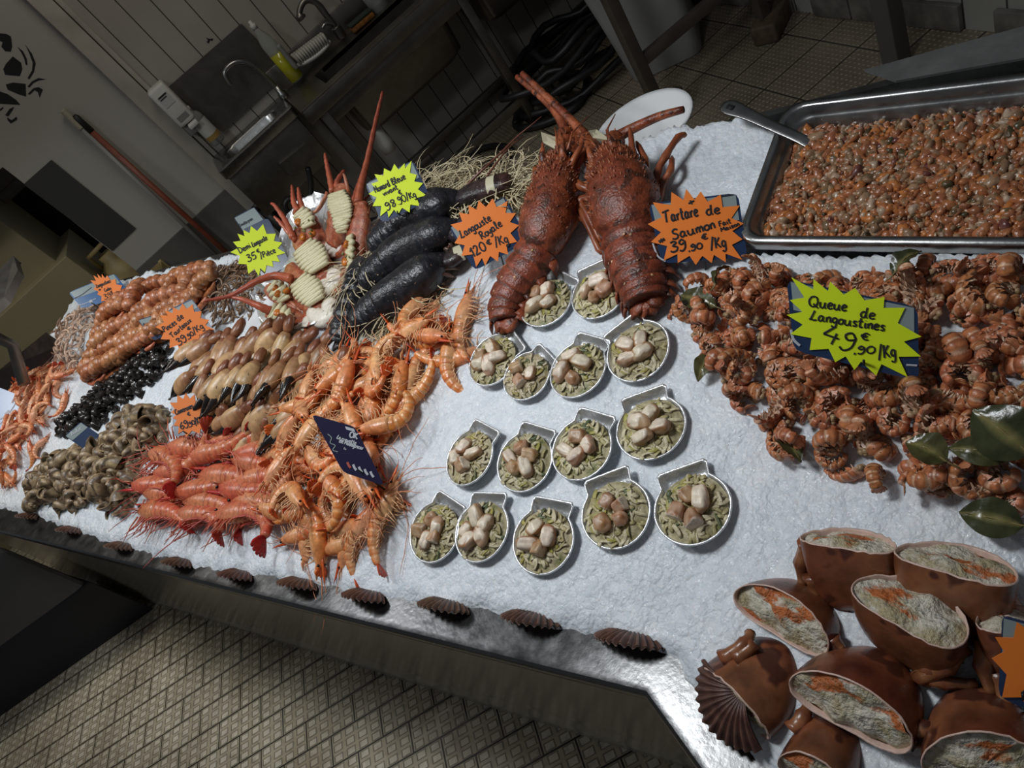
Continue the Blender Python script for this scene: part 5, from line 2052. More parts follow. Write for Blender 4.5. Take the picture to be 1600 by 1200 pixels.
spiny_lobster('whole cooked spiny lobster facing up between the other one and the salmon tray',
              [(985, 372, 0.045, 0.042), (982, 350, 0.055, 0.057), (974, 315, 0.064, 0.063), (962, 280, 0.068, 0.055), (954, 258, 0.068, 0.042), (948, 240, 0.066, 0.028)],
              [(986, 364, 0.05, 0.052), (990, 395, 0.046, 0.050), (998, 425, 0.040, 0.046), (1006, 452, 0.034, 0.040), (1010, 470, 0.03, 0.036)],
              [(984, 492, 0.016), (998, 496, 0.014), (1014, 494, 0.014), (1030, 482, 0.016), (1038, 466, 0.022)],
              [([(936, 262, dB + 0.04), (926, 240, dB + 0.08), (918, 216, dB + 0.12)], [(900, 196, dB + 0.16), (862, 158, dB + 0.22), (816, 115, dB + 0.30)]),
               ([(950, 255, dB + 0.05), (953, 232, dB + 0.09), (966, 213, dB + 0.11)], [(990, 200, dB + 0.10), (1030, 182, dB + 0.08), (1068, 171, dB + 0.06)])],
              [[(1004, 330, 0.035), (1020, 318, 0.045), (1000, 262, 0.06), (991, 246, 0.065), (984, 200, 0.08)], [(1002, 320, 0.04), (1010, 300, 0.05), (992, 256, 0.06), (984, 222, 0.07)],
               [(1010, 330, 0.03), (1022, 308, 0.04), (1012, 276, 0.045), (1008, 250, 0.05), (994, 221, 0.06)], [(1008, 345, 0.03), (1024, 318, 0.03), (1028, 270, 0.035), (1040, 244, 0.04), (1060, 214, 0.04), (1073, 211, 0.03)],
               [(1006, 350, 0.03), (1029, 310, 0.025), (1036, 286, 0.03), (1048, 266, 0.035), (1050, 244, 0.03)],
               [(930, 300, 0.05), (906, 290, 0.06), (890, 276, 0.06), (893, 302, 0.05), (902, 318, 0.045), (914, 342, 0.04), (936, 390, 0.02), (944, 393, 0.015)],
               [(932, 310, 0.05), (906, 312, 0.05), (920, 338, 0.04), (941, 382, 0.02)], [(930, 320, 0.04), (890, 308, 0.045), (897, 332, 0.04), (910, 345, 0.035)]],
              [(919, 204, dB + 0.09), (926, 215, dB + 0.09), (945, 222, dB + 0.09), (956, 220, dB + 0.08), (946, 212, dB + 0.09), (932, 202, dB + 0.1)], 1, 2)

# ------------------------------------------------------------------ dark live lobsters on straw
M_LOB = flesh('dark_lobster_shell', 0.32, 0.6, 60, 0.9, 120, spots=(150, 0.68, (0.17, 0.11, 0.085)), spec=0.5)
LK, LK2 = (0.013, 0.014, 0.019), (0.030, 0.024, 0.022)


def dark_lobster(label, path, seam, legs, claws, seed, fanpx=None):
    r = random.Random(seed)
    t = thing('lobster', label, 'lobster', at_bed(*path[0][:2]))
    P, ex = bp3(path, 10)
    n = len(P)
    k0 = int(seam * (n - 1))
    # abdomen
    rs, cols = [], []
    for i in range(k0 + 1):
        q = i / max(1, k0)
        seg = (q * 6) % 1.0
        rs.append(ex[i][0] * (0.97 + 0.10 * (1 - seg) - (0.05 if seg > 0.85 else 0)))
        cols.append(lerp(LK, LK2, 0.8 if seg > 0.88 else 0.2 * r.random()))
    m_ = MB()
    m_.tube(P[:k0 + 1], rs, 18, ry=[a * 0.9 for a in rs], up=NICE, cols=cols)
    m_.build('abdomen', M_LOB, t)
    m_ = MB()
    rr_ = [ex[i][0] * (1.06 - 0.03 * (i == k0)) for i in range(k0, n)]
    m_.tube(P[k0:], rr_, 18, ry=[a * 0.95 for a in rr_], up=NICE, cols=[lerp(LK, LK2, r.random() * 0.6) for _ in rr_])
    m_.build('carapace', M_LOB, t)
    hd, tg = P[-1], (P[-1] - P[-5]).normalized()
    sd = tg.cross(NICE).normalized()
    m_ = MB()
    m_.tube([hd - tg * 0.01, hd + tg * 0.02 + NICE * 0.004, hd + tg * 0.05 + NICE * 0.006], [0.010, 0.006, 0.001], 7, col=LK2)
    m_.build('rostrum', M_LOB, t)
    for s in (-1, 1):
        m_ = MB()
        pts = [hd + sd * s * 0.01]
        d = tg + sd * s * 0.4 + NICE * 0.3
        for k in range(8):
            pts.append(pts[-1] + d.normalized() * 0.028)
            d += Vector((r.uniform(-.3, .3), r.uniform(-.3, .3), r.uniform(-.35, .1)))
        m_.tube(pts, [0.0035 - 0.0003 * k for k in range(9)], 5, col=(0.16, 0.05, 0.03))
        m_.build('antenna', M_LLEG, t)
    for q in legs:
        m_ = MB()
        pts = [at_bed(a, b_, h, False) for a, b_, h in q]
        sm = [Vector(v) for v in smooth_path(pts, 3)]
        m_.tube(sm, [0.007 - 0.004 * k / len(sm) for k in range(len(sm))], 7, cols=[lerp((0.05, 0.03, 0.025), (0.17, 0.09, 0.055), k / len(sm)) for k in range(len(sm))])
        m_.build('leg', M_LOB, t)
    for q, w in claws:
        m_ = MB()
        pts = [at_bed(a, b_, h, False) for a, b_, h in q]
        sm = [Vector(v) for v in smooth_path(pts, 4)]
        k_ = len(sm)
        m_.tube(sm, [w * (0.45 + 0.55 * math.sin(PI * min(1, 0.15 + 0.75 * i / k_))) * (1 if i < k_ - 1 else 0.2) for i in range(k_)], 12, ry=[w * 0.6 * (0.45 + 0.55 * math.sin(PI * min(1, 0.15 + 0.75 * i / k_))) for i in range(k_)], up=NICE, cols=[lerp(LK, (0.06, 0.025, 0.02), i / k_) for i in range(k_)])
        m_.build('claw', M_LOB, t)
        c = sm[int(k_ * 0.62)]
        d = (sm[int(k_ * 0.62) + 1] - c).normalized()
        mb = MB()
        mb.tube([c - d * 0.009, c + d * 0.009], w * 0.92, 14, ry=w * 0.62, up=NICE, cap=(False, False))
        mb.build('claw_band', M_CREAMTAG, t)['label'] = 'cream band round the claw'
    if fanpx:
        for a, b_, h in fanpx:
            m_ = MB()
            o = P[0]
            e_ = at_bed(a, b_, h, False)
            v = e_ - o
            m_.tube([o, o + v * 0.5 + NICE * 0.004, e_], [0.012, 0.016, 0.010], 8, ry=[0.006, 0.004, 0.002], up=NICE, col=LK2)
            m_.build('tail_blade', M_LOB, t)
    for ch in t.children:
        ch.matrix_parent_inverse = Matrix.Translation(-Vector(t.location))


dark_lobster('live blue-black lobster at the back, right under the yellow lobster card', [(588, 392, 0.05, 0.022), (594, 382, 0.056, 0.036), (610, 365, 0.062, 0.041), (632, 348, 0.066, 0.043), (660, 333, 0.07, 0.044), (690, 320, 0.07, 0.038), (708, 311, 0.067, 0.024), (722, 305, 0.064, 0.009)], 0.42,
             [[(700, 322, 0.05), (722, 312, 0.06), (745, 312, 0.04)], [(690, 330, 0.05), (716, 325, 0.055), (740, 326, 0.03)]],
             [([(712, 312, 0.06), (735, 302, 0.07), (770, 290, 0.07), (800, 280, 0.06)], 0.026)], 5, [(576, 396, 0.02), (582, 402, 0.02)])
dark_lobster('live blue-black lobster in the middle, its head behind the orange card', [(572, 446, 0.036, 0.022), (578, 438, 0.04, 0.036), (592, 424, 0.045, 0.041), (614, 406, 0.05, 0.043), (645, 386, 0.054, 0.045), (680, 368, 0.055, 0.041), (702, 357, 0.053, 0.026), (718, 348, 0.05, 0.009)], 0.42,
             [[(690, 380, 0.04), (705, 382, 0.04), (712, 400, 0.015)], [(680, 385, 0.04), (700, 390, 0.04), (705, 412, 0.012)]],
             [([(705, 360, 0.05), (722, 362, 0.05), (750, 350, 0.05), (775, 335, 0.05)], 0.028)], 6)
dark_lobster('live blue-black lobster at the front, lying next to the orange prawns', [(562, 512, 0.026, 0.020), (566, 503, 0.032, 0.036), (582, 488, 0.036, 0.041), (606, 470, 0.04, 0.043), (636, 450, 0.043, 0.045), (668, 424, 0.044, 0.041), (686, 410, 0.042, 0.025), (700, 399, 0.038, 0.009)], 0.40,
             [[(672, 432, 0.03), (690, 428, 0.035), (708, 432, 0.01)], [(680, 425, 0.03), (700, 418, 0.035), (716, 420, 0.01)], [(664, 440, 0.03), (680, 440, 0.03), (696, 444, 0.008)], [(650, 455, 0.03), (668, 455, 0.028), (684, 458, 0.006)]],
             [([(690, 408, 0.035), (702, 406, 0.04), (718, 396, 0.035), (730, 392, 0.03)], 0.022)], 7)
dark_lobster('live blue-black lobster whose narrow tail hangs towards the crab claws', [(532, 536, 0.022, 0.026), (537, 520, 0.026, 0.034), (545, 490, 0.03, 0.034), (555, 456, 0.034, 0.034), (566, 428, 0.036, 0.034), (576, 410, 0.036, 0.028)], 0.7,
             [], [], 8, [(520, 545, 0.014), (534, 548, 0.012), (546, 542, 0.014)])

m_ = MB()
rs_ = random.Random(3)
SP = [((640, 300), (830, 290), 30, 520, 0.06, 0.4), ((690, 430), (600, 505), 12, 240, 0.010, 1.0), ((590, 385), (556, 440), 8, 170, 0.05, 1.3), ((720, 300), (815, 320), 20, 90, 0.03, 0.4), ((575, 400), (600, 370), 10, 40, 0.06, 0.9), ((640, 470), (560, 500), 25, 26, 0.05, 0.6)]
for (x0, y0), (x1, y1), sp, n, h, al in SP:
    for k in range(n):
        t = rs_.random()
        a, b_ = x0 + (x1 - x0) * t + rs_.gauss(0, sp * 0.45), y0 + (y1 - y0) * t + rs_.gauss(0, sp * 0.45)
        p = at_bed(a, b_, rs_.uniform(0.004, h), False)
        dv = (at_bed(x1, y1, 0, False) - at_bed(x0, y0, 0, False)).normalized()
        an = rs_.gauss(0, 0.9 / al)
        d = Matrix.Rotation(an, 3, 'Z') @ dv
        d.z = rs_.uniform(-0.15, 0.5)
        L = rs_.uniform(0.05, 0.15)
        cv = rs_.uniform(-2.4, 2.4)
        pts = []
        for s in range(7):
            pts.append(p.copy())
            p = p + d.normalized() * L / 6
            d = Matrix.Rotation(cv / 6, 3, 'Z') @ d
            d.z -= 0.13
            fl_ = bed(p.x, p.y) + 0.003
            if p.z < fl_:
                p.z = fl_
        m_.tube(pts, 0.0014, 4, ry=0.0006, col=lerp((0.80, 0.70, 0.47), (0.58, 0.47, 0.28), rs_.random()))
tag(m_.build('wood_straw', flesh('straw', 0.6, 0.15, 60, 0.1, 200)), 'pale curly wood straw spread under and behind the dark lobsters', 'straw', kind='stuff')

# ------------------------------------------------------------------ halved spiny lobsters with piped cream
M_CREAM = flesh('piped_cream', 0.38, 0.10, 200, 0.15, 300)
M_WHITE = flesh('white_lobster_meat', 0.35, 0.12, 120, 0.3, 220)
M_HSHELL = flesh('halved_shell', 0.38, 0.35, 120, 0.5, 260)
CREAM, MEATC = (0.66, 0.60, 0.37), (0.85, 0.78, 0.67)


def zigzag(a, b_, w, n, hf, rad):
    """piped cream from px a to px b, width w px"""
    d = np.array(b_) - np.array(a)
    s = np.array((-d[1], d[0])) / np.hypot(*d)
    pts = []
    for k in range(n * 2 + 1):
        t = k / (n * 2)
        ww = w * (0.55 + 0.45 * math.sin(PI * (0.15 + 0.75 * t)))
        q = np.array(a) + d * t + s * ww * 0.5 * (1 if k % 2 else -1)
        pts.append(at_bed(q[0], q[1], hf(*(np.array(a) + d * t)) + 0.004 + 0.004 * math.sin(PI * t), False))
    mb = MB()
    sm = [Vector(v) for v in smooth_path(pts, 5)]
    mb.tube(sm, rad, 8, col=CREAM)
    return mb


def half_lobster(label, shell, cream, meat, carrots, capers, whips, legs, h0, seed):
    r = random.Random(seed)
    t = thing('half_spiny_lobster', label, 'half spiny lobster', at_bed(*shell[0][:2]))
    sp_ = smooth_path([(q[0], q[1], h0 + q[2], q[3]) for q in shell], 6)

    def topz(u, v):
        q = min(sp_, key=lambda w: (w[0] - u) ** 2 + (w[1] - v) ** 2)
        return q[2] + q[3] * 0.56
    P, ex = bp3([(q[0], q[1], h0 + q[2], q[3]) for q in shell], 6)
    m_ = MB()
    m_.tube(P, [e[0] for e in ex], 16, ry=[e[0] * 0.7 for e in ex], up=NICE, cols=[[lerp((0.36, 0.075, 0.032), (0.55, 0.24, 0.13), r.random() ** 2 * 0.8) for j in range(16)] for _ in P],
            prof=lambda i, a: 0.8 if 0.5 < a < 2.6 else 1 + 0.08 * math.sin(i * 2.2))
    m_.build('shell', M_HSHELL, t)
    if meat:
        (cx, cy), rad, a0, a1, w = meat
        pts = []
        for k in range(13):
            a = a0 + (a1 - a0) * k / 12
            p = at_bed(cx + rad * math.cos(a), cy + rad * 0.95 * math.sin(a), h0 + 0.020)
            pts.append(p)
        m_ = MB()
        m_.tube(pts, [w * (0.55 + 0.45 * math.sin(PI * (0.2 + 0.65 * k / 12))) for k in range(13)], 12, ry=[w * 0.55] * 13, up=NICE, col=MEATC)
        m_.build('tail_meat', M_WHITE, t)
        pts2 = []
        for k in range(13):
            a = a0 + (a1 - a0) * k / 12
            pts2.append(at_bed(cx + (rad + w * 430) * math.cos(a), cy + (rad + w * 430) * 0.95 * math.sin(a), h0 + 0.016))
        m_ = MB()
        m_.tube(pts2, 0.006, 8, ry=0.010, up=NICE, col=(0.48, 0.13, 0.06))
        m_.build('tail_shell', M_HSHELL, t)
    for a, b_, w, n in cream:
        zigzag(a, b_, w, n, topz, 0.0062).build('piped_cream', M_CREAM, t)
    for a, b_ in carrots:
        m_ = MB()
        p = at_bed(a, b_, topz(a, b_) + 0.012, False)
        m_.lathe([(0.001, -0.005), (0.0095, -0.0045), (0.010, 0.003), (0.008, 0.005), (0.001, 0.0055)], 12, p, (NICE + Vector((r.uniform(-.5, .5), r.uniform(-.5, .5), 0))).normalized(), (0.55, 0.16, 0.02))
        m_.build('carrot_slice', M_BITS, t)
    for a, b_, n in capers:
        m_ = MB()
        for k in range(n):
            p = at_bed(a + r.gauss(0, 6), b_ + r.gauss(0, 6), topz(a, b_) + 0.010, False)
            m_.lathe([(0.0005, -0.004), (0.0035, -0.002), (0.0035, 0.002), (0.0005, 0.004)], 6, p, (r.uniform(-1, 1), r.uniform(-1, 1), 1), (0.20, 0.19, 0.07))
        m_.build('caper', M_BITS, t)
    for pts in whips:
        sm = [Vector(v) for v in smooth_path([at_dist(*q[:3]) for q in pts], 5)]
        w0 = pts[0][3] if len(pts[0]) > 3 else 0.008
        m_ = MB()
        m_.tube(sm, [w0 * (1 - 0.8 * k / len(sm)) + 0.0012 * (k % 2) for k in range(len(sm))], 7, cols=[lerp((0.52, 0.13, 0.06), (0.40, 0.08, 0.05), k / len(sm)) for k in range(len(sm))])
        m_.build('antenna', M_LLEG, t)
    for q in legs:
        sm = [Vector(v) for v in smooth_path([at_bed(a, b_, h0 + h, False) for a, b_, h in q], 3)]
        m_ = MB()
        m_.tube(sm, [0.0055 - 0.003 * k / len(sm) for k in range(len(sm))], 6, cols=[lerp((0.50, 0.15, 0.07), (0.62, 0.30, 0.18), k / len(sm)) for k in range(len(sm))])
        m_.build('leg', M_LLEG, t)
    for ch in t.children:
        ch.matrix_parent_inverse = Matrix.Translation(-Vector(t.location))


dh = dd_(500, 400, 0.03)
half_lobster('half spiny lobster with piped cream and round white meat, nearest the lobster tail', [(452, 418, 0.03, 0.018), (466, 438, 0.028, 0.030), (486, 466, 0.02, 0.036), (502, 486, 0.014, 0.030)],
             [((468, 436), (494, 470), 42, 7)], ((503, 484), 14, 0.1 + PI * -0.28, PI * 0.95, 0.026), [], [], [[(456, 436, dh - 0.02, 0.012), (430, 431, dh), (400, 440, dh), (360, 462, dh), (318, 470, dh)]],
             [[(474, 420, 0.03), (486, 440, 0.035), (500, 462, 0.02)]], 0.0, 1)
half_lobster('half spiny lobster with thick rows of piped cream, in the middle of its foil', [(464, 362, 0.05, 0.018), (476, 386, 0.04, 0.030), (496, 412, 0.03, 0.036), (512, 436, 0.02, 0.030)],
             [((474, 384), (500, 418), 46, 7)], ((512, 436), 13, PI * -0.35, PI * 0.85, 0.026), [], [], [[(458, 372, dh + 0.06, 0.009), (446, 345, dh + 0.1), (430, 322, dh + 0.14), (424, 318, dh + 0.16)], [(462, 376, dh + 0.06, 0.008), (440, 350, dh + 0.1), (428, 338, dh + 0.12)]],
             [[(500, 398, 0.035), (516, 416, 0.03), (528, 440, 0.01)]], 0.006, 2)
half_lobster('half spiny lobster with carrot slices and capers on cream, nearest the crab claws', [(420, 488, 0.03, 0.016), (434, 490, 0.03, 0.026), (456, 502, 0.022, 0.030), (486, 512, 0.01, 0.022)],
             [((424, 486), (452, 502), 34, 4)], ((468, 500), 13, PI * -0.05, PI * 0.8, 0.018), [(434, 489), (441, 495)], [(437, 502, 5), (449, 496, 4)],
             [[(422, 486, dh - 0.12, 0.011), (404, 478, dh - 0.12), (380, 468, dh - 0.1), (364, 465, dh - 0.08)]], [], 0.0, 3)
half_lobster('half spiny lobster with three carrot slices, at the left of its foil', [(418, 450, 0.03, 0.014), (430, 456, 0.03, 0.024), (448, 470, 0.022, 0.024), (466, 484, 0.012, 0.018)],
             [((426, 444), (446, 468), 26, 4)], None, [(430, 450), (434, 459), (448, 454)], [(440, 450, 5)], [], [[(450, 468, 0.03), (462, 478, 0.02), (470, 488, 0.01)]], 0.0, 4)
half_lobster('half spiny lobster piled high with cream, standing at the back of its foil', [(534, 290, 0.085, 0.020), (532, 316, 0.075, 0.034), (528, 350, 0.055, 0.034), (520, 382, 0.03, 0.026)],
             [((527, 302), (537, 345), 32, 10), ((530, 338), (536, 362), 20, 4)], ((522, 384), 8, PI * -0.2, PI * 1.1, 0.020), [], [],
             [[(520, 300, dh + 0.12, 0.009), (514, 272, dh + 0.16), (509, 248, dh + 0.20), (508, 240, dh + 0.22)], [(528, 300, dh + 0.12, 0.012), (527, 284, dh + 0.14), (538, 266, dh + 0.17)], [(548, 330, dh + 0.1, 0.009), (556, 300, dh + 0.14), (562, 278, dh + 0.18)]],
             [[(512, 300, 0.08), (502, 322, 0.07), (494, 332, 0.05)], [(545, 300, 0.08), (540, 280, 0.10), (537, 272, 0.1)]], 0.0, 5)
half_lobster('half spiny lobster with carrots and green capers, at the back left of its foil', [(464, 326, 0.075, 0.016), (476, 342, 0.06, 0.028), (490, 362, 0.045, 0.028), (508, 388, 0.02, 0.022)],
             [((468, 330), (484, 352), 26, 4)], ((506, 384), 9, PI * -0.3, PI * 0.8, 0.018), [(466, 347), (488, 365), (473, 371)], [(478, 350, 8), (476, 358, 5)],
             [[(466, 330, dh + 0.1, 0.009), (459, 316, dh + 0.12), (457, 300, dh + 0.15), (456, 290, dh + 0.17)], [(474, 330, dh + 0.1, 0.010), (468, 310, dh + 0.13), (466, 293, dh + 0.16)]],
             [[(480, 332, 0.07), (494, 330, 0.075), (510, 302, 0.08)], [(484, 356, 0.05), (482, 340, 0.06), (478, 345, 0.06)]], 0.0, 6)
half_lobster('half spiny lobster with long raised antenna, on the side of the dark lobsters', [(562, 318, 0.08, 0.022), (562, 345, 0.065, 0.030), (556, 385, 0.045, 0.032), (548, 430, 0.025, 0.030), (540, 465, 0.012, 0.022)],
             [((548, 368), (546, 420), 9, 5)], None, [(541, 382), (540, 410), (544, 440), (548, 456)], [(543, 396, 5)],
             [[(560, 318, dh + 0.08, 0.013), (564, 290, dh + 0.12), (574, 250, dh + 0.18), (588, 185, dh + 0.26), (598, 143, dh + 0.32)], [(556, 348, dh + 0.06, 0.007), (566, 318, dh + 0.1), (580, 302, dh + 0.14)]],
             [[(566, 345, 0.06), (574, 332, 0.07), (577, 322, 0.06)]], 0.0, 7)
m_ = MB()
fo = [(408, 470), (430, 420), (470, 340), (505, 318), (545, 330), (575, 380), (562, 430), (545, 475), (505, 515), (468, 524), (428, 520)]
cen = at_bed(495, 425, 0.0)
rings = []
for k, dz in ((0.15, 0.0), (0.6, 0.002), (0.9, 0.006), (1.0, 0.020), (1.03, 0.024)):
    ring = []
    for i in range(66):
        a, b_ = smooth_path(fo + [fo[0]], 6)[i]
        q = at_bed(a, b_, 0.0)
        p = cen.lerp(q, k)
        ring.append(Vector((p.x, p.y, bed(p.x, p.y) + mound(p.x, p.y) + 0.008 + dz + (0.006 * R.uniform(-1, 1) if k > 0.8 else 0))))
    rings.append(ring)
m_.rings(rings, cap=(True, False))
tag(m_.build('foil_sheet', M_FOIL, smooth=False), 'crumpled sheet of kitchen foil under the half spiny lobsters', 'foil')
m_ = MB()
q = [at_bed(a, b_, h) for a, b_, h in ((384, 508, 0.012), (424, 446, 0.02), (440, 470, 0.02), (436, 520, 0.015), (400, 522, 0.012))]
m_.prism(q, NICE, 0.018)
tag(m_.build('polystyrene_tray', plain('white_foam', (0.72, 0.73, 0.74), 0.7), smooth=False), 'white foam tray corner between grey shrimps and half spiny lobsters', 'tray')

# ------------------------------------------------------------------ halved crabs
M_CRAB = flesh('brown_crab_shell', 0.30, 0.60, 22, 0.25, 120, spots=(24, 0.58, (0.085, 0.026, 0.016)), spec=0.6)
m, nt, b = new_mat('crab_filling')
tc = nt.nodes.new('ShaderNodeTexCoord')
oi = nt.nodes.new('ShaderNodeObjectInfo')
va = nt.nodes.new('ShaderNodeVectorMath')
va.operation = 'ADD'
nt.links.new(tc.outputs['Object'], va.inputs[0])
nt.links.new(mth(nt, 'MULTIPLY', oi.outputs['Random'], 9.0), va.inputs[1])
ov = va.outputs[0]
f1 = noise_n(nt, 30, 6, 0.65, vec=ov)
f3 = noise_n(nt, 150, 4, vec=ov)
f5 = noise_n(nt, 55, 5, 0.7, vec=ov)
at = N(nt, 'ShaderNodeVertexColor', layer_name='Col')
c = mixc(nt, ramp(nt, f1, 0.44, 0.58), (0.74, 0.70, 0.61), (0.48, 0.41, 0.25))
c = mixc(nt, ramp(nt, f5, 0.60, 0.68), c, (0.72, 0.70, 0.66))
mp = nt.nodes.new('ShaderNodeMapping')
mp.inputs['Location'].default_value = (3.1, 1.7, 0.4)
mp.inputs['Scale'].default_value = (0.7, 1.5, 1)
nt.links.new(ov, mp.inputs[0])
f4 = noise_n(nt, 18, 4, 0.55, vec=mp.outputs[0])
c = mixc(nt, ramp(nt, f4, 0.555, 0.59), c, (0.55, 0.16, 0.045))
c = mixc(nt, mth(nt, 'MULTIPLY', ramp(nt, f3, 0.55, 0.72), 0.6), c, (0.13, 0.12, 0.075))
c = mixc(nt, 1.0, c, at.outputs[0], 'MULTIPLY')
nt.links.new(c, b.inputs['Base Color'])
b.inputs['Roughness'].default_value = 0.38
bump(nt, b, mth(nt, 'ADD', f3, mth(nt, 'MULTIPLY', f1, 3.0)), 0.8, 0.006)
M_FILL = m


def half_crab(label, e0, e1, h0, h1, lean, b_w, depth, legs, seed):
    """cut face runs from px e0 to px e1; lean = px direction the face tips towards"""
    r = random.Random(seed)
    b_w *= 0.80
    A, B = at_bed(*e0, h0), at_bed(*e1, h1)
    X = (B - A).normalized()
    c = (A + B) / 2
    a = (B - A).length / 2
    ld = px_dir(c_px(c)[0], c_px(c)[1], lean[0], lean[1])
    Z = NICE * 1.0 + ld * lean[2]
    Z = (Z - X * Z.dot(X)).normalized()
    Y = Z.cross(X)
    t = thing('half_crab', label, 'half crab', c)
    t.rotation_euler = Matrix((X, Y, Z)).transposed().to_euler()
    n = 44

    def outline(k, z):
        ring = []
        for j in range(n):
            g = 2 * PI * j / n
            x, y = math.cos(g), math.sin(g)
            x = math.copysign(abs(x) ** 0.85, x)
            w = 1 + 0.10 * x
            ring.append((a * k * x, b_w * k * y * w + 0.006 * math.cos(2.2 * x), z))
        return ring
    rr, cc = [], []
    for i in range(11):
        f = i / 10 * PI / 2
        k = math.cos(f) ** 0.62
        z = -depth * math.sin(f)
        ring = outline(max(k, 0.05), z)
        wob = [Vector(p) * (1 + 0.035 * noise.noise(Vector(p) * 22 + Vector((seed, 0, 0)))) for p in ring]
        rr.append(wob)
        cc.append([lerp((0.145, 0.036, 0.018), (0.23, 0.085, 0.036), max(0, min(1, 0.5 + noise.noise(Vector(p) * 14 + Vector((0, seed, 0)))))) for p in ring])
    jag = [0.0025 * noise.noise(Vector((j * 0.9, seed, 2))) for j in range(n)]
    rr[0] = [Vector((p[0], p[1], p[2] + jag[j] + 0.001)) for j, p in enumerate(rr[0])]
    m_ = MB()
    m_.rings(rr, cc, cap=(False, True))
    m_.build('shell', M_CRAB, t)
    inner = [Vector((p[0] * 0.965, p[1] * 0.94, p[2])) for p in rr[0]]
    m_ = MB()
    m_.rings([rr[0], [p * 0.985 + Vector((0, 0, 0.002)) for p in rr[0]], inner, [p + Vector((0, 0, -0.006)) for p in inner]], None, cap=(False, False), col=(0.66, 0.46, 0.38))
    m_.build('broken_rim', M_WHITE, t)
    rings, cols = [], []
    for i in range(8):
        k = 1 - i / 8.0
        rings.append([Vector((p[0] * k, p[1] * k, p[2] - 0.004 + 0.006 * (1 - k * k) + 0.008 * noise.noise(Vector((p[0] * k * 45, p[1] * k * 45, seed))))) for p in inner])
        cols.append([lerp((0.85, 0.85, 0.82), (1.05, 1.0, 0.95), r.random()) for _ in inner])
    m_ = MB()
    m_.rings(rings, cols, cap=(False, True))
    o = m_.build('filling', M_FILL, t)
    for q in legs:
        m_ = MB()
        inv = t.matrix_basis.inverted()
        pts = [inv @ at_bed(u, v, h) for u, v, h in q]
        sm = [Vector(v) for v in smooth_path(pts, 3)]
        k_ = len(sm)
        m_.tube(sm, [0.0098 * (1 - 0.5 * i / k_) * (1.25 if i % 3 == 0 else 0.95) for i in range(k_)], 9, cols=[lerp((0.20, 0.06, 0.025), (0.34, 0.14, 0.06), (i % 3) / 2) for i in range(k_)])
        m_.build('leg', M_CRAB, t)
    return t


def c_px(p):
    v = Vector(p) - CAM
    z = v.dot(_fw)
    return (800 + F_PX * v.dot(CR) / z, 600 + F_PX * v.dot(CD) / z)


half_crab('half crab with cream and coral filling, topmost left of the crab group', (1252, 838), (1402, 858), 0.06, 0.06, (0.1, -1, 1.1), 0.030, 0.085, [[(1262, 850, 0.05), (1252, 880, 0.03), (1256, 915, 0.012)], [(1270, 900, 0.03), (1276, 935, 0.01)]], 1)
half_crab('half crab with a wide creamy cut face, topmost right of the crab group', (1400, 858), (1592, 905), 0.065, 0.06, (0.25, -1, 1.0), 0.036, 0.085, [[(1570, 930, 0.03), (1590, 960, 0.02), (1600, 985, 0.01)]], 2)
half_crab('half crab at the left of the group, shell behind its orange-flecked filling', (1146, 925), (1298, 1008), 0.03, 0.03, (-0.75, 0.65, 0.75), 0.036, 0.065, [[(1300, 1000, 0.02), (1312, 1018, 0.015), (1290, 1030, 0.008)]], 3)
half_crab('half crab with a large orange patch of coral, in the middle of the group', (1336, 908), (1512, 1000), 0.07, 0.065, (0.55, -0.85, 0.55), 0.038, 0.085, [[(1500, 1010, 0.03), (1478, 1040, 0.035), (1440, 1060, 0.02), (1475, 1065, 0.02), (1525, 1070, 0.01)], [(1490, 1020, 0.025), (1455, 1045, 0.03), (1432, 1058, 0.01)]], 4)
half_crab('half crab lying shell up at the left, cut edge facing the counter rim', (1098, 1042), (1205, 1150), 0.022, 0.018, (-0.85, 0.5, 2.2), 0.034, 0.090, [[(1130, 1030, 0.03), (1165, 1005, 0.03), (1172, 990, 0.02)], [(1150, 1030, 0.03), (1180, 1005, 0.03)]], 5)
half_crab('half crab with a long grey-white cut face and ringed spots on its shell', (1232, 1062), (1428, 1158), 0.05, 0.045, (-0.5, 0.85, 0.95), 0.040, 0.085, [[(1420, 1140, 0.03), (1448, 1140, 0.03), (1464, 1130, 0.01)], [(1420, 1155, 0.03), (1445, 1158, 0.02)]], 6)
half_crab('half crab at the lower frame edge with orange coral on its cut face', (1215, 1190), (1330, 1235), 0.03, 0.03, (-0.5, 0.8, 1.3), 0.032, 0.085, [[(1240, 1140, 0.02), (1256, 1118, 0.02), (1264, 1100, 0.01)]], 7)
half_crab('half crab at the bottom right with a wide cut face cropped by the frame', (1438, 1195), (1640, 1190), 0.04, 0.04, (-0.1, 1, 1.0), 0.036, 0.09, [], 8)
half_crab('half crab behind the orange card at the right edge', (1526, 968), (1640, 985), 0.05, 0.05, (0.1, -1, 1.0), 0.030, 0.075, [[(1540, 1010, 0.03), (1536, 1040, 0.03), (1552, 1085, 0.01)], [(1560, 1050, 0.02), (1575, 1105, 0.01)]], 9)

# ------------------------------------------------------------------ bay leaves
M_LEAF = flesh('bay_leaf', 0.25, 0.3, 40, 0.3, 120)


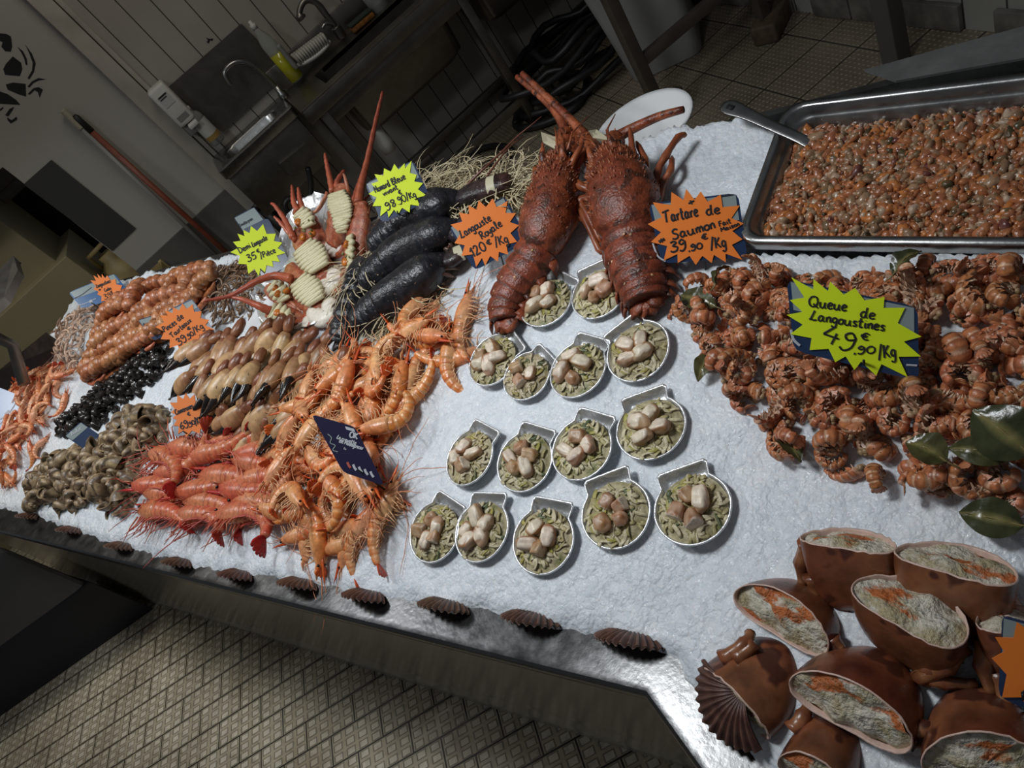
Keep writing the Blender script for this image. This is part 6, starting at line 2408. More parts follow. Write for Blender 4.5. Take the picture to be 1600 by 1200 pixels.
def leaf(label, a, b_, w, h, roll, seed):
    A, B = at_bed(*a, h), at_bed(*b_, h + 0.006)
    X = (B - A).normalized()
    L = (B - A).length
    S = X.cross(NICE).normalized()
    U = S.cross(X)
    S, U = S * math.cos(roll) + U * math.sin(roll), U * math.cos(roll) - S * math.sin(roll)
    mb = MB()
    n = 13
    vs, fs, cs = [], [], []
    for i in range(n):
        t = i / (n - 1)
        ww = w * math.sin(PI * t ** 0.85) ** 0.8 if 0 < t < 1 else 0.0005
        for j in range(7):
            s = (j - 3) / 3
            p = A + X * (L * t) + S * (ww * s) + U * (0.008 * math.sin(PI * t) + 0.006 * abs(s) * ww / w + 0.0015 * math.sin(t * 17 + j))
            vs.append(p)
            cs.append((0.22, 0.19, 0.07) if j == 3 else lerp((0.050, 0.056, 0.022), (0.085, 0.080, 0.03), (seed % 3) / 2))
    for i in range(n - 1):
        for j in range(6):
            fs.append((i * 7 + j, i * 7 + j + 1, (i + 1) * 7 + j + 1, (i + 1) * 7 + j))
    mb.add(vs, fs, cs)
    k = len(vs)
    mb.add([p - U * 0.0008 for p in vs], [tuple(reversed(f)) for f in fs], cs)
    mb.tube([A - X * 0.012, A, A + X * L * 0.5 + U * 0.009, A + X * L * 0.9 + U * 0.004], [0.0011, 0.0011, 0.0008, 0.0004], 5, col=(0.26, 0.20, 0.08))
    tag(mb.build('bay_leaf', M_LEAF), label, 'leaf')


leaf('broad glossy bay leaf at the right edge of the langoustine heap', (1612, 712), (1520, 640), 0.030, 0.062, 0.1, 0)
leaf('long bay leaf lying half under the broad glossy one', (1585, 708), (1482, 700), 0.016, 0.05, 0.3, 1)
leaf('bay leaf with a light midrib in the middle of the heap, lower right', (1480, 722), (1415, 690), 0.019, 0.055, -0.2, 2)
leaf('bay leaf at the lower right tip of the langoustine heap', (1600, 822), (1498, 800), 0.021, 0.018, 0.1, 0)
leaf('bay leaf poking down over the ice at the heap bottom', (1215, 680), (1252, 722), 0.015, 0.03, 0.5, 1)
leaf('bay leaf lying on the ice at the left edge of the heap', (1112, 552), (1090, 596), 0.014, 0.012, 0.2, 2)
leaf('bay leaf behind the top left langoustine tails', (1120, 480), (1064, 462), 0.018, 0.02, 0.1, 1)
leaf('small bay leaf under the salmon card, on top of the tails', (1118, 445), (1140, 416), 0.012, 0.05, 0.8, 0)
leaf('dark bay leaf between the yellow card and the tray', (1395, 430), (1440, 392), 0.014, 0.04, 0.3, 0)

# ------------------------------------------------------------------ scallop shells along the rim
M_SHELL = flesh('brown_scallop_shell', 0.35, 0.35, 80, 0.2, 200, hue=0.1)


def make_scallop(seed, pale=False):
    n, m2 = 64, 9
    mb = MB()
    vs, fs, cs = [], [], []
    for i in range(m2 + 1):
        q = i / m2
        for j in range(n + 1):
            a = (j / n - 0.5) * 2.35
            rib = math.sin(j / n * 2 * PI * 13)
            rad = 0.064 * q * (1 - 0.10 * abs(a) / 1.2) + 0.0012 * rib * q
            vs.append((rad * math.cos(a), rad * math.sin(a), 0.016 * math.sin(PI * min(1, 0.15 + q * 0.8)) + 0.0024 * rib * q))
            cs.append(lerp(lerp((0.07, 0.03, 0.02), (0.19, 0.10, 0.066), 0.5 + 0.5 * rib), (0.06, 0.025, 0.018), 0.5 * abs(math.sin(q * 9))))
    for i in range(m2):
        for j in range(n):
            fs.append((i * (n + 1) + j, i * (n + 1) + j + 1, (i + 1) * (n + 1) + j + 1, (i + 1) * (n + 1) + j))
    mb.add(vs, fs, cs)
    mb.add([(x, y, z - 0.002) for x, y, z in vs], [tuple(reversed(f)) for f in fs], [lerp(c, (0.5, 0.4, 0.36), 0.3) for c in cs])
    mb.add([(0, -0.025, 0.003), (0.012, -0.022, 0.004), (0.012, 0.022, 0.004), (0, 0.025, 0.003)], [(0, 1, 2, 3)], (0.16, 0.08, 0.05))
    return mb


sp_ = Proto(tag(make_scallop(1).build('scallop_shell', M_SHELL), 'x', 'shell'))
rimS = [((25, 808), 'under the pink prawns'), ((88, 830), 'second from the left end of the counter'), ((165, 856), 'below the lone whelk'), ((255, 882), 'below the whelk heap'), ((345, 902), 'below the large red prawns'),
        ((440, 916), 'below the dark blue prawn card'), ((545, 936), 'below the prawn heap tip'), ((668, 952), 'below the first foil dish'), ((805, 974), 'below the outermost foil dish'), ((962, 1008), 'nearest the corner of the rim')]
for (a, b_), w in rimS:
    e_ = at_z(a, b_, 0.887)
    out = -EE
    x = (Vector((0, 0, 1)) * 0.93 + out * 0.36).normalized()
    z = (Vector((0, 0, 1)) * 0.36 - out * 0.93).normalized()
    y = z.cross(x)
    m4 = Matrix((x, y, z)).transposed().to_4x4()
    m4.translation = e_ - x * 0.062
    sp_.put(m4 @ Matrix.Rotation(R.uniform(-0.08, 0.08), 4, 'Z'), 'ribbed brown scallop shell in the ice edge ' + w)
e_ = at_z(1112, 1124, 0.874)
z = Vector((-0.35, -0.1, 1)).normalized()
x = Vector((-1, 0.15, 0))
x = (x - z * x.dot(z)).normalized()
m4 = Matrix((x, z.cross(x), z)).transposed().to_4x4()
m4.translation = e_ - x * 0.058
sp_.put(m4 @ Matrix.Scale(1.05, 4), 'large ribbed scallop shell beside the half crabs at the rim corner')

# ------------------------------------------------------------------ salmon tartare and spoon
rs_ = random.Random(11)
m_ = MB()
PAL = [((0.40, 0.135, 0.05), 30), ((0.30, 0.10, 0.045), 24), ((0.52, 0.17, 0.04), 9), ((0.36, 0.23, 0.14), 14), ((0.25, 0.15, 0.085), 14), ((0.48, 0.36, 0.26), 5), ((0.13, 0.09, 0.045), 7), ((0.10, 0.02, 0.03), 3), ((0.035, 0.04, 0.018), 3)]
pal = [c for c, n in PAL for _ in range(n)]
base = []
NX, NY = 60, 36
vs, fs, cs = [], [], []


def tz(x, y):
    e = min(x - 0.02, TRAY_W - 0.02 - y, y - 0.02)
    return -0.022 + 0.024 * sstep(e / 0.05) - 0.008 * sstep((y / TRAY_W - 0.6) / 0.4) + 0.010 * noise.noise(Vector((x * 14, y * 14, 0))) + (0.012 * sstep(1 - y / 0.08))


for i in range(NX + 1):
    for j in range(NY + 1):
        x, y = 0.026 + (TRAY_L - 0.052) * i / NX, 0.026 + (TRAY_W - 0.052) * j / NY
        vs.append((x, y, tup(tz(x, y) - 0.006)))
        cs.append((0.26, 0.11, 0.05))
for i in range(NX):
    for j in range(NY):
        fs.append((i * (NY + 1) + j, i * (NY + 1) + j + 1, (i + 1) * (NY + 1) + j + 1, (i + 1) * (NY + 1) + j))
m_.add(vs, fs, cs)
for k in range(7400):
    x, y = rs_.uniform(0.028, TRAY_L - 0.03), rs_.uniform(0.028, TRAY_W - 0.028)
    s = rs_.choice((0.0026, 0.0034, 0.0044, 0.0055, 0.0072)) * rs_.uniform(0.8, 1.2)
    rot = Matrix.Rotation(rs_.uniform(0, 6.3), 3, 'Z') @ Matrix.Rotation(rs_.uniform(0, 6.3), 3, 'X') @ Matrix.Rotation(rs_.uniform(0, 6.3), 3, 'Y')
    c = rs_.choice(pal)
    blob(m_, (x, y, tup(tz(x, y) + rs_.uniform(-0.004, 0.005))), s * rs_.uniform(0.8, 1.8), s, s * rs_.uniform(0.45, 0.9), rot, c, lerp(c, (0.45, 0.22, 0.10), 0.3), k * 0.37, 7, 4, 0.75, None, 0.6)
o = m_.build('salmon_tartare', flesh('salmon_tartare', 0.24, 0.25, 160, 0.3, 300, spec=0.6))
o.matrix_world = TRAY
tag(o, 'chopped orange salmon tartare heaped in the steel tray', 'tartare', kind='stuff')

spn = thing('serving_spoon', 'steel serving spoon stuck in the salmon tartare, handle over the tray corner', 'spoon', at_bed(1210, 195, 0.03, False))
sp3 = [Vector(v) for v in smooth_path([at_bed(1128, 164, 0.055, False), at_bed(1160, 175, 0.050, False), at_bed(1205, 196, 0.040, False), at_bed(1250, 216, 0.030, False), at_bed(1298, 241, 0.014, False)], 4)]
m_ = MB()
m_.tube(sp3, [0.006, 0.013, 0.0145, 0.014, 0.012, 0.011, 0.010, 0.0095, 0.009, 0.009, 0.009, 0.009, 0.009, 0.0095, 0.010, 0.011, 0.012], 10, ry=0.0016, up=NICE)
wpart(m_, 'handle', M_STEEL, spn)
m_ = MB()
e_ = sp3[-1]
d = (sp3[-1] - sp3[-4]).normalized()
m_.tube([e_ - d * 0.004, e_ + d * 0.02, e_ + d * 0.045, e_ + d * 0.07], [0.012, 0.026, 0.028, 0.012], 12, ry=[0.002, 0.006, 0.006, 0.002], up=NICE)
wpart(m_, 'bowl', M_STEEL, spn)
m_ = MB()
m_.tube([sp3[2] + NICE * 0.0022 - (sp3[3] - sp3[1]) * 0.25, sp3[2] + NICE * 0.0022 + (sp3[3] - sp3[1]) * 0.35], 0.0042, 8, ry=0.0006, up=NICE)
wpart(m_, 'hanging_hole', M_BLACK, spn)
# ------------------------------------------------------------------ price cards
M_INK = plain('black_marker', (0.012, 0.012, 0.016), 0.6)
M_PRINT = plain('printed_text', (0.02, 0.025, 0.04), 0.5)
M_WPRINT = plain('white_print', (0.55, 0.57, 0.62), 0.5)
M_YEL = plain('fluorescent_yellow_card', (0.80, 0.98, 0.012), 0.55)
M_ORA = plain('fluorescent_orange_card', (1.0, 0.25, 0.03), 0.55)
M_SLATE = plain('navy_plastic_card', (0.022, 0.045, 0.11), 0.25)
M_GREYC = plain('grey_green_card_top', (0.30, 0.36, 0.36), 0.25)
M_BLUEC = plain('sea_blue_card', (0.03, 0.13, 0.33), 0.25)
M_PURP = plain('dark_purple_card', (0.022, 0.018, 0.055), 0.25)

# one-stroke letters: polylines in a box, baseline 0, capital height 1
GL = {
    'Q': [[(.45, 1), (.15, .9), (0, .5), (.15, .1), (.4, 0), (.65, .15), (.75, .5), (.65, .88), (.4, 1)], [(.4, .3), (.85, -.08)]],
    'u': [[(0, .55), (.02, .15), (.18, 0), (.35, .12), (.42, .55)], [(.42, .55), (.43, .1), (.55, 0)]],
    'e': [[(0, .28), (.3, .34), (.36, .48), (.2, .58), (.03, .42), (.03, .15), (.2, 0), (.42, .1)]],
    'd': [[(.36, .5), (.15, .55), (0, .28), (.12, 0), (.32, .12), (.4, 1)], [(.4, 1), (.38, .2), (.5, 0)]],
    'L': [[(.3, 1), (.2, .6), (.05, .08), (-.05, .02), (.1, .05), (.3, -.02), (.55, .06)]],
    'a': [[(.34, .5), (.12, .54), (0, .25), (.12, 0), (.3, .15), (.37, .52)], [(.37, .52), (.36, .12), (.5, .02)]],
    'n': [[(0, .52), (.03, 0)], [(.02, .3), (.15, .53), (.3, .5), (.34, 0)]],
    'g': [[(.34, .5), (.12, .54), (0, .28), (.14, .05), (.34, .2)], [(.37, .52), (.34, -.25), (.15, -.42), (-.02, -.3)]],
    'o': [[(.2, .54), (.02, .38), (.03, .1), (.2, 0), (.36, .15), (.36, .42), (.2, .54)]],
    's': [[(.3, .5), (.1, .54), (.04, .4), (.26, .22), (.24, .03), (0, .04)]],
    't': [[(.15, .95), (.12, .15), (.22, 0), (.35, .06)], [(-.03, .6), (.33, .64)]],
    'i': [[(.06, .52), (.07, .1), (.16, 0)], [(.07, .74), (.08, .78)]],
    'r': [[(.02, .52), (.04, 0)], [(.03, .3), (.14, .5), (.3, .52)]],
    'T': [[(.36, .96), (.3, .5), (.28, 0)], [(-.05, .9), (.36, .97), (.75, 1.02)]],
    'S': [[(.5, .88), (.3, 1), (.1, .85), (.15, .6), (.42, .4), (.4, .1), (.15, -.02), (-.05, .1)]],
    'm': [[(0, .52), (.03, 0)], [(.02, .32), (.14, .53), (.25, .48), (.27, 0)], [(.27, .32), (.4, .53), (.52, .48), (.55, 0)]],
    'F': [[(.1, 1), (.05, 0)], [(.1, .98), (.5, 1)], [(.08, .55), (.4, .58)]],
    'M': [[(0, 0), (.08, 1)], [(.08, 1), (.32, .35)], [(.32, .35), (.6, 1)], [(.6, 1), (.66, 0)]],
    'R': [[(.05, 0), (.12, 1)], [(.0, .9), (.3, 1.02), (.5, .82), (.35, .56), (.1, .5)], [(.2, .5), (.55, 0)]],
    'y': [[(0, .52), (.05, .2), (.2, .12), (.34, .5)], [(.36, .52), (.3, -.2), (.1, -.42), (-.05, -.3)]],
    'l': [[(0, .1), (.2, .7), (.18, 1), (.08, .85), (.1, .1), (.28, .03)]],
    'H': [[(.08, 1), (.0, 0)], [(.55, 1.02), (.5, 0)], [(-.03, .48), (.58, .55)]],
    'B': [[(.08, 1), (.04, 0)], [(0, .95), (.35, 1), (.42, .75), (.1, .53), (.5, .4), (.48, .1), (.02, 0)]],
    'v': [[(0, .52), (.14, 0), (.32, .55)]],
    'D': [[(.08, 1), (.05, 0)], [(-.05, .96), (.35, 1), (.65, .6), (.45, .12), (-.02, 0)]],
    'P': [[(.1, 1), (.04, 0)], [(0, .92), (.35, 1), (.5, .78), (.35, .52), (.08, .46)]],
    'c': [[(.34, .46), (.18, .54), (.02, .34), (.06, .08), (.2, 0), (.38, .08)]],
    'C': [[(.55, .85), (.35, 1), (.08, .75), (.02, .35), (.2, 0), (.42, .02), (.6, .15)]],
    'x': [[(0, .52), (.34, 0)], [(.34, .52), (0, 0)]],
    'K': [[(.08, 1), (.03, 0)], [(.5, .95), (.1, .45)], [(.12, .5), (.55, 0)]],
    'h': [[(.05, 1), (.03, 0)], [(.03, .3), (.16, .53), (.32, .48), (.34, 0)]],
    'b': [[(.04, 1), (.03, 0)], [(.03, .35), (.2, .53), (.36, .3), (.22, 0), (.03, .1)]],
    'è': [[(0, .28), (.3, .34), (.36, .48), (.2, .58), (.03, .42), (.03, .15), (.2, 0), (.42, .1)], [(.08, .85), (.25, .7)]],
    '0': [[(.28, 1), (.05, .75), (.03, .25), (.25, 0), (.48, .25), (.48, .75), (.28, 1)]],
    '1': [[(0, .65), (.25, 1)], [(.25, 1), (.2, 0)]],
    '2': [[(.02, .78), (.2, 1), (.42, .85), (.3, .45), (0, .02)], [(0, .02), (.5, .04)]],
    '3': [[(.04, .9), (.25, 1), (.42, .82), (.16, .56), (.44, .4), (.36, .06), (.1, -.02), (-.04, .12)]],
    '4': [[(.3, 1), (0, .35)], [(0, .35), (.55, .4)], [(.42, .65), (.38, -.05)]],
    '5': [[(.12, .98), (.06, .55), (.3, .6), (.42, .35), (.28, .03), (0, .05)], [(.12, .98), (.5, 1)]],
    '6': [[(.42, .95), (.12, .6), (.03, .2), (.22, 0), (.42, .2), (.3, .45), (.05, .3)]],
    '8': [[(.4, .85), (.22, 1), (.06, .8), (.38, .35), (.25, 0), (.05, .18), (.35, .65), (.4, .85)]],
    '9': [[(.4, .75), (.22, 1), (.03, .78), (.15, .55), (.38, .7), (.4, .75), (.36, .2), (.15, -.1), (-.02, .02)]],
    '€': [[(.5, .9), (.25, 1), (.06, .65), (.06, .35), (.25, 0), (.5, .1)], [(-.06, .6), (.38, .62)], [(-.06, .42), (.34, .42)]],
    '/': [[(.35, 1.1), (0, -.15)]], ',': [[(.08, .08), (.02, -.2)]], '.': [[(.05, .0), (.07, .05)]],
    '+': [[(.2, .7), (.2, .05)], [(-.05, .38), (.48, .4)]],
    '*': [[(.2, .8), (.2, .1)], [(-.05, .62), (.45, .28)], [(.45, .62), (-.05, .28)]],
    "O": [[(.3, 1), (.05, .75), (.03, .25), (.3, 0), (.55, .25), (.55, .75), (.3, 1)]],
}
STRAIGHT = set('MKTHF4/,x1')


def layout(text):
    """strokes of a line of writing in units of capital height and its width"""
    x, out = 0.0, []
    for ch in text:
        if ch == ' ':
            x += 0.35
            continue
        g = GL[ch]
        w = max(p[0] for s in g for p in s)
        for s in g:
            pts = [(p[0] + x, p[1]) for p in s]
            if len(pts) > 2 and ch not in STRAIGHT:
                pts = [tuple(q) for q in smooth_path(pts, 3)]
            out.append(pts)
        x += max(w, 0.12) + 0.14
    return out, max(0.1, x - 0.14)


def card(name, label, cat, base, h, quad, star=None, lines=(), prints=(), mats=None, stand=None, lean=0.9, split=0.42, extra=None, valley=0.24):
    """plate and star drawn on one leaning plane through the px base point"""
    B0 = at_bed(base[0], base[1], h)
    tc_ = CAM - B0
    n = Vector((tc_.x, tc_.y, 0)).normalized() + Vector((0, 0, lean))
    n.normalize()
    t = thing(name, label, cat, B0)

    def on(px, py, off=0.0):
        return at_plane(px, py, B0 + n * off, n)
    th = 0.0016
    top_m, low_m = mats or (M_GREYC, M_SLATE)
    TL, TR_, BR, BL = [np.array(q, float) for q in quad]

    def rq(a, b_, c, d, rr=0.10):
        """quad with rounded corners"""
        out = []
        P4 = [a, b_, c, d]
        for i in range(4):
            p, q, s = P4[i], P4[i - 1], P4[(i + 1) % 4]
            for k in (0, 0.5, 1):
                u = p + (q - p) * rr * (1 - k) ** 2 + (s - p) * rr * k ** 2
                out.append(on(u[0], u[1]))
        return out
    m_ = MB()
    m_.prism(rq(TL, TR_, BR, BL), n, th)
    wpart(m_, 'plate', low_m, t, False)
    if split:
        a, b_ = TL + (BL - TL) * split, TR_ + (BR - TR_) * split
        u0, u1 = (TR_ - TL) * 0.03, (BL - TL) * 0.03
        m_ = MB()
        m_.prism([on(*(TL + u0 + u1), 0.0006), on(*(TR_ - u0 + u1), 0.0006), on(*(b_ - u0), 0.0006), on(*(a + u0), 0.0006)], n, 0.0005)
        wpart(m_, 'header', top_m, t, False)
    for kind, pts, mat in prints:
        m_ = MB()
        if kind == 'poly':
            m_.prism([on(a, b_, 0.0009) for a, b_ in pts], n, 0.0004)
        else:
            w = kind
            sm = [Vector(v) for v in smooth_path([on(a, b_, 0.001) for a, b_ in pts], 4)]
            m_.tube(sm, w, 5, ry=0.0003, up=n)
        wpart(m_, 'printing', mat, t, False)
    if star:
        tips, col = star
        c = np.mean(np.array(tips, float), 0)
        out = []
        k_ = len(tips)
        for i in range(k_):
            p, q = np.array(tips[i], float), np.array(tips[(i + 1) % k_], float)
            v = (p + q) / 2
            v = v + (c - v) * valley
            out += [tuple(p), tuple(v)]
        m_ = MB()
        vs = [on(a, b_, 0.0022) for a, b_ in out] + [on(c[0], c[1], 0.0022)]
        k2 = len(out)
        back = [v - n * 0.0006 for v in vs]
        m_.add(vs + back, [(i, (i + 1) % k2, k2) for i in range(k2)] + [((i + 1) % k2 + k2 + 1, i + k2 + 1, 2 * k2 + 1) for i in range(k2)] + [(i, i + k2 + 1, (i + 1) % k2 + k2 + 1, (i + 1) % k2) for i in range(k2)])
        o = wpart(m_, 'star_label', col, t, False)
        o['label'] = 'fluorescent star-shaped price label'
        st = o
    else:
        st = None
    if lines:
        groups = {}
        for text, p0, p1, hh, wt, mat in lines:
            m_ = groups.setdefault(mat, MB())
            strokes, w = layout(text)
            p0, p1 = np.array(p0, float), np.array(p1, float)
            e1 = (p1 - p0) / w
            d = (p1 - p0) / np.hypot(*(p1 - p0))
            e2 = np.array((d[1], -d[0])) * hh
            pxm = (on(p0[0] + 1, p0[1]) - on(p0[0], p0[1])).length
            for s in strokes:
                pts = []
                for u, v in s:
                    q = p0 + e1 * u + e2 * v
                    pts.append(on(q[0], q[1], 0.0030 if st is not None else 0.0012))
                m_.tube(pts, wt * pxm, 5, ry=0.0004, up=n)
        for mat, m_ in groups.items():
            o = wpart(m_, 'writing', mat, t, False)
            if st is not None:
                o.parent = st
                o.matrix_parent_inverse = Matrix.Identity(4)
    if not stand:
        m_ = MB()
        p = on(*base, -0.003)
        m_.tube([p + Vector((0, 0, 0.02)), p, Vector((p.x, p.y, bed(p.x, p.y)))], 0.0016, 6)
        wpart(m_, 'pin', M_BLACK, t)
    if stand:
        a, b_ = stand
        m_ = MB()
        p, q = on(*a, -0.003), at_bed(*b_, -0.004)
        m_.tube([p + (p - q) * 0.2, p, q], 0.0016, 6)
        wpart(m_, 'pin', M_BLACK, t)
    return t


I = M_INK
card('price_card', 'slate card with yellow star priced 49,90 in the langoustine tails', 'price card', (1340, 585), 0.075, [(1229, 436), (1434, 479), (1436, 596), (1240, 548)],
     ([(1236, 433), (1271, 436), (1297, 440), (1336, 450), (1382, 464), (1414, 481), (1440, 526), (1439, 557), (1418, 589), (1369, 587), (1335, 578), (1305, 566), (1265, 547), (1235, 522), (1229, 492), (1234, 469)], M_YEL),
     [('Queue', (1263, 478), (1322, 486), 16, 1.5, I), ('de', (1344, 495), (1366, 499), 16, 1.5, I), ('Langoustines', (1265, 499), (1381, 517), 15, 1.5, I), ('49', (1283, 530), (1329, 549), 27, 1.8, I),
      ('€', (1345, 529), (1356, 532), 10, 1.5, I), (',90', (1334, 552), (1366, 552), 11, 1.5, I), ('/Kg', (1373, 560), (1399, 557), 20, 1.6, I)], stand=((1350, 570), (1352, 600)), prints=[(0.0016, [(1236, 515), (1240, 530), (1250, 540)], M_WPRINT), (0.0012, [(1416, 570), (1433, 571)], M_WPRINT)])
card('price_card', 'slate card with orange star priced 39,90 reading Tartare de Saumon', 'price card', (1100, 410), 0.025, [(1013, 318), (1153, 301), (1168, 402), (1034, 412)],
     ([(1020, 316), (1049, 300), (1072, 295), (1095, 299), (1126, 304), (1156, 321), (1162, 349), (1160, 374), (1160, 406), (1134, 410), (1112, 411), (1087, 414), (1059, 411), (1037, 407), (1017, 378), (1012, 350)], M_ORA),
     [('Tartare', (1038, 348), (1091, 337), 18, 1.5, I), ('de', (1104, 336), (1125, 333), 15, 1.5, I), ('Saumon', (1052, 374), (1117, 356), 15, 1.5, I), ('Fait', (1124, 354), (1142, 348), 8, 1.0, I), ('Maison', (1127, 362), (1155, 352), 6.5, 1.0, I),
      ('39', (1049, 394), (1072, 389), 16, 1.6, I), (',90', (1076, 392), (1097, 388), 9, 1.4, I), ('€', (1098, 375), (1106, 372), 8, 1.2, I), ('/Kg', (1111, 389), (1134, 385), 17, 1.5, I), ('+', (1078, 321), (1086, 317), 10, 1.4, I), ('*', (1032, 381), (1040, 377), 9, 1.3, I)],
     stand=((1101, 405), (1103, 426)), prints=[(0.0012, [(1128, 307), (1146, 304)], M_PRINT), (0.0014, [(1020, 380), (1028, 400), (1040, 408)], M_WPRINT)])
card('price_card', 'slate card with orange star priced 120 reading Langouste Royale', 'price card', (785, 408), 0.03, [(701, 355), (788, 306), (826, 376), (742, 423)],
     ([(704, 351), (717, 332), (732, 321), (748, 313), (770, 310), (793, 314), (806, 333), (811, 352), (808, 378), (794, 398), (778, 409), (758, 415), (744, 417), (721, 400), (710, 380)], M_ORA),
     [('Langouste', (721, 372), (768, 344), 12, 1.2, I), ('Royale', (753, 374), (785, 352), 12, 1.2, I), ('120', (739, 402), (760, 390), 15, 1.3, I), ('€', (762, 383), (768, 380), 7, 1.1, I), ('/Kg', (775, 385), (794, 378), 14, 1.2, I)], stand=((784, 404), (788, 418)), prints=[(0.001, [(776, 313), (786, 308)], M_PRINT)])
card('price_card', 'slate card with yellow star reading Homard Bleue behind the dark lobsters', 'price card', (626, 336), 0.12, [(570, 287), (645, 250), (674, 312), (597, 349)],
     ([(585, 272), (600, 263), (616, 256), (632, 255), (643, 251), (651, 273), (661, 286), (666, 305), (656, 322), (640, 332), (622, 335), (607, 340), (594, 338), (582, 322), (576, 303), (580, 287)], M_YEL),
     [('Homard', (587, 301), (610, 290), 10, 1.0, I), ('Bleue', (614, 289), (634, 279), 10, 1.0, I), ('vivant', (600, 306), (622, 295), 8, 1.0, I), ('98', (605, 328), (619, 321), 11, 1.1, I), ('.90/', (622, 320), (640, 311), 11, 1.0, I), ('Kg', (641, 311), (650, 307), 10, 1.0, I), ('€', (624, 304), (628, 302), 6, 0.9, I)], stand=((622, 334), (628, 350)))
card('price_card', 'slate card with yellow star reading Demi Langouste beside the half lobsters', 'price card', (415, 428), 0.03, [(378, 359), (419, 340), (454, 412), (411, 437)],
     ([(360, 394), (364, 378), (371, 365), (380, 359), (392, 353), (411, 350), (431, 365), (441, 379), (446, 395), (437, 409), (427, 417), (414, 426), (404, 431), (388, 428), (372, 412)], M_YEL),
     [('Demi', (375, 396), (392, 386), 9, 0.9, I), ('Langouste', (395, 386), (418, 374), 8, 0.9, I), ('35', (388, 409), (402, 403), 11, 1.0, I), ('€', (402, 395), (406, 393), 5, 0.8, I), ('/Pièce', (408, 404), (431, 394), 9, 0.9, I)], split=0)
card('name_card', 'pale grey card reading Crevettes grises behind the Demi Langouste star', 'card', (392, 366), 0.05, [(365, 340), (397, 323), (422, 356), (388, 374)], None,
     [('Crevettes', (375, 354), (387, 348), 4.5, 0.5, M_PRINT), ('grises', (388, 347), (395, 343), 4.5, 0.5, M_PRINT)], split=0.6)
card('price_card', 'card with small orange star reading Langoustines Cuites at the far end', 'price card', (150, 478), 0.05, [(107, 457), (179, 427), (204, 460), (128, 482)],
     ([(141, 438), (146, 430), (152, 428), (159, 428), (167, 430), (180, 436), (191, 446), (197, 457), (202, 470), (195, 473), (188, 476), (180, 478), (172, 479), (166, 478), (158, 471), (152, 460), (146, 452)], M_ORA),
     [('Langoustines', (151, 450), (173, 441), 6, 0.6, I), ('Cuites', (164, 456), (174, 452), 5, 0.6, I), ('39', (164, 468), (174, 464), 8, 0.7, I), (',90/Kg', (175, 466), (192, 459), 7, 0.6, I), ('€', (173, 458), (176, 457), 3, 0.5, I),
      ('*', (155, 455), (158, 454), 4, 0.5, I)], mats=(M_GREYC, M_BLUEC), prints=[(0.0014, [(118, 474), (126, 476), (138, 472), (150, 466)], M_WPRINT), (0.0016, [(116, 466), (127, 461), (143, 449)], M_PRINT), ('poly', [(139, 470), (143, 468), (145, 472), (141, 474)], M_WPRINT)])
card('price_card', 'slate card with orange star reading Pinces de Tourteaux over the crab claws', 'price card', (300, 545), 0.04, [(262, 485), (300, 466), (338, 522), (290, 553)],
     ([(243, 511), (250, 492), (258, 485), (270, 480), (285, 474), (301, 475), (315, 486), (327, 500), (335, 515), (325, 523), (312, 532), (300, 542), (283, 553), (265, 544), (251, 530)], M_ORA),
     [('Pinces', (257, 519), (276, 506), 9, 0.9, I), ('de', (279, 502), (287, 496), 9, 0.9, I), ('Tourteaux', (269, 528), (299, 502), 8, 0.9, I), ('39', (280, 540), (292, 531), 11, 1.0, I), (',90', (294, 530), (303, 523), 7, 0.9, I), ('/Kg', (304, 522), (318, 512), 10, 0.9, I), ('€', (294, 516), (298, 513), 4, 0.8, I)], split=0.25)
card('name_card', 'grey and navy card without a star standing in the black winkles', 'card', (248, 528), 0.035, [(215, 500), (247, 490), (262, 524), (240, 532)], None, [('Bigorneaux', (225, 510), (247, 499), 4.5, 0.5, M_PRINT)], split=0.5)
card('price_card', 'card with orange star reading Camerones above the large red prawns', 'price card', (296, 680), 0.06, [(266, 622), (304, 613), (327, 672), (272, 683)],
     ([(265, 629), (277, 617), (290, 614), (304, 616), (312, 625), (319, 636), (320, 645), (322, 657), (326, 675), (312, 678), (291, 683), (278, 678), (271, 665), (270, 653), (267, 644)], M_ORA),
     [('Camerones', (275, 648), (302, 637), 8, 0.9, I), ('69', (283, 671), (295, 666), 11, 1.0, I), (',90', (296, 667), (305, 662), 7, 0.9, I), ('/Kg', (306, 664), (316, 660), 11, 0.9, I), ('€', (294, 650), (298, 648), 5, 0.8, I)], split=0)
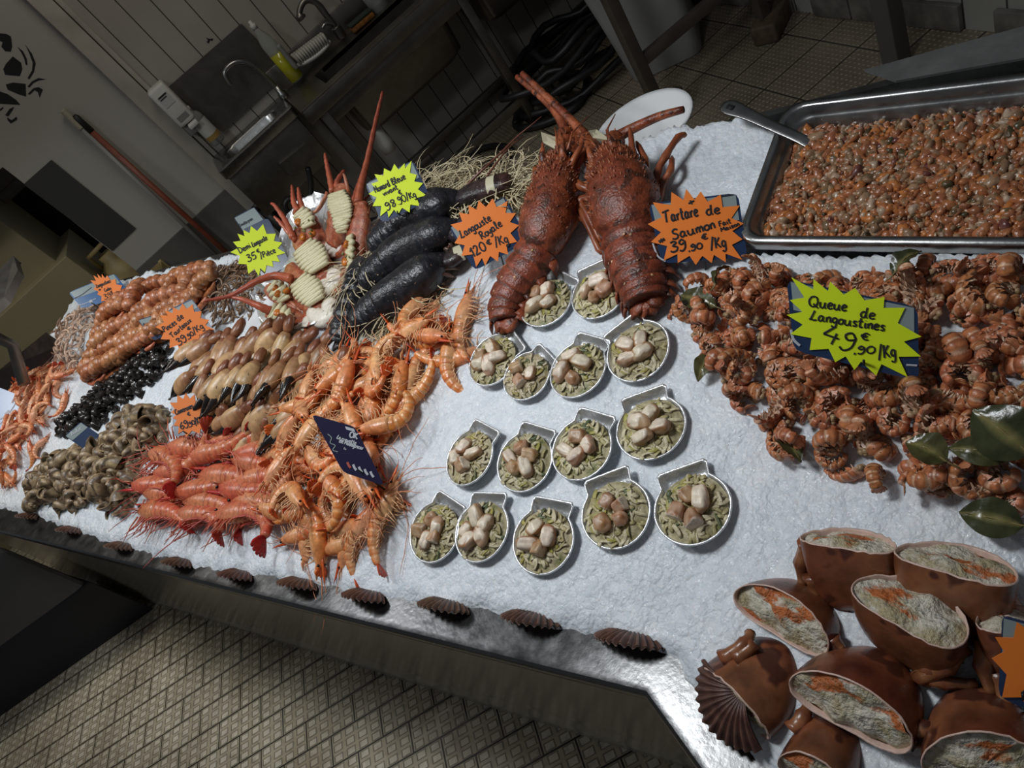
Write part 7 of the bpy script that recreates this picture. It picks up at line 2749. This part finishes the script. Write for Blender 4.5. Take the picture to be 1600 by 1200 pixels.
card('name_card', 'dark navy card standing in the ice before the whelk heap', 'card', (142, 702), 0.02, [(101, 681), (126, 659), (165, 686), (139, 707)], None, [('Bulot', (112, 680), (128, 671), 5, 0.6, M_WPRINT)],
     split=0.3, prints=[(0.001, [(136, 698), (140, 694), (138, 689), (144, 690), (150, 686)], M_WPRINT)])
card('name_card', 'bright blue card cropped by the left edge, beside the pink prawns', 'card', (-5, 668), 0.04, [(-40, 590), (41, 622), (26, 660), (-50, 690)], None, [],
     mats=(M_GREYC, M_BLUEC), split=0, prints=[(0.002, [(0, 655), (14, 645), (24, 630), (30, 622)], M_WPRINT), (0.0016, [(2, 664), (16, 652), (24, 640)], M_WPRINT), ('poly', [(6, 646), (14, 640), (15, 645), (8, 650)], M_WPRINT), ('poly', [(18, 628), (22, 620), (24, 622), (20, 630)], M_WPRINT)])
W = M_WPRINT
pr = [('poly', [(539, 666), (553, 670), (555, 675), (541, 671)], W)]
for i in range(5):
    x, y = 543 + i * 9, 722 + i * 3.6
    pr.append((0.0022, [(x, y), (x + 2, y + 5), (x + 5, y + 9)], W if i else plain('red_print', (0.5, 0.1, 0.07), 0.5)))
pr.append((0.0008, [(512, 678), (518, 684), (516, 692), (524, 696), (520, 703), (528, 706)], M_GREYC))
card('name_card', 'dark purple card reading La crevette de Madagascar in the prawn heap', 'card', (570, 742), 0.10, [(486, 647), (555, 667), (601, 759), (536, 738)], None,
     [('La', (526, 685), (532, 687), 6, 0.8, W), ('crevette', (534, 688), (556, 695), 6, 0.8, W), ('de', (530, 691), (536, 693), 6, 0.8, W), ('Madagascar', (538, 694), (567, 703), 6, 0.8, W), ('OK', (546, 683), (558, 686), 9, 1.2, W), ('Une', (538, 703), (541, 704), 2, 0.4, W) if False else ('la', (537, 702), (541, 703), 3, 0.4, W)],
     mats=(M_PURP, M_PURP), split=0, prints=pr)
card('price_card', 'slate card with orange star cropped by the right edge over the half crabs', 'price card', (1600, 1095), 0.05, [(1566, 962), (1650, 985), (1650, 1130), (1560, 1088)],
     ([(1589, 972), (1610, 960), (1640, 965), (1665, 990), (1680, 1030), (1680, 1070), (1660, 1105), (1635, 1120), (1612, 1122), (1566, 1090), (1550, 1029), (1555, 996)], M_ORA),
     [('L', (1596, 1083), (1606, 1088), 14, 2.0, I)], split=0.5)
